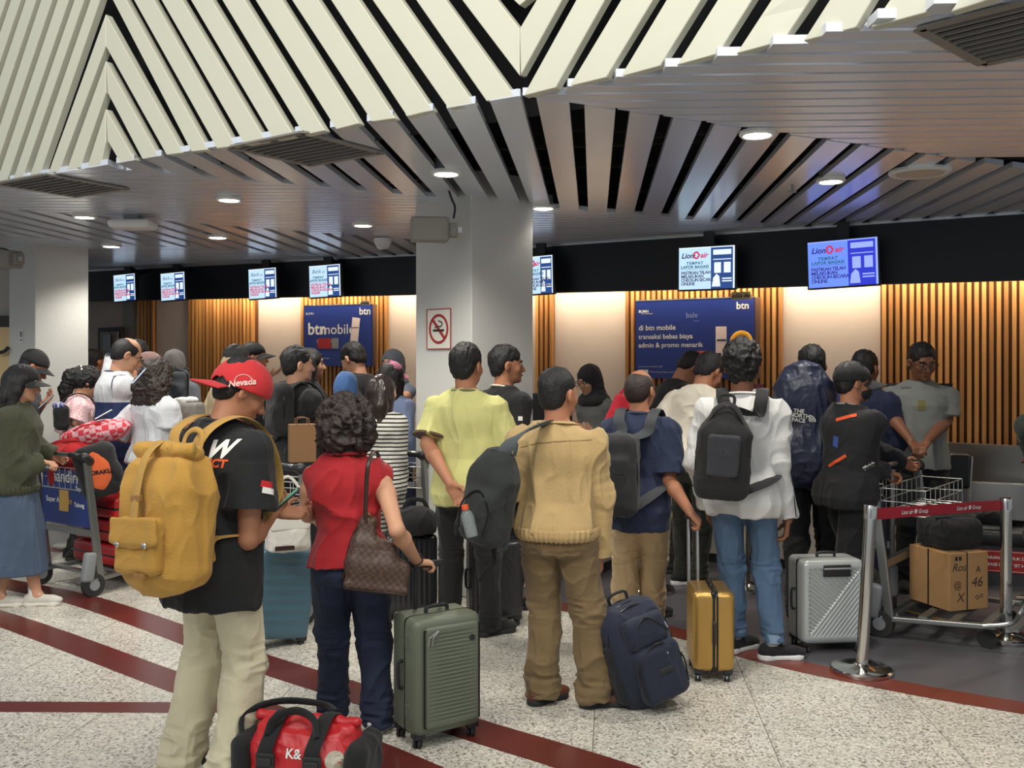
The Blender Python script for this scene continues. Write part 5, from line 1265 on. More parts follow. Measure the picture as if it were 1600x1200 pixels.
for sd in (1, -1): strap_over(e, pr, sd, blkn, e, .036, top=(.05*sd, .07, .25), bot=(.13*sd, .06, -.20))
# navy rain-covered rucksack
pr = W_['raincover']
e = bag_root('rucksack', 'tall rucksack under a wrinkled navy rain cover with white lettering', 1256, 668, 6.38, -10)
SDF(.008).box((0, 0, -.02), (.185, .125, .36), .10).ell((0, -.02, .22), (.19, .14, .22), k=.05).ell((0, -.05, -.18), (.20, .13, .20), k=.06).build('rain_cover', mat('rain_cover_nylon', S(28, 34, 58), .48, var=.2, vscale=6, spec=.5), e, disp=lambda Pt, N: Pt+N*(folds(Pt, .013, 10, 3, (1, 1, .6))+folds(Pt, .003, 24, 8, (1, 1, .7)))[:, None])
cov = e.children[0]
c_m = Matrix.Translation((0, 0, 0))
for txt, x_, z_ in (('THE', -.050, .115), ('NORTH', -.043, .085), ('FACE', -.050, .055)): wrap_on('cover_lettering', text_mesh(txt, .036, bold=.001), cov, (x_, -.20, z_), (0, 1, 0), (.1, 0, 1), inkw, e, .004)
mb = MB()
for r_ in (.014, .028, .042): mb.tube([(r_*math.cos(a), r_*math.sin(a), 0) for a in [i*R(90)/6 for i in range(7)]], .005, 4)
o = mb.build('t', None); wrap_on('quarter_dome_emblem', o.data, cov, (.012, -.20, .045), (0, 1, 0), (0, 0, 1), inkw, e, .004); bpy.data.objects.remove(o)
for sd in (1, -1): strap_over(e, pr, sd, blkn, e, .034, top=(.06*sd, .09, .25), bot=(.12*sd, .08, -.25))
# small dark rucksacks in the back
for key, lb, px, py, d, yaw, mm, sz in (('blackback', 'black backpack on the person in a black tee, left background', 438, 640, 7.20, -50, blkn, .9), ('greyscarf', 'charcoal backpack of the person in the grey headscarf', 281, 602, 9.34, -4, cloth('slate_nylon', (62, 66, 72)), .68)):
    e = bag_root('backpack', lb, px, py, d, yaw)
    SDF(.010).box((0, 0, 0), (.14*sz, .08*sz, .22*sz), .06).box((0, -.06*sz, -.06), (.11*sz, .04*sz, .12*sz), .04, k=.03).build('main_bag', mm, e, disp=cfold(.006, 10))
    seamline(spline([(-.13*sz, -.03, -.1), (-.13*sz, -.03, .1), (0, -.03, .215*sz), (.13*sz, -.03, .1), (.13*sz, -.03, -.1)], 5), .005, zipm, e)
    for sd in (1, -1): strap_over(e, W_[key], sd, mm, e, .03, top=(.05*sd, .06, .17), bot=(.09*sd, .05, -.16))
# little drawstring pack of the pink gingham top
e = bag_root('small_backpack', 'small navy patterned backpack on the pink gingham top', 96, 652, 8.28, -58)
SDF(.009).box((0, 0, 0), (.10, .06, .11), .05).build('main_bag', blkn, e, disp=cfold(.006, 12)); SDF(.009).ell((0, -.02, .10), (.10, .055, .035)).build('flap', checker_mat('blue_floral', S(40, 56, 120), S(206, 200, 206), 34, .8), e)
strap_over(e, W_['pink'], 1, blkn, e, .010, top=(.05, .04, .08), bot=(.07, .04, -.08))
# brown checked tote of the woman in red
chk = checker_mat('brown_check_canvas', S(88, 66, 54), S(68, 50, 43), 60, .45, bump=.05); brn = mat('dark_brown_leather', S(52, 32, 28), .4)
e = bag_root('handbag', 'brown checked leather shoulder bag of the person in red', 594, 868, 4.30, 14, cat='handbag', tilt=10)
g = SDF(.0055).box((0, 0, -.075), (.140, .055, .060), .03).box((-.035, 0, .0), (.100, .045, .07), .03, k=.07).box((0, 0, -.135), (.145, .060, .014), .012, k=.02).box((-.080, 0, .09), (.040, .030, .08), .025, k=.06)
g.build('bag_body', chk, e, disp=lambda Pt, N: Pt+N*folds(Pt, .005, 9, 2)[:, None])
MB().tube(spline([(-.146, .0, -.12), (-.142, .0, -.02), (-.128, 0, .08), (-.095, 0, .17)], 5), .010, 8, flat=2.2, up=(0, 1, 0)).build('side_trim', brn, e, smooth=True)
SDF(.006).box((0, 0, -.150), (.142, .058, .010), .010).build('base_trim', brn, e)
Mi = e.matrix_basis.inverted(); pw = W_['redwoman']
for dy in (-.014, .016):
    pts = [Mi @ at(*q) for q in ((571, 818, 4.27+dy), (572, 770, 4.25+dy), (575, 728, 4.22+dy), (582, 708, 4.30+dy), (588, 706, 4.42+dy), (592, 722, 4.52+dy), (590, 780, 4.50+dy), (586, 822, 4.36+dy))]
    MB().tube(spline(pts, 5), .0045, 8, flat=2.2, up=tuple(Mi.to_3x3() @ Vector((1, 0, 0)))).build('strap', brn, e, smooth=True)
for dy in (-.05, .045): MB().tube([(-.085+.012*math.cos(a), dy*.6, .165+.014*math.sin(a)) for a in [i*math.pi/6 for i in range(12)]], .003, 5, True).build('ring', mat('brass', S(150, 120, 70), .3, 1.), e, smooth=True)
# phones
def phone(px, py, d, yaw, label, tilt=50, scr=(60, 140, 110)):
    e = empty('phone', at(px, py, d), label=label, cat='phone', rot=(R(tilt), 0, R(yaw)))
    rbox('case', (.036, .075, .004), .0038, blackp, e, seg=2); MB().box((-.032, -.069, .0042), (.032, .069, .0048)).build('screen', mat('phone_screen_%d' % scr[0], S(*scr), .2, emit=S(*scr), estr=.7), e)
phone(446, 782, 4.02, -75, 'phone with a green-lit screen held by the red-capped person', 40)
phone(218, 588, 6.86, -60, 'phone held by the tall person in the white and navy polo', 50, (160, 176, 196))
phone(72, 628, 7.62, -60, 'phone held by the dark-capped person by the left column', 45, (150, 160, 170))
phone(162, 648, 7.4, -60, 'white phone held in front of the pink gingham top', 30, (196, 200, 206))
# ================================================================ SUITCASES
def wheel(mb, c, r=.024, wd=.016, ax=(1, 0, 0)):
    a = Vector(ax).normalized(); c = Vector(c)
    for s_ in (-1, 1): mb.cyl(c+a*s_*.004, c+a*s_*(.004+wd), r, r, 16)
def suitcase(label, px, py, yaw, w, dp, h, m, style='h', handle=.0, tilt=0, d=None, rim=None, hubm=None, ribs=26, hoff=None, name='suitcase', plain_back=False, roll_pitch=0):
    p = fl(px, py) if d is None else Vector(((px-CX)*d/FP, d, 0))
    e = empty(name, p, label=label, cat='suitcase'); e.matrix_basis = Matrix.Translation(p) @ Matrix.Rotation(R(yaw), 4, 'Z') @ Matrix.Rotation(R(tilt), 4, 'Y') @ Matrix.Rotation(R(roll_pitch), 4, 'X')
    wh = .055; hz = (h-wh)/2; cz = wh+hz; rim = rim or blackp
    def disp(Pt, N):
        out = Pt.copy(); face = np.abs(N[:, 1]) > .8; fx = np.clip((w/2-.035-np.abs(Pt[:, 0]))/.012, 0, 1); fz = np.clip((hz-.045-np.abs(Pt[:, 2]))/.012, 0, 1); mask = fx*fz*face
        if style == 'h': q = Pt[:, 2]*ribs/(2*hz)
        elif style == 'v': q = Pt[:, 0]*ribs/(w)
        elif style == 'diag':
            u = Pt[:, 0]*math.cos(R(40))+Pt[:, 2]*math.sin(R(40)); v_ = -Pt[:, 0]*math.cos(R(40))+Pt[:, 2]*math.sin(R(40)); low = (Pt[:, 2] < Pt[:, 0]*1.25+.0)
            q = np.where(low, (Pt[:, 0]*math.cos(R(38))-Pt[:, 2]*math.sin(R(38)))*0+(-Pt[:, 0]*.62+Pt[:, 2]*.78)*0+(Pt[:, 0]*.78-Pt[:, 2]*.62), (Pt[:, 0]*.62+Pt[:, 2]*.78))*ribs/(2*hz)
        else: q = None
        if q is not None:
            tri = np.abs((q % 1)-.5)*2; amp = (np.where(low, .004, .009) if style == 'diag' else .0045)*np.clip((tri-.25)*3, 0, 1)
            out[:, 1] -= np.sign(N[:, 1])*amp*mask
        return out
    dv = (max(8, ribs*5 if style in ('v', 'diag') else 8), 2, max(8, ribs*5 if style in ('h', 'diag') else 8))
    if style == 'diag': dv = (90, 2, 130)
    rbox('shell', (w/2, dp/2, hz), .035, m, e, seg=4, div=dv, disp=disp, loc=(0, 0, cz))
    rbox('zip_band', (w/2+.002, .010, hz+.002), .034, zipm, e, seg=4, div=(1, 1, 1), loc=(0, 0, cz))
    for sx in (-1, 1):
        for sy in (-1, 1):
            x_, y_ = sx*(w/2-.035), sy*(dp/2-.035)
            mb = MB().box((x_-.028, y_-.024, wh-.012), (x_+.028, y_+.024, wh+.02)).cyl((x_, y_, .035), (x_, y_, wh), .012)
            mb.build('caster_mount', rim, e, bevel=.006)
            mb = MB(); wheel(mb, (x_, y_+.004, .025), .025, .012, (math.cos(R(-yaw-10)), math.sin(R(-yaw-10)), 0)); wo = mb.build('caster_wheel', blackr, e)
            wo['kind'] = 'stuff'
            if hubm: MB().cyl(Vector((x_, y_+.004, .025))-Vector((math.cos(R(-yaw-10)), math.sin(R(-yaw-10)), 0))*.0178, Vector((x_, y_+.004, .025))+Vector((math.cos(R(-yaw-10)), math.sin(R(-yaw-10)), 0))*.0178, .016).build('hub', hubm, e)
    MB().tube(spline([(-.055, .0, h-.002), (-.05, 0, h+.022), (0, 0, h+.026), (.05, 0, h+.022), (.055, 0, h-.002)], 5), .009, 8).build('carry_handle', rim, e, smooth=True)
    MB().tube(spline([(-w/2+.0, 0, cz-.06), (-w/2-.020, 0, cz-.05), (-w/2-.022, 0, cz+.05), (-w/2, 0, cz+.06)], 5), .008, 8).build('side_handle', rim, e, smooth=True)
    if handle:
        yo = (dp/2-.025) if hoff is None else hoff; hw = .065 if w > .30 else .055
        hd = MB().cyl((-hw, yo, h-.03), (-hw, yo, h+handle), .009).cyl((hw, yo, h-.03), (hw, yo, h+handle), .009)
        for s_ in (-1, 1): MB().cyl((hw*s_, yo, h-.01), (hw*s_, yo, h+handle), .0085).build('telescopic_tube', rim if handle < .3 and rim is blackp else alu, e)
        rbox('grip', (hw+.018, .014, .016), .012, blackp, e, loc=(0, yo, h+handle))
    return e
grn = mat('olive_grey_shell', S(98, 104, 88), .45, var=.05, vscale=4, bump=.08, bscale=300)
e = suitcase('olive grey ribbed cabin case with a raised handle in the foreground', 682, 1150, 33, .345, .235, .575, grn, 'none', .20, hoff=.085)
rbox('front_compartment', (.135, .014, .225), .013, grn, e, seg=3, div=(4, 1, 130), loc=(.012, -.122, .315), disp=lambda Pt, N: Pt-np.stack([0*Pt[:, 0], np.where((N[:, 1] < -.8) & (np.abs(Pt[:, 0]-.0) < .105) & (np.abs(Pt[:, 2]) < .20), -.0040*np.clip((np.abs(((Pt[:, 2]*58) % 1)-.5)*2-.3)*3, 0, 1), 0), 0*Pt[:, 0]], 1))
MB().tube([(-.130, -.1285, .10), (-.130, -.1285, .53), (.152, -.1285, .53), (.152, -.1285, .10)], .004, 5, True).build('compartment_zip', zipm, e)
MB().lathe([(.001, 0), (.014, 0), (.014, .004), (.001, .004)], 18, Matrix.Translation((.11, -.136, .47)) @ Matrix.Rotation(R(90), 4, 'X')).build('round_badge', blackp, e)
for z_ in (.16, .47): MB().box((-.174, -.075, z_-.03), (-.168, -.02, z_+.03)).build('side_buffer', grn, e, bevel=.004)
for dx in (-.05, -.03): MB().tube([(-.06+dx*.2, -.142, .525), (-.065+dx, -.146, .50), (-.07+dx, -.145, .465)], .003, 5).build('zip_pull', alu, e)
gold = mat('brushed_gold_shell', S(176, 138, 74), .30, .6, bump=.04, bscale=150)
e = suitcase('small gold hard-shell case with silver-hubbed wheels', 1109, 1052, 86, .33, .225, .485, gold, 'v', .40, ribs=6, hubm=chrome, hoff=0)
for o in list(e.children):
    if o.name.startswith(('telescopic_tube', 'grip')): bpy.data.objects.remove(o)
rbox('centre_strip', (.1665, .016, .218), .015, zipm, e, seg=3, loc=(0, 0, .27))
MB().cyl((.155, .095, .40), (.160, .10, .835), .010).build('telescopic_tube', alu, e); MB().cyl((.155, .045, .40), (.160, .05, .835), .010).build('telescopic_tube', alu, e)
rbox('grip', (.016, .05, .018), .013, blackp, e, loc=(.160, .075, .845))
MB().lathe([(.001, .008), (.010, .006), (.012, 0)], 12, Matrix.Translation((.160, .075, .861))).build('release_button', chrome, e)
silv = mat('silver_grooved_shell', S(176, 180, 178), .36, .35, bump=.04, bscale=150)
e = suitcase('silver case with slanting grooves beside the leaning barrier post', 1290, 1012, 6, .385, .25, .55, silv, 'diag', 0, ribs=24)
rbox('handle_recess', (.085, .008, .035), .007, blackp, e, loc=(.015, -.124, .49)); MB().tube(spline([(-.06, -.128, .5), (-.055, -.142, .505), (.085, -.142, .505), (.09, -.128, .5)], 4), .006, 6).build('front_handle', greyp, e, smooth=True)
MB().tube([(-.19, -.03, .07), (-.19, -.03, .54), (.19, -.03, .54), (.19, -.03, .07)], .007, 6, True).build('corner_frame', blackp, e)
teal = mat('teal_shell', S(64, 94, 108), .34, bump=.05, bscale=200)
e = suitcase('teal ribbed case leaning behind the red-capped person', 424, 1008, 38, .37, .24, .60, teal, 'h', .22, ribs=9, tilt=8)
e = suitcase('black hard case standing behind the olive grey case', 638, 958, 20, .36, .24, .56, mat('black_gloss_shell', (.018, .018, .02), .22), 'v', 0, ribs=10, d=6.55)
e = suitcase('black wrapped case between the yellow polo and the khaki jacket', 772, 968, 15, .34, .24, .56, mat('black_wrapped_shell', (.022, .022, .024), .25, bump=.6, bscale=18), 'none', 0, d=6.35)
# soft bag on the black case, white bag on the teal case
e = bag_root('duffel_bag', 'black soft bag lying on the black case behind the person in red', 648, 812, 6.5, 15, cat='bag')
SDF(.009).ell((0, 0, .0), (.16, .12, .095)).box((0, 0, -.05), (.14, .10, .04), .03, k=.04).build('bag_body', blkn, e, disp=cfold(.010, 10)); MB().tube(spline([(-.08, 0, .07), (-.04, 0, .13), (.05, 0, .13), (.09, 0, .07)], 5), .008, 6, flat=2).build('carry_handle', blkn, e, smooth=True)
wht = cloth('white_synthetic_leather', (206, 202, 192))
e = bag_root('tote_bag', 'white handbag with a brown tag resting on the teal case', 450, 830, 5.62, 25, cat='bag')
SDF(.0075).box((0, 0, 0), (.125, .07, .115), .03).box((0, -.06, -.03), (.10, .022, .06), .02, k=.015).build('bag_body', wht, e, disp=cfold(.006, 10)); SDF(.007).box((0, -.05, .06), (.115, .035, .05), .02).build('flap', wht, e)
MB().box((-.09, -.085, -.095), (.02, -.075, -.07)).build('brown_tag', brn, e)
MB().tube(spline([(-.10, 0, .10), (-.09, 0, .24), (0, 0, .32), (.08, 0, .22), (.10, 0, .10)], 6), .006, 6, flat=1.6).build('strap', wht, e, smooth=True)
# navy wheeled rucksack
nav = cloth('navy_ballistic_nylon', (24, 30, 50)); nav2 = cloth('black_side_nylon', (16, 17, 22))
p0 = fl(1022, 1108); e = empty('wheeled_rucksack', p0, label='big navy wheeled rucksack leaning against the khaki trousers', cat='suitcase'); e.matrix_basis = Matrix.Translation(p0+Vector((0, .10, 0))) @ Matrix.Rotation(R(24), 4, 'Z') @ Matrix.Rotation(R(-16), 4, 'Y') @ Matrix.Rotation(R(-6), 4, 'X')
SDF(.0065).box((0, .0, .27), (.175, .125, .255), .09).ell((.0, -.05, .25), (.165, .135, .23), k=.05).build('main_bag', nav, e, disp=cfold(.007, 9))
SDF(.0065).box((.02, -.165, .19), (.125, .045, .14), .04).build('front_pocket', nav, e, disp=cfold(.006, 11)); SDF(.0065).box((.01, -.150, .40), (.115, .040, .075), .035).build('upper_pocket', nav, e, disp=cfold(.005, 12))
SDF(.0065).box((-.168, -.01, .22), (.022, .09, .15), .02).build('side_panel', nav2, e, disp=cfold(.005, 12))
for yy, zz, sc_ in ((-.04, .0, 1.), (-.085, -.01, .96), (.03, 0, 1.)): seamline(spline([(-.170*sc_, yy, .08), (-.183*sc_, yy, .25), (-.15*sc_, yy, .46+zz), (0, yy, .528+zz), (.15*sc_, yy, .46+zz), (.183*sc_, yy, .25), (.17*sc_, yy, .08)], 7), .0055, zipm, e)
seamline(spline([(-.10, -.196, .10), (-.108, -.20, .24), (.02, -.20, .335), (.14, -.20, .24), (.14, -.196, .1)], 6), .005, zipm, e); seamline(spline([(-.095, -.186, .36), (.0, -.190, .472), (.115, -.186, .37)], 6), .005, zipm, e)
for x_, z_ in ((.06, .30), (.10, .42)): MB().tube([(x_, -.205, z_), (x_+.005, -.212, z_-.03)], .004, 5).build('zip_pull', alu, e)
SDF(.0055).box((.03, -.212, .20), (.04, .004, .016), .004).build('rubber_patch', blackr, e)
for x_ in (-.12, .12): MB().cyl((x_-.015, .08, .03), (x_+.015, .08, .03), .032, n=18).build('wheel', blackr, e)
MB().tube(spline([(-.05, .02, .52), (-.045, .02, .57), (.045, .02, .57), (.05, .02, .52)], 5), .012, 8, flat=.6).build('grab_loop', nav2, e, smooth=True)
# red duffel in the foreground
rdn = mat('red_tarpaulin', S(186, 34, 40), .42, var=.08, vscale=6, bump=.1, bscale=60)
v = Vector((-.81, 3.80, .150)); e = empty('duffel_bag', v, label='red waterproof duffel bag with black ends and handles on the floor', cat='bag'); e.matrix_basis = Matrix.Translation(v) @ Matrix.Rotation(R(-12), 4, 'Z')
SDF(.0065).box((0, 0, .0), (.225, .135, .13), .10).box((0, .01, .12), (.20, .05, .035), .03, k=.05).build('bag_body', rdn, e, disp=lambda Pt, N: Pt+N*(folds(Pt, .010, 8, 6, (.6, 1, 1))+folds(Pt, .004, 20, 3, (1, 1, 1)))[:, None])
for sd in (-1, 1): SDF(.0065).box((.235*sd, 0, -.01), (.045, .128, .115), .045).build('end_panel', blkn, e, disp=cfold(.006, 12))
SDF(.006).cap((-.20, .01, .150), (.20, .01, .150), .022).build('rolled_closure', rdn, e, disp=cfold(.006, 14))
for x_ in (-.10, .09):
    MB().tube(spline([(x_-.01, -.165, -.10), (x_-.01, -.158, .05), (x_, -.115, .125), (x_, .0, .178), (x_+.01, .11, .12), (x_+.01, .155, .0)], 6), .006, 8, flat=5, up=(1, 0, 0)).build('strap', blkn, e, smooth=True)
MB().tube(spline([(-.11, -.12, .13), (-.09, -.10, .185), (-.02, -.06, .205), (.06, -.08, .185), (.09, -.12, .13)], 7), .011, 8, flat=1.6).build('carry_handle', blkn, e, smooth=True)
MB().tube(spline([(-.25, -.06, .08), (-.27, .0, .15), (-.16, .08, .185), (.02, .10, .18), (.10, .06, .165)], 7), .012, 8, flat=1.8).build('shoulder_strap', blkn, e, smooth=True)
for x_ in (-.10, .09): MB().box((x_-.038, -.170, .02), (x_+.038, -.152, .075)).box((x_-.03, -.178, .03), (x_+.03, -.166, .06)).build('buckle', blackp, e, bevel=.005)
dm_ = mat('reflective_grey', S(170, 160, 140), .35); wrap_on('oval_emblem', (lambda o: (o.data, bpy.data.objects.remove(o))[0])(MB().lathe([(.0001, 0), (.036, 0)], 20, cap=False).build('t', None)), e.children[0], (.165, -.12, .05), (0, 1, -.4), (0, 0, 1), dm_, e, .004)
wrap_on('white_print', text_mesh('K&', .05, bold=.001), e.children[0], (.0, -.12, .06), (0, 1, -.4), (0, 0, 1), inkw, e, .004)
# ================================================================ TROLLEYS
tfr = mat('trolley_aluminium', S(150, 152, 150), .38, .9); tbl = mat('ad_panel_blue', S(30, 52, 116), .4); tbl2 = mat('ad_panel_navy', S(24, 28, 60), .4)
def trolley(label, left, vec, w=.8, panel=None, basket=True, L=.80, hgt=1.03, pz=None):
    """left: floor point under the rear left post, vec: direction of the axle, the trolley runs to its left-hand normal"""
    u = Vector((vec[0], vec[1], 0)).normalized()
    if vec[2] < 0: left = left+u*w; u = -u
    f = Vector((-u.y, u.x, 0))
    e = empty('luggage_trolley', left, label=label, cat='trolley'); e.matrix_basis = Matrix.Translation(left) @ Matrix((u, f, Vector((0, 0, 1)))).transposed().to_4x4()
    for x_ in (0, w):
        MB().bar((x_, .04, .10), (x_, -.07, hgt-.03), .055, .032, up=(1, 0, 0)).build('post', tfr, e, bevel=.006)
        mb = MB().cyl((x_-.022, -.02, .085), (x_+.022, -.02, .085), .085, n=22); mb.build('rear_wheel', blackr, e, smooth=True)
        MB().cyl((x_-.026, -.02, .085), (x_+.026, -.02, .085), .040, n=16).build('hub', greyp, e)
        rbox('wheel_guard', (.034, .045, .11), .025, greyp, e, loc=(x_, -.055, .22), rot=(R(-8), 0, 0))
        MB().bar((x_, -.02, .12), (x_+(.10 if x_ == 0 else -.10), L, .15), .05, .03).build('side_rail', tfr, e, bevel=.005)
        SDF(.010).cap((x_, -.09, hgt), (x_, -.05, hgt-.03), .036, k=.02).cap((x_, -.09, hgt), (x_+(.16 if x_ == 0 else -.16), -.10, hgt+.012), .024, k=.02).build('brake_grip', blackp, e)
    for x_ in (.16, w-.16): MB().cyl((x_-.014, L-.06, .055), (x_+.014, L-.06, .055), .055, n=18).build('front_wheel', blackr, e, smooth=True)
    MB().cyl((.05, -.10, hgt+.012), (w-.05, -.10, hgt+.012), .016).build('handle_bar', tfr, e, smooth=True)
    for y_ in (.05, .22, .39, .56, .72): MB().bar((.03+y_*.1, y_, .145), (w-.03-y_*.1, y_, .145), .05, .02).build('deck_slat', tfr, e)
    MB().tube(spline([(.02, L-.05, .16), (.05, L+.10, .20), (.10, L+.16, .30), (w-.10, L+.16, .30), (w-.05, L+.10, .20), (w-.02, L-.05, .16)], 5), .014, 8).build('front_guard', tfr, e, smooth=True)
    MB().bar((0, .0, .46), (w, .0, .46), .04, .05).build('cross_bar', tfr, e)
    if basket:
        mb = MB(); z0, z1 = hgt-.26, hgt-.10; y0, y1 = -.03, .24
        for z_ in (z0, (z0+z1)/2, z1): mb.tube([(.04, y0, z_), (w-.04, y0, z_), (w-.04, y1, z_), (.04, y1, z_)], .004, 5, True)
        for i in range(9):
            x_ = .04+(w-.08)*i/8; mb.tube([(x_, y0, z1), (x_, y0, z0), (x_, y1, z0), (x_, y1, z1)], .003, 5)
        o = mb.build('wire_basket', mat('basket_wire', S(190, 190, 184), .4, .6), e)
    if panel:
        m_, txts = panel
        pz = pz or (.50, hgt-.12); pn = MB().box((.035, -.03, pz[0]), (w-.035, -.015, pz[1])).build('advert_panel', m_, e)
        for (t_, s_, x_, z_, mm) in txts: text('advert_lettering', t_, s_, mm, e, (w/2+x_, -.032, z_), (R(90), 0, 0), bold=.001)
    return e
golds = mat('gold_ink', S(206, 160, 80), .5)
pl = Vector((-3.66, 7.50, 0)); pl2 = Vector((-3.08, 7.10, 0))
TL = trolley('luggage trolley with a blue advert panel pushed by the olive bomber jacket', pl, (pl2.x-pl.x, pl2.y-pl.y, 1), (pl2-pl).length, (tbl, [('mandiri', .13, -.02, .86, inkw), ('Super App', .055, -.14, .68, inkw), ('livin', .07, .04, .68, golds), ('Taplus', .045, .2, .78, inkw), ('Tabung', .045, .19, .66, inkw)]))
MB().box((.28, -.034, .60), (.40, -.031, .76)).build('advert_picture', golds, TL)
pa = fl(1388, 995); pa.y += 0
TR = trolley('luggage trolley carrying a cardboard box, right', Vector((2.33, 6.02, 0)), (.62, .76, -1), .92, None, L=.62)
T5 = trolley('luggage trolley with a dark blue advert panel beside the black cap and mask', Vector((2.22, 6.80, 0)), (.95, -.28, 1), .44, (tbl2, [('bayar payroll', .058, 0, .64, inkw), ('gaji yang', .058, -.06, .55, inkw), ('paling care', .060, .0, .45, inkw)]), pz=(.30, .76))
T3 = trolley('empty luggage trolley between the red cap and the person in red', Vector((-2.02, 6.62, 0)), (.9, -.35, 1), .72)
T4 = trolley('luggage trolley left of the middle column behind the striped top', Vector((-1.22, 7.55, 0)), (.9, -.35, 1), .62)
# loads of the left trolley
def local_on(e, v): return e.matrix_basis @ Vector(v)
lw = (pl2-pl).length
rs = mat('red_case_shell', S(176, 30, 32), .35)
yawL = math.degrees(math.atan2((pl2-pl).y, (pl2-pl).x))
for i, (z_, dx) in enumerate(((.165, 0), (.345, .02), (.525, -.02))):
    p_ = local_on(TL, (lw/2+.02+dx, .48, z_+.085)); e = empty('suitcase', label=['bottom', 'middle', 'top'][i]+' red case of the three stacked on the left trolley', cat='suitcase', group='red cases stacked on the left trolley')
    e.matrix_basis = Matrix.Translation(p_) @ Matrix.Rotation(R(yawL), 4, 'Z')
    rbox('shell', (.30, .29, .083), .035, rs, e, seg=3, div=(6, 6, 1)); rbox('zip_band', (.302, .292, .012), .011, zipm, e, seg=2)
    MB().tube(spline([(.30, -.06, 0), (.325, -.05, 0), (.325, .05, 0), (.30, .06, 0)], 4), .009, 6).build('side_handle', blackp, e, smooth=True); MB().tube(spline([(-.06, -.29, 0), (-.05, -.318, 0), (.05, -.318, 0), (.06, -.29, 0)], 4), .009, 6).build('carry_handle', blackp, e, smooth=True)
e = empty('backpack', label='black and orange backpack tilted on the left trolley', cat='backpack'); p_ = local_on(TL, (lw-.06, .06, .92)); e.matrix_basis = Matrix.Translation(p_) @ Matrix.Rotation(R(12), 4, 'Z') @ Matrix.Rotation(R(-16), 4, 'Y')
SDF(.008).box((0, 0, 0), (.15, .10, .20), .08).build('main_bag', blkn, e, disp=cfold(.008, 9)); fo = SDF(.0075).ell((.015, -.085, -.0), (.095, .035, .155)).build('orange_panel', cloth('orange_nylon', (206, 92, 44)), e, disp=cfold(.004, 11))
wrap_on('bag_lettering', text_mesh('KYORAKU', .042, bold=.002), fo, (.015, -.13, -.01), (0, 1, 0), (.15, 0, 1), blk, e, .004)
SDF(.008).ell((.12, -.03, -.04), (.05, .07, .10)).build('side_pocket', blkn, e)
rb = cloth('coral_red_nylon', (206, 46, 48)); pk = checker_mat('pink_red_print', S(206, 60, 70), S(226, 170, 178), 22, .8)
e = empty('duffel_bag', label='bright red soft bag lying in the basket of the left trolley', cat='bag'); p_ = local_on(TL, (.22, .10, 1.03)); e.matrix_basis = Matrix.Translation(p_) @ Matrix.Rotation(R(5), 4, 'Z') @ Matrix.Rotation(R(-10), 4, 'Y')
SDF(.008).ell((0, 0, 0), (.23, .15, .105)).build('bag_body', rb, e, disp=cfold(.014, 9)); MB().tube(spline([(-.2, -.06, .05), (-.05, -.12, .10), (.1, -.11, .09), (.2, -.05, .03)], 6), .006, 6, flat=2).build('strap', rb, e, smooth=True)
e = empty('duffel_bag', label='pink and red printed soft bag on top of the left trolley', cat='bag'); p_ = local_on(TL, (.36, .22, 1.18)); e.matrix_basis = Matrix.Translation(p_) @ Matrix.Rotation(R(5), 4, 'Z') @ Matrix.Rotation(R(-12), 4, 'Y')
SDF(.008).ell((0, 0, 0), (.27, .14, .095)).build('bag_body', pk, e, disp=cfold(.012, 9)); MB().tube(spline([(-.22, -.05, .03), (0, -.13, .075), (.22, -.05, .02)], 6), .006, 6).build('zip', rb, e, smooth=True)
e = empty('duffel_bag', label='dark red bag hanging inside the wire basket of the left trolley', cat='bag'); p_ = local_on(TL, (.24, .10, .85)); e.matrix_basis = Matrix.Translation(p_)
SDF(.009).box((0, 0, 0), (.17, .09, .085), .05).build('bag_body', cloth('crimson_bag', (150, 26, 34)), e, disp=cfold(.008, 10))
e = empty('document_folder', label='folded white papers lying on the basket beside the orange bag', cat='papers'); p_ = local_on(TL, (.60, .02, 1.02)); e.matrix_basis = Matrix.Translation(p_) @ Matrix.Rotation(R(-25), 4, 'X')
for i in range(3): MB().box((-.09+.01*i, -.06, .006*i), (.09+.01*i, .06, .006*i+.003)).build('sheet', inkw, e)
# loads of the right trolley
card = mat('cardboard', S(168, 128, 84), .85, var=.12, vscale=7); ink = mat('marker_ink', S(50, 40, 34), .8)
yawR = math.degrees(math.atan2(.76, .62))
e = empty('cardboard_box', label='taped cardboard box with marker scribbles and a black band on the right trolley', cat='box'); p_ = local_on(TR, (.46, .28, .165)); e.matrix_basis = Matrix.Translation(p_) @ Matrix.Rotation(R(18), 4, 'Z')
MB().box((-.16, -.16, 0), (.14, .20, .36)).build('carton', card, e, bevel=.004); MB().box((-.03, -.1605, -.001), (-.02, .201, .3615)).box((-.163, .02, -.001), (.141, .03, .3612)).build('strapping_band', blackp, e)
MB().box((-.159, .0, .359), (.139, .05, .3618)).build('packing_tape', mat('brown_tape', S(182, 140, 84), .3), e)
for (t_, s_, x_, z_, sh_) in (('Ros', .07, -.09, .27, .3), ('46', .09, .05, .17, .2), ('@', .06, -.10, .16, 0), ('A', .06, .06, .25, .1), ('X', .08, -.08, .08, .2), ('o=', .06, .07, .08, 0)): text('marker_writing', t_, s_, ink, e, (x_, -.1615, z_), (R(90), 0, 0), shear=sh_)
for i in (0, 1): MB().box((-.12+i*.03, -.1622, .315), (-.10+i*.03, -.1605, .34)).build('printed_mark', ink, e)
e = empty('duffel_bag', label='black soft bag on top of the cardboard box', cat='bag'); p_ = local_on(TR, (.42, .26, .62)); e.matrix_basis = Matrix.Translation(p_) @ Matrix.Rotation(R(18), 4, 'Z')
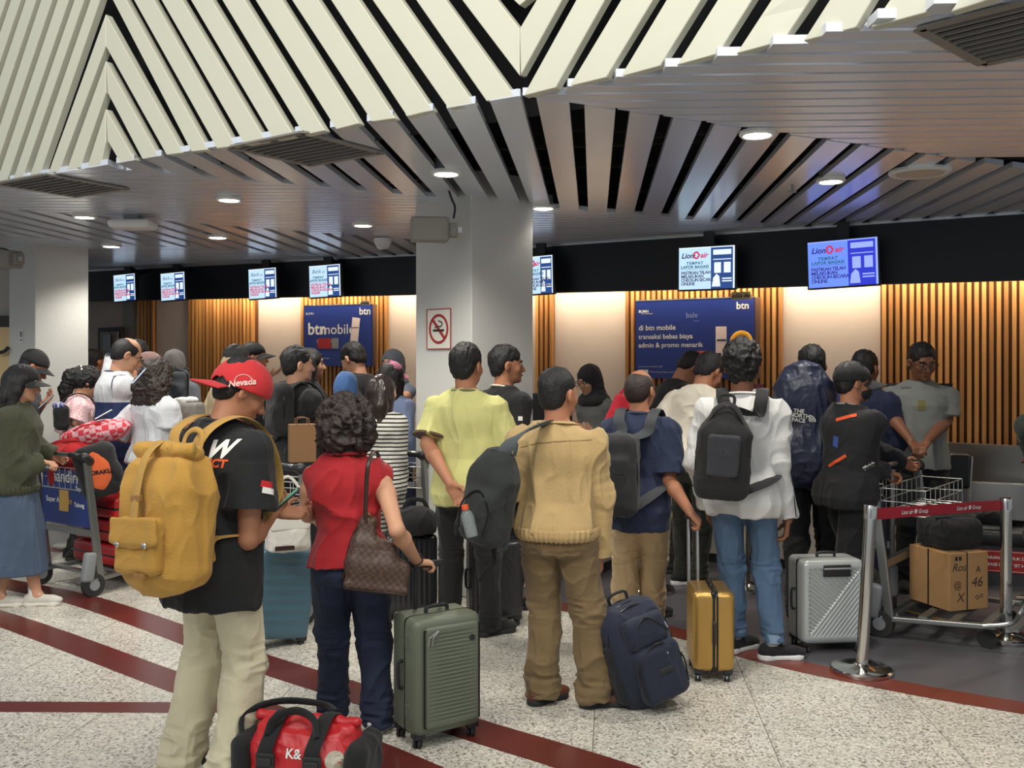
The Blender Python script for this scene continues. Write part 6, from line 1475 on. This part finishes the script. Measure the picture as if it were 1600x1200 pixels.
SDF(.009).box((0, 0, 0), (.17, .14, .10), .06).build('bag_body', blkn, e, disp=cfold(.009, 10)); seamline([(-.14, -.03, .1), (.14, -.03, .1)], .005, zipm, e)
e = empty('suitcase', label='navy case with a red tag on the trolley left of the middle column', cat='suitcase'); p_ = local_on(T4, (.30, .30, .165)); e.matrix_basis = Matrix.Translation(p_) @ Matrix.Rotation(R(-18), 4, 'Z')
rbox('shell', (.22, .13, .30), .035, tbl2, e, loc=(0, 0, .30), div=(4, 2, 4)); rbox('red_tag', (.07, .006, .05), .004, mat('red_tag', S(190, 40, 48), .5), e, loc=(.10, -.14, .25), rot=(0, R(-35), 0)); rbox('zip_band', (.222, .01, .302), .009, zipm, e, loc=(0, 0, .30))
# ================================================================ BARRIER POSTS AND BELTS
bm_ = mat('polished_steel', (.60, .59, .56), .16, 1.); redbelt = mat('red_belt', S(166, 24, 42), .6)
def post(px, py, label, lean=0, h=.93, d=None):
    p = fl(px, py) if d is None else Vector(((px-CX)*d/FP, d, 0)); e = empty('barrier_post', p, label=label, cat='barrier post', group='steel queue barrier posts')
    Mt = Matrix.Rotation(R(lean), 4, 'Y')
    MB().lathe([(.001, 0), (.165, 0), (.168, .006), (.168, .022), (.160, .030), (.05, .036), (.034, .05)], 40).build('base', bm_, e, smooth=True)
    MB().lathe([(.034, .03), (.034, h-.03), (.036, h-.03)], 24, Mt, cap=False).build('tube', bm_, e, smooth=True)
    MB().lathe([(.036, h-.08), (.037, h-.08), (.037, h-.005), (.034, h), (.001, h)], 24, Mt).box((-.012, -.046, h-.07), (.012, -.034, h-.015), Mt).build('cassette', bm_, e, smooth=True)
    return p+Mt @ Vector((0, 0, h))
t1 = post(1346, 1050, 'leaning steel barrier post in front of the silver case', lean=3.2, h=.93)
t2 = post(1572, 999, 'steel barrier post at the right edge beside the bench', h=.88)
def belt(a, c, label, txt=None, wd=.055, sag=0.):
    a = Vector(a); c = Vector(c); e = empty('queue_belt', (a+c)/2, label=label, cat='barrier belt')
    u = (c-a).normalized(); L_ = (c-a).length; nn = Vector((u.y, -u.x, 0)).normalized(); nn = nn if nn.y < 0 else -nn; up = Vector((0, 0, 1))
    MB().bar(a-(a+c)/2, c-(a+c)/2, .002, wd, up=(0, 0, 1)).build('webbing', redbelt, e)
    if txt:
        Mr = Matrix((u if u.x > 0 else -u, up, nn)).transposed().to_euler()
        for f in (-.22, .22): text('belt_lettering', txt, .034, inkw, e, u*L_*f+nn*.003+Vector((0, 0, -.002)), Mr, shear=.15, bold=.0006)
belt(t1+Vector((.035, .0, -.05)), t2+Vector((-.035, 0, -.045)), 'red barrier belt between the two steel posts on the right', 'Lion air \u25CF Group', .062)
d_ = post(1020, 0, 'steel barrier post hidden behind the navy polo', d=7.25, h=.95); d2_ = post(1165, 0, 'steel barrier post behind the white track jacket', d=7.3, h=.95)
belt(d_+Vector((.03, 0, -.05)), d2_+Vector((-.03, 0, -.05)), 'red belt seen between the cream tee and the olive trousers')
d_ = post(112, 0, 'steel barrier post behind the pink gingham top', d=9.0, h=1.22); d2_ = post(228, 0, 'steel barrier post behind the white blouse', d=7.85, h=1.30)
belt(d_+Vector((.03, 0, -.03)), d2_+Vector((-.03, 0, -.03)), 'red belt across the tall white and navy polo', 'Lion air Group', .04)
# ================================================================ SCREENS
def fasc_at(px, off=0.):
    dx = (px-CX)/FP
    for a, c in zip(FASC, FASC[1:]):
        a_, c_ = Vector((a[0], a[1], 0)), Vector((c[0], c[1], 0)); den = (c_.x-a_.x)-dx*(c_.y-a_.y); s = (dx*a_.y-a_.x)/den
        if 0 <= s <= 1: t = (c_-a_).normalized(); return a_+(c_-a_)*s, t, Vector((t.y, -t.x, 0))
def screen(TLc, TRc, BRc, BLc, label, brand, blue=False):
    pxm = (TLc[0]+TRc[0]+BLc[0]+BRc[0])/4; p0, t, n = fasc_at(pxm); base = p0+n*.26
    def hit(q):
        dx = (q[0]-CX)/FP; s = (base.dot(n))/(Vector((dx, 1, 0)).dot(n)); return Vector((dx*s, s, EH+(CY-q[1])*s/FP))
    P_ = [hit(q) for q in (TLc, TRc, BRc, BLc)]; c = sum(P_, Vector())/4; w_ = ((P_[1]-P_[0]).length+(P_[2]-P_[3]).length)/2; h_ = ((P_[0]-P_[3]).length+(P_[1]-P_[2]).length)/2
    uy = ((P_[0]+P_[1])-(P_[2]+P_[3])).normalized(); ux = ((P_[1]+P_[2])-(P_[0]+P_[3])).normalized(); g_ = ux.dot(uy); uy = (uy-ux*g_*.75).normalized(); ux = (ux-uy*ux.dot(uy)).normalized(); nz = ux.cross(uy)
    e = empty('display_screen', c, label=label, cat='screen', group='information screens under the black fascia'); e.matrix_basis = Matrix.Translation(c) @ Matrix((ux, uy, nz)).transposed().to_4x4()
    a, b_ = w_/2, h_/2; E = 1.15
    lit = mat('screen_light_blue' if blue else 'screen_pale', (.1, .1, .1), .3, emit=S(104, 140, 250) if blue else S(188, 220, 244), estr=E)
    drk = mat('screen_deep_blue' if blue else 'screen_navy', (.1, .1, .1), .3, emit=S(30, 44, 196) if blue else S(22, 62, 128), estr=E)
    wh = mat('screen_white_b' if blue else 'screen_white', (.1, .1, .1), .3, emit=S(150, 170, 255) if blue else S(226, 240, 250), estr=E)
    inkb = mat('screen_ink_b' if blue else 'screen_ink', (.1, .1, .1), .3, emit=S(40, 30, 120) if blue else S(50, 50, 90), estr=E); inkred = mat('screen_red', (.1, .1, .1), .3, emit=S(196, 36, 84), estr=E); inkteal = mat('screen_teal', (.1, .1, .1), .3, emit=S(20, 92, 112), estr=E)
    MB().box((-a-.014, -b_-.014, -.05), (a+.014, b_+.014, -.001)).build('casing', blackp, e, bevel=.006)
    MB().box((-.05, b_-.05, -.06), (.05, b_+.22, -.10)).bar((0, b_+.1, -.09), (0, b_+.02, -.30), .04, .04).build('ceiling_bracket', blackp, e)
    MB().box((-a, -b_, 0), (a*.16, b_, .002)).build('left_page', lit, e); MB().box((a*.16, -b_, 0), (a, b_, .002)).build('right_page', drk, e)
    MB().box((a*.94, -b_, .002), (a, b_, .003)).box((-a, b_*.95, .002), (a, b_, .003)).box((a*.24, b_*.60, .002), (a*.88, b_*.84, .003)).box((a*.24, b_*.36, .002), (a*.88, b_*.40, .003)).box((a*.28, -.26*b_, .002), (a*.52, .24*b_, .003)).box((a*.62, -.26*b_, .002), (a*.86, .24*b_, .003)).box((a*.56, -.56*b_, .002), (a*.90, -.50*b_, .003)).box((a*.56, -.68*b_, .002), (a*.90, -.62*b_, .003)).build('page_blocks', wh, e)['kind'] = 'stuff'
    MB().prism([(a*.20, -b_*.9, .002), (a*.50, -b_*.9, .002), (a*.46, -b_*.42, .002), (a*.36, -b_*.30, .002), (a*.24, -b_*.5, .002)], (0, 0, .001)).build('hand_picture', wh, e)
    k_ = h_/.30; cx_ = -a*.42
    def T(s_, sz, x_, y_, mm, **kw): text('screen_lettering', s_, sz*k_, mm, e, (x_, y_, .0035), (0, 0, 0), **kw)
    if brand == 'Lion air':
        T('Lion', .052, cx_-a*.27, b_*.60, inkb, shear=.25, bold=.002); T('air', .052, cx_+a*.33, b_*.60, inkred, shear=.25, bold=.002)
        MB().tube([(cx_+a*.06+.018*k_*math.cos(q)*(1+.3*math.cos(5*q)), b_*.62+.022*k_*math.sin(q), .003) for q in [i*math.pi/10 for i in range(20)]], .006*k_, 4, True, flat=.3, up=(0, 0, 1)).build('lion_emblem', inkred, e)
    else:
        T('Batik', .05, cx_-a*.12, b_*.62, inkb, shear=.35); T('air', .034, cx_+a*.36, b_*.58, inkb, shear=.2)
    T('TEMPAT', .028, cx_, b_*.24, inkteal, spacing=1.3, bold=.0016); T('LAPOR BAGASI', .028, cx_, b_*.06, inkteal, spacing=1.12, bold=.0016)
    MB().box((-a*.94, -b_*.06, .002), (a*.10, -b_*.045, .003)).build('rule', inkteal, e)
    T('PASTIKAN TELAH\nMELAKUKAN\nCHECK-IN SECARA\nONLINE', .031, -a*.92, -b_*.48, inkb if blue else inkred if brand != 'Lion air' else inkb, align='LEFT', line=.84, spacing=.88, bold=.0012)
screen((174, 430), (207.5, 429.5), (214.5, 469), (182.5, 469), 'leftmost screen under the black fascia, just right of the left column', 'Batik')
screen((249, 427.5), (286, 426), (291, 467.5), (254.5, 469), 'second screen from the left, over the narrow beige panel', 'Batik')
screen((387, 421), (430, 419), (433, 464.5), (391, 467), 'third screen from the left, over the end of the wood slats', 'Batik')
screen((482, 416), (530.5, 413), (533, 462), (485.5, 464.5), 'fourth screen from the left, above the smaller blue poster', 'Batik')
screen((817, 402), (862, 399), (865, 457.5), (820, 460), 'screen half hidden by the right edge of the middle column', 'Lion air')
screen((1059, 387), (1146, 384.5), (1150, 450.5), (1063, 452), 'pale blue screen above the large blue poster', 'Lion air')
screen((1262, 379.5), (1371, 370), (1372.5, 443), (1264, 451), 'deep blue screen at the far right above the beige panel', 'Lion air', True)
# ================================================================ POSTERS
posb = mat('poster_blue', S(34, 52, 124), .32)
def board(px0, px1, y0, y1, off, label):
    p0, t, n = wall_at((px0+px1)/2); base = p0+n*off
    def hit(px, py):
        dx = (px-CX)/FP; s = (base.dot(n))/(Vector((dx, 1, 0)).dot(n)); return Vector((dx*s, s, EH+(CY-py)*s/FP))
    a, b_ = hit(px0, y0), hit(px1, y1); c = (a+b_)/2; w_ = (Vector((b_.x, b_.y, 0))-Vector((a.x, a.y, 0))).length; h_ = a.z-b_.z
    e = empty('poster', c, label=label, cat='poster'); e.matrix_basis = Matrix.Translation(c) @ Matrix((t, Vector((0, 0, 1)), n)).transposed().to_4x4()
    MB().box((-w_/2, -h_/2, -.03), (w_/2, h_/2, 0)).build('board', posb, e); MB().box((w_/2+.004, -h_/2, -.10), (w_/2+.05, h_/2, -.02)).build('side_frame', mat('brown_frame', S(112, 84, 66), .5), e)
    MB().box((-w_/2, h_/2, -.03), (w_/2, h_/2+.012, .004)).build('top_rail', alu, e)
    T = lambda s_, sz, x_, y_, mm=inkw, **kw: text('poster_lettering', s_, sz, mm, e, (x_*w_/2, y_*h_/2, .002), (0, 0, 0), **kw)
    return e, w_, h_, T
skn = mat('poster_phone', S(226, 206, 200), .4); oran = mat('poster_orange', S(206, 90, 60), .5); yelp = mat('poster_yellow', S(226, 170, 50), .5)
e, w_, h_, T = board(993.5, 1178, 471, 592, .11, 'large blue banking poster with white lettering right of the middle column')
T('btn', .095, .82, .80, bold=.002); T('bale', .075, -.02, .60, mat('poster_grey_ink', S(150, 160, 196), .5)); T('by btn', .022, .06, .46, MATS['poster_grey_ink']); T('BUMN', .038, -.86, .73, bold=.001); T('UNTUK INDONESIA', .014, -.80, .67)
T('di btn mobile', .074, -.95, .30, align='LEFT', bold=.001); T('transaksi bebas biaya', .068, -.95, .07, align='LEFT', bold=.001); T('admin & promo menarik', .068, -.95, -.15, align='LEFT', bold=.001)
T('Periode promo 31 Desember 2025', .018, -.95, -.70, align='LEFT'); T('PT Bank Tabungan Negara berizin dan diawasi', .018, -.75, -.84, align='LEFT')
MB().box((-.95*w_/2, -.95*h_/2, 0), (-.78*w_/2, -.78*h_/2, .003)).build('white_label', inkw, e)
MB().box((.38*w_/2, -.72*h_/2, 0), (.56*w_/2, .30*h_/2, .004)).build('phone_picture', skn, e, bevel=.012); MB().box((.40*w_/2, -.06*h_/2, .004), (.55*w_/2, -.02*h_/2, .006)).box((.40*w_/2, -.56*h_/2, .004), (.47*w_/2, -.36*h_/2, .006)).build('phone_picture_blocks', signk, e)
MB().box((0, -.66*h_/2, 0), (.30*w_/2, -.36*h_/2, .004)).build('promo_box', inkw, e); MB().box((0, -.36*h_/2, 0), (.30*w_/2, -.30*h_/2, .004)).build('promo_strip', oran, e); 
text('promo_lettering', 'btn', .05, posb, e, (.08*w_/2, -.50*h_/2, .005), bold=.001)
MB().tube([(.80*w_/2+.085*math.cos(a), -.10*h_/2+.085*math.sin(a), .004) for a in [R(-60)+i*R(270)/14 for i in range(15)]], .030, 8, flat=.2, up=(0, 0, 1)).build('yellow_ring_picture', yelp, e, smooth=True)
e, w_, h_, T = board(475, 580, 478.5, 572, .11, 'smaller blue banking poster on the wood slats left of the middle column')
T('btn', .12, .82, .78, bold=.002); T('BUMN', .04, -.82, .74); T('btn', .20, -.60, .22, bold=.004); T('mobile', .17, .02, .20); T('Syarat dan ketentuan', .025, -.9, -.60, align='LEFT'); T('PT Bank Tabungan Negara', .022, -.72, -.74, align='LEFT')
MB().prism([(.38*w_/2, -.30*h_/2, .001), (.60*w_/2, -.36*h_/2, .001), (.68*w_/2, .56*h_/2, .001), (.46*w_/2, .60*h_/2, .001)], (0, 0, .004)).build('phone_picture', skn, e); MB().box((.42*w_/2, .24*h_/2, .005), (.64*w_/2, .27*h_/2, .006)).build('phone_picture_bar', signk, e)
MB().box((-.58*w_/2, -.42*h_/2, 0), (-.18*w_/2, -.08*h_/2, .004)).build('red_label', signr, e); T('Download\nsekarang', .05, -.38, -.25); MB().box((-.15*w_/2, -.42*h_/2, 0), (.04*w_/2, -.08*h_/2, .004)).build('grey_label', greyp, e)
def plate(px0, px1, y0, y1, d, label, m_, body=None, sz=.05, mm=None, n=(0, -1, 0), cat='sign', rotz=0):
    a, b_ = at(px0, y0, d), at(px1, y1, d); c = (a+b_)/2; e = empty('small_sign', c, rz=R(rotz), label=label, cat=cat)
    MB().box(((a.x-b_.x)/2, -.004, (b_.z-a.z)/2), ((b_.x-a.x)/2, .004, (a.z-b_.z)/2)).build('plate', m_, e)
    if body: text('sign_lettering', body, sz, mm or signk, e, (0, -.0055, 0), (R(90), 0, 0), bold=.001)
    return e
plate(1143, 1173, 456, 468, 9.10, 'narrow cream name strip above the large blue poster', mat('cream_card', S(206, 186, 140), .6), 'BoGa deo', .052, rotz=-28)
plate(563, 578, 470.5, 477, 11.2, 'narrow pale strip above the smaller blue poster', mat('cream_card2', S(216, 206, 186), .6), 'GoTe deo', .03, rotz=-22)
plate(1176, 1193, 600, 626, 8.2, 'small dark red notice card right of the white jacket collar', mat('maroon_card', S(120, 50, 56), .5), 'INFO', .03, inkw)
plate(484, 503, 572, 585, 9.9, 'small pale notice below the smaller blue poster', mat('pink_card', S(196, 150, 140), .5), 'INFO', .035)
# ================================================================ COUNTERS AND BENCH
lam = mat('counter_laminate', S(168, 160, 148), .5); brs = mat('counter_steel', (.50, .50, .49), .30, 1., bump=.08, bscale=30, stretch=(1, 1, 8))
def counter(px0, px1, off, label, h=1.12, mon=True, front=None):
    p0, t0, n = fasc_at(px0); p1, _, _ = fasc_at(px1); n = Vector((t0.y, -t0.x, 0)); a = p0+n*off; c = p1+n*off; L_ = (c-a).length; t = (c-a).normalized(); n = Vector((t.y, -t.x, 0))
    e = empty('check_in_counter', a, label=label, cat='counter', group='check-in counters along the back wall'); e.matrix_basis = Matrix.Translation(a) @ Matrix((t, -n, Vector((0, 0, 1)))).transposed().to_4x4()
    MB().box((0, 0, .08), (L_, .60, h-.03)).build('counter_body', front or lam, e, bevel=.01); MB().box((.02, .03, 0), (L_-.02, .58, .08)).build('plinth', blackp, e); MB().box((-.01, -.03, h-.03), (L_+.01, .62, h)).build('counter_top', brs, e, bevel=.005)
    if mon:
        o = rbox('monitor', (.19, .015, .13), .01, blackp, e, loc=(L_*.45, .25, h+.22)); MB().box((-.02, -.01, -.22), (.02, .01, -.1)).box((-.08, -.06, -.22), (.08, .06, -.21)).build('monitor_stand', blackp, o)
    return e
counter(236, 300, 1.4, 'check-in counter below the leftmost wood slats'); counter(310, 400, 1.6, 'check-in counter behind the red cap'); counter(410, 505, 1.6, 'check-in counter left of the smaller blue poster', mon=False)
counter(515, 612, 1.5, 'check-in counter left of the middle column'); counter(850, 905, 1.75, 'check-in counter right of the middle column', mon=False); counter(912, 1050, 1.80, 'check-in counter of the clerk in the black headscarf', mon=True); counter(1060, 1200, .80, 'check-in counter under the large blue poster', mon=False); counter(1215, 1400, .75, 'check-in counter behind the black cap and mask', mon=False)
# steel counter back and conveyor on the right
a = at(1468, 697, 8.25); c = at(1760, 690, 7.4)
t = Vector((c.x-a.x, c.y-a.y, 0)); L_ = t.length; t.normalize(); n = Vector((t.y, -t.x, 0))
e = empty('check_in_counter', (a.x, a.y, 0), label='stainless steel counter back panel at the right edge behind the bench', cat='counter'); e.matrix_basis = Matrix.Translation((a.x, a.y, 0)) @ Matrix((t, -n, Vector((0, 0, 1)))).transposed().to_4x4()
MB().box((0, .0, .10), (L_, .05, 1.02)).build('steel_panel', brs, e); MB().box((-.02, -.02, 1.02), (L_, .08, 1.045)).build('top_trim', brs, e); MB().box((.0, .0, 0), (L_, .05, .10)).build('plinth', blackp, e)
e = empty('baggage_conveyor', (3.36, 8.02, 0), rz=R(-28), label='steel-sided baggage scale under the black chair, right', cat='conveyor')
MB().box((0, 0, .46), (.85, .06, .76)).build('side_panel', brs, e, bevel=.01); MB().box((0, .06, .40), (.85, .42, .46)).build('conveyor_belt', blackr, e, bevel=.01); MB().box((.02, .02, 0), (.83, .40, .36)).build('base', greyp, e)
e = empty('office_chair', (3.52, 7.70, 0), rz=R(-20), label='black office chair back in front of the steel panel', cat='chair')
rbox('backrest', (.14, .03, .14), .028, blackp, e, loc=(0, .0, .86), div=(3, 1, 3)); rbox('seat', (.20, .20, .035), .03, blackp, e, loc=(0, .16, .48)); MB().bar((.15, .0, .98), (.13, .03, .55), .015, .02).build('back_bar', alu, e); MB().cyl((0, .16, .06), (0, .16, .46), .025).build('gas_column', greyp, e)
for i in range(5):
    q = i*R(72); MB().bar((0, .16, .07), (.26*math.cos(q), .16+.26*math.sin(q), .045), .035, .025).build('foot', blackp, e)
bx = at(1488, 900, 7.68); e = empty('bench', (bx.x-.05, 7.50, 0), rz=R(-22), label='low black padded bench with red warning signs at the right edge', cat='bench')
rbox('cushion', (.80, .24, .055), .035, mat('black_vinyl', (.02, .02, .022), .35), e, loc=(.80, .24, .37), div=(4, 2, 1)); MB().box((.03, .05, 0), (1.57, .44, .32)).build('bench_base', mat('dark_grey_laminate', S(58, 56, 60), .5), e)
for x_ in (.36, .88):
    MB().box((x_-.21, .040, .105), (x_+.21, .050, .275)).build('warning_sign', signr, e); text('warning_lettering', 'DILARANG DUDUK DI SINI\nPLEASE DON\'T SIT HERE', .033, inkw, e, (x_, .038, .19), (R(90), 0, 0), line=1.6, spacing=.95, bold=.0005)
    MB().tube([(x_-.20, .039, .115), (x_+.20, .039, .115), (x_+.20, .039, .265), (x_-.20, .039, .265)], .002, 4, True).build('sign_border', inkw, e)
e = empty('side_table', (4.30, 6.65, 0), rz=R(-25), label='beige topped counter end beside the right barrier post', cat='counter')
MB().box((0, 0, .70), (.9, .45, .73)).build('table_top', mat('beige_top', S(176, 160, 142), .5), e, bevel=.01); MB().box((.05, .40, 0), (.85, .43, .70)).build('panel', brs, e)
e = bag_root('cloth_bundle', 'small black cloth bundle lying on the bench', 1552, 808, 7.55, 0, cat='bag'); SDF(.009).ell((0, 0, 0), (.13, .08, .06)).ell((.08, 0, .05), (.06, .05, .05)).build('bundle', blk, e, disp=cfold(.012, 12))
# grey open bag with white things on the counter, left
e = bag_root('carrier_bag', 'grey open-topped carrier with white packages behind the white blouse', 291, 650, 7.9, 0, cat='bag')
SDF(.009).box((0, 0, 0), (.13, .10, .11), .03).build('bag_body', cloth('grey_felt', (120, 116, 110)), e, disp=cfold(.008, 9))
for i in range(5): SDF(.009).ell((random.uniform(-.09, .09), random.uniform(-.06, .03), .12+random.random()*.03), (.05, .04, .025)).build('white_package', whitep, e, disp=cfold(.006, 16))
e = bag_root('paper_bag', 'brown paper bag behind the big curly hair', 472, 692, 6.6, 20, cat='bag'); MB().box((-.09, -.05, -.13), (.09, .05, .13)).build('bag_body', mat('brown_paper', S(122, 88, 56), .8), e, bevel=.004)
for y_ in (-.05, .05): MB().tube(spline([(-.04, y_, .12), (-.035, y_, .17), (.035, y_, .17), (.04, y_, .12)], 4), .003, 5).build('carry_handle', mat('brown_paper', S(150, 112, 72)), e)
e = bag_root('tote_bag', 'bright red shoulder bag seen left of the balding head', 965, 645, 7.2, 20, cat='bag', tilt=25); SDF(.009).box((0, 0, 0), (.07, .05, .14), .04).build('bag_body', cloth('bright_red_bag', (190, 30, 48)), e, disp=cfold(.006, 12)); MB().tube(spline([(-.05, 0, .1), (0, 0, .24), (.05, 0, .1)], 5), .006, 6, flat=2).build('strap', MATS['bright_red_bag'], e)
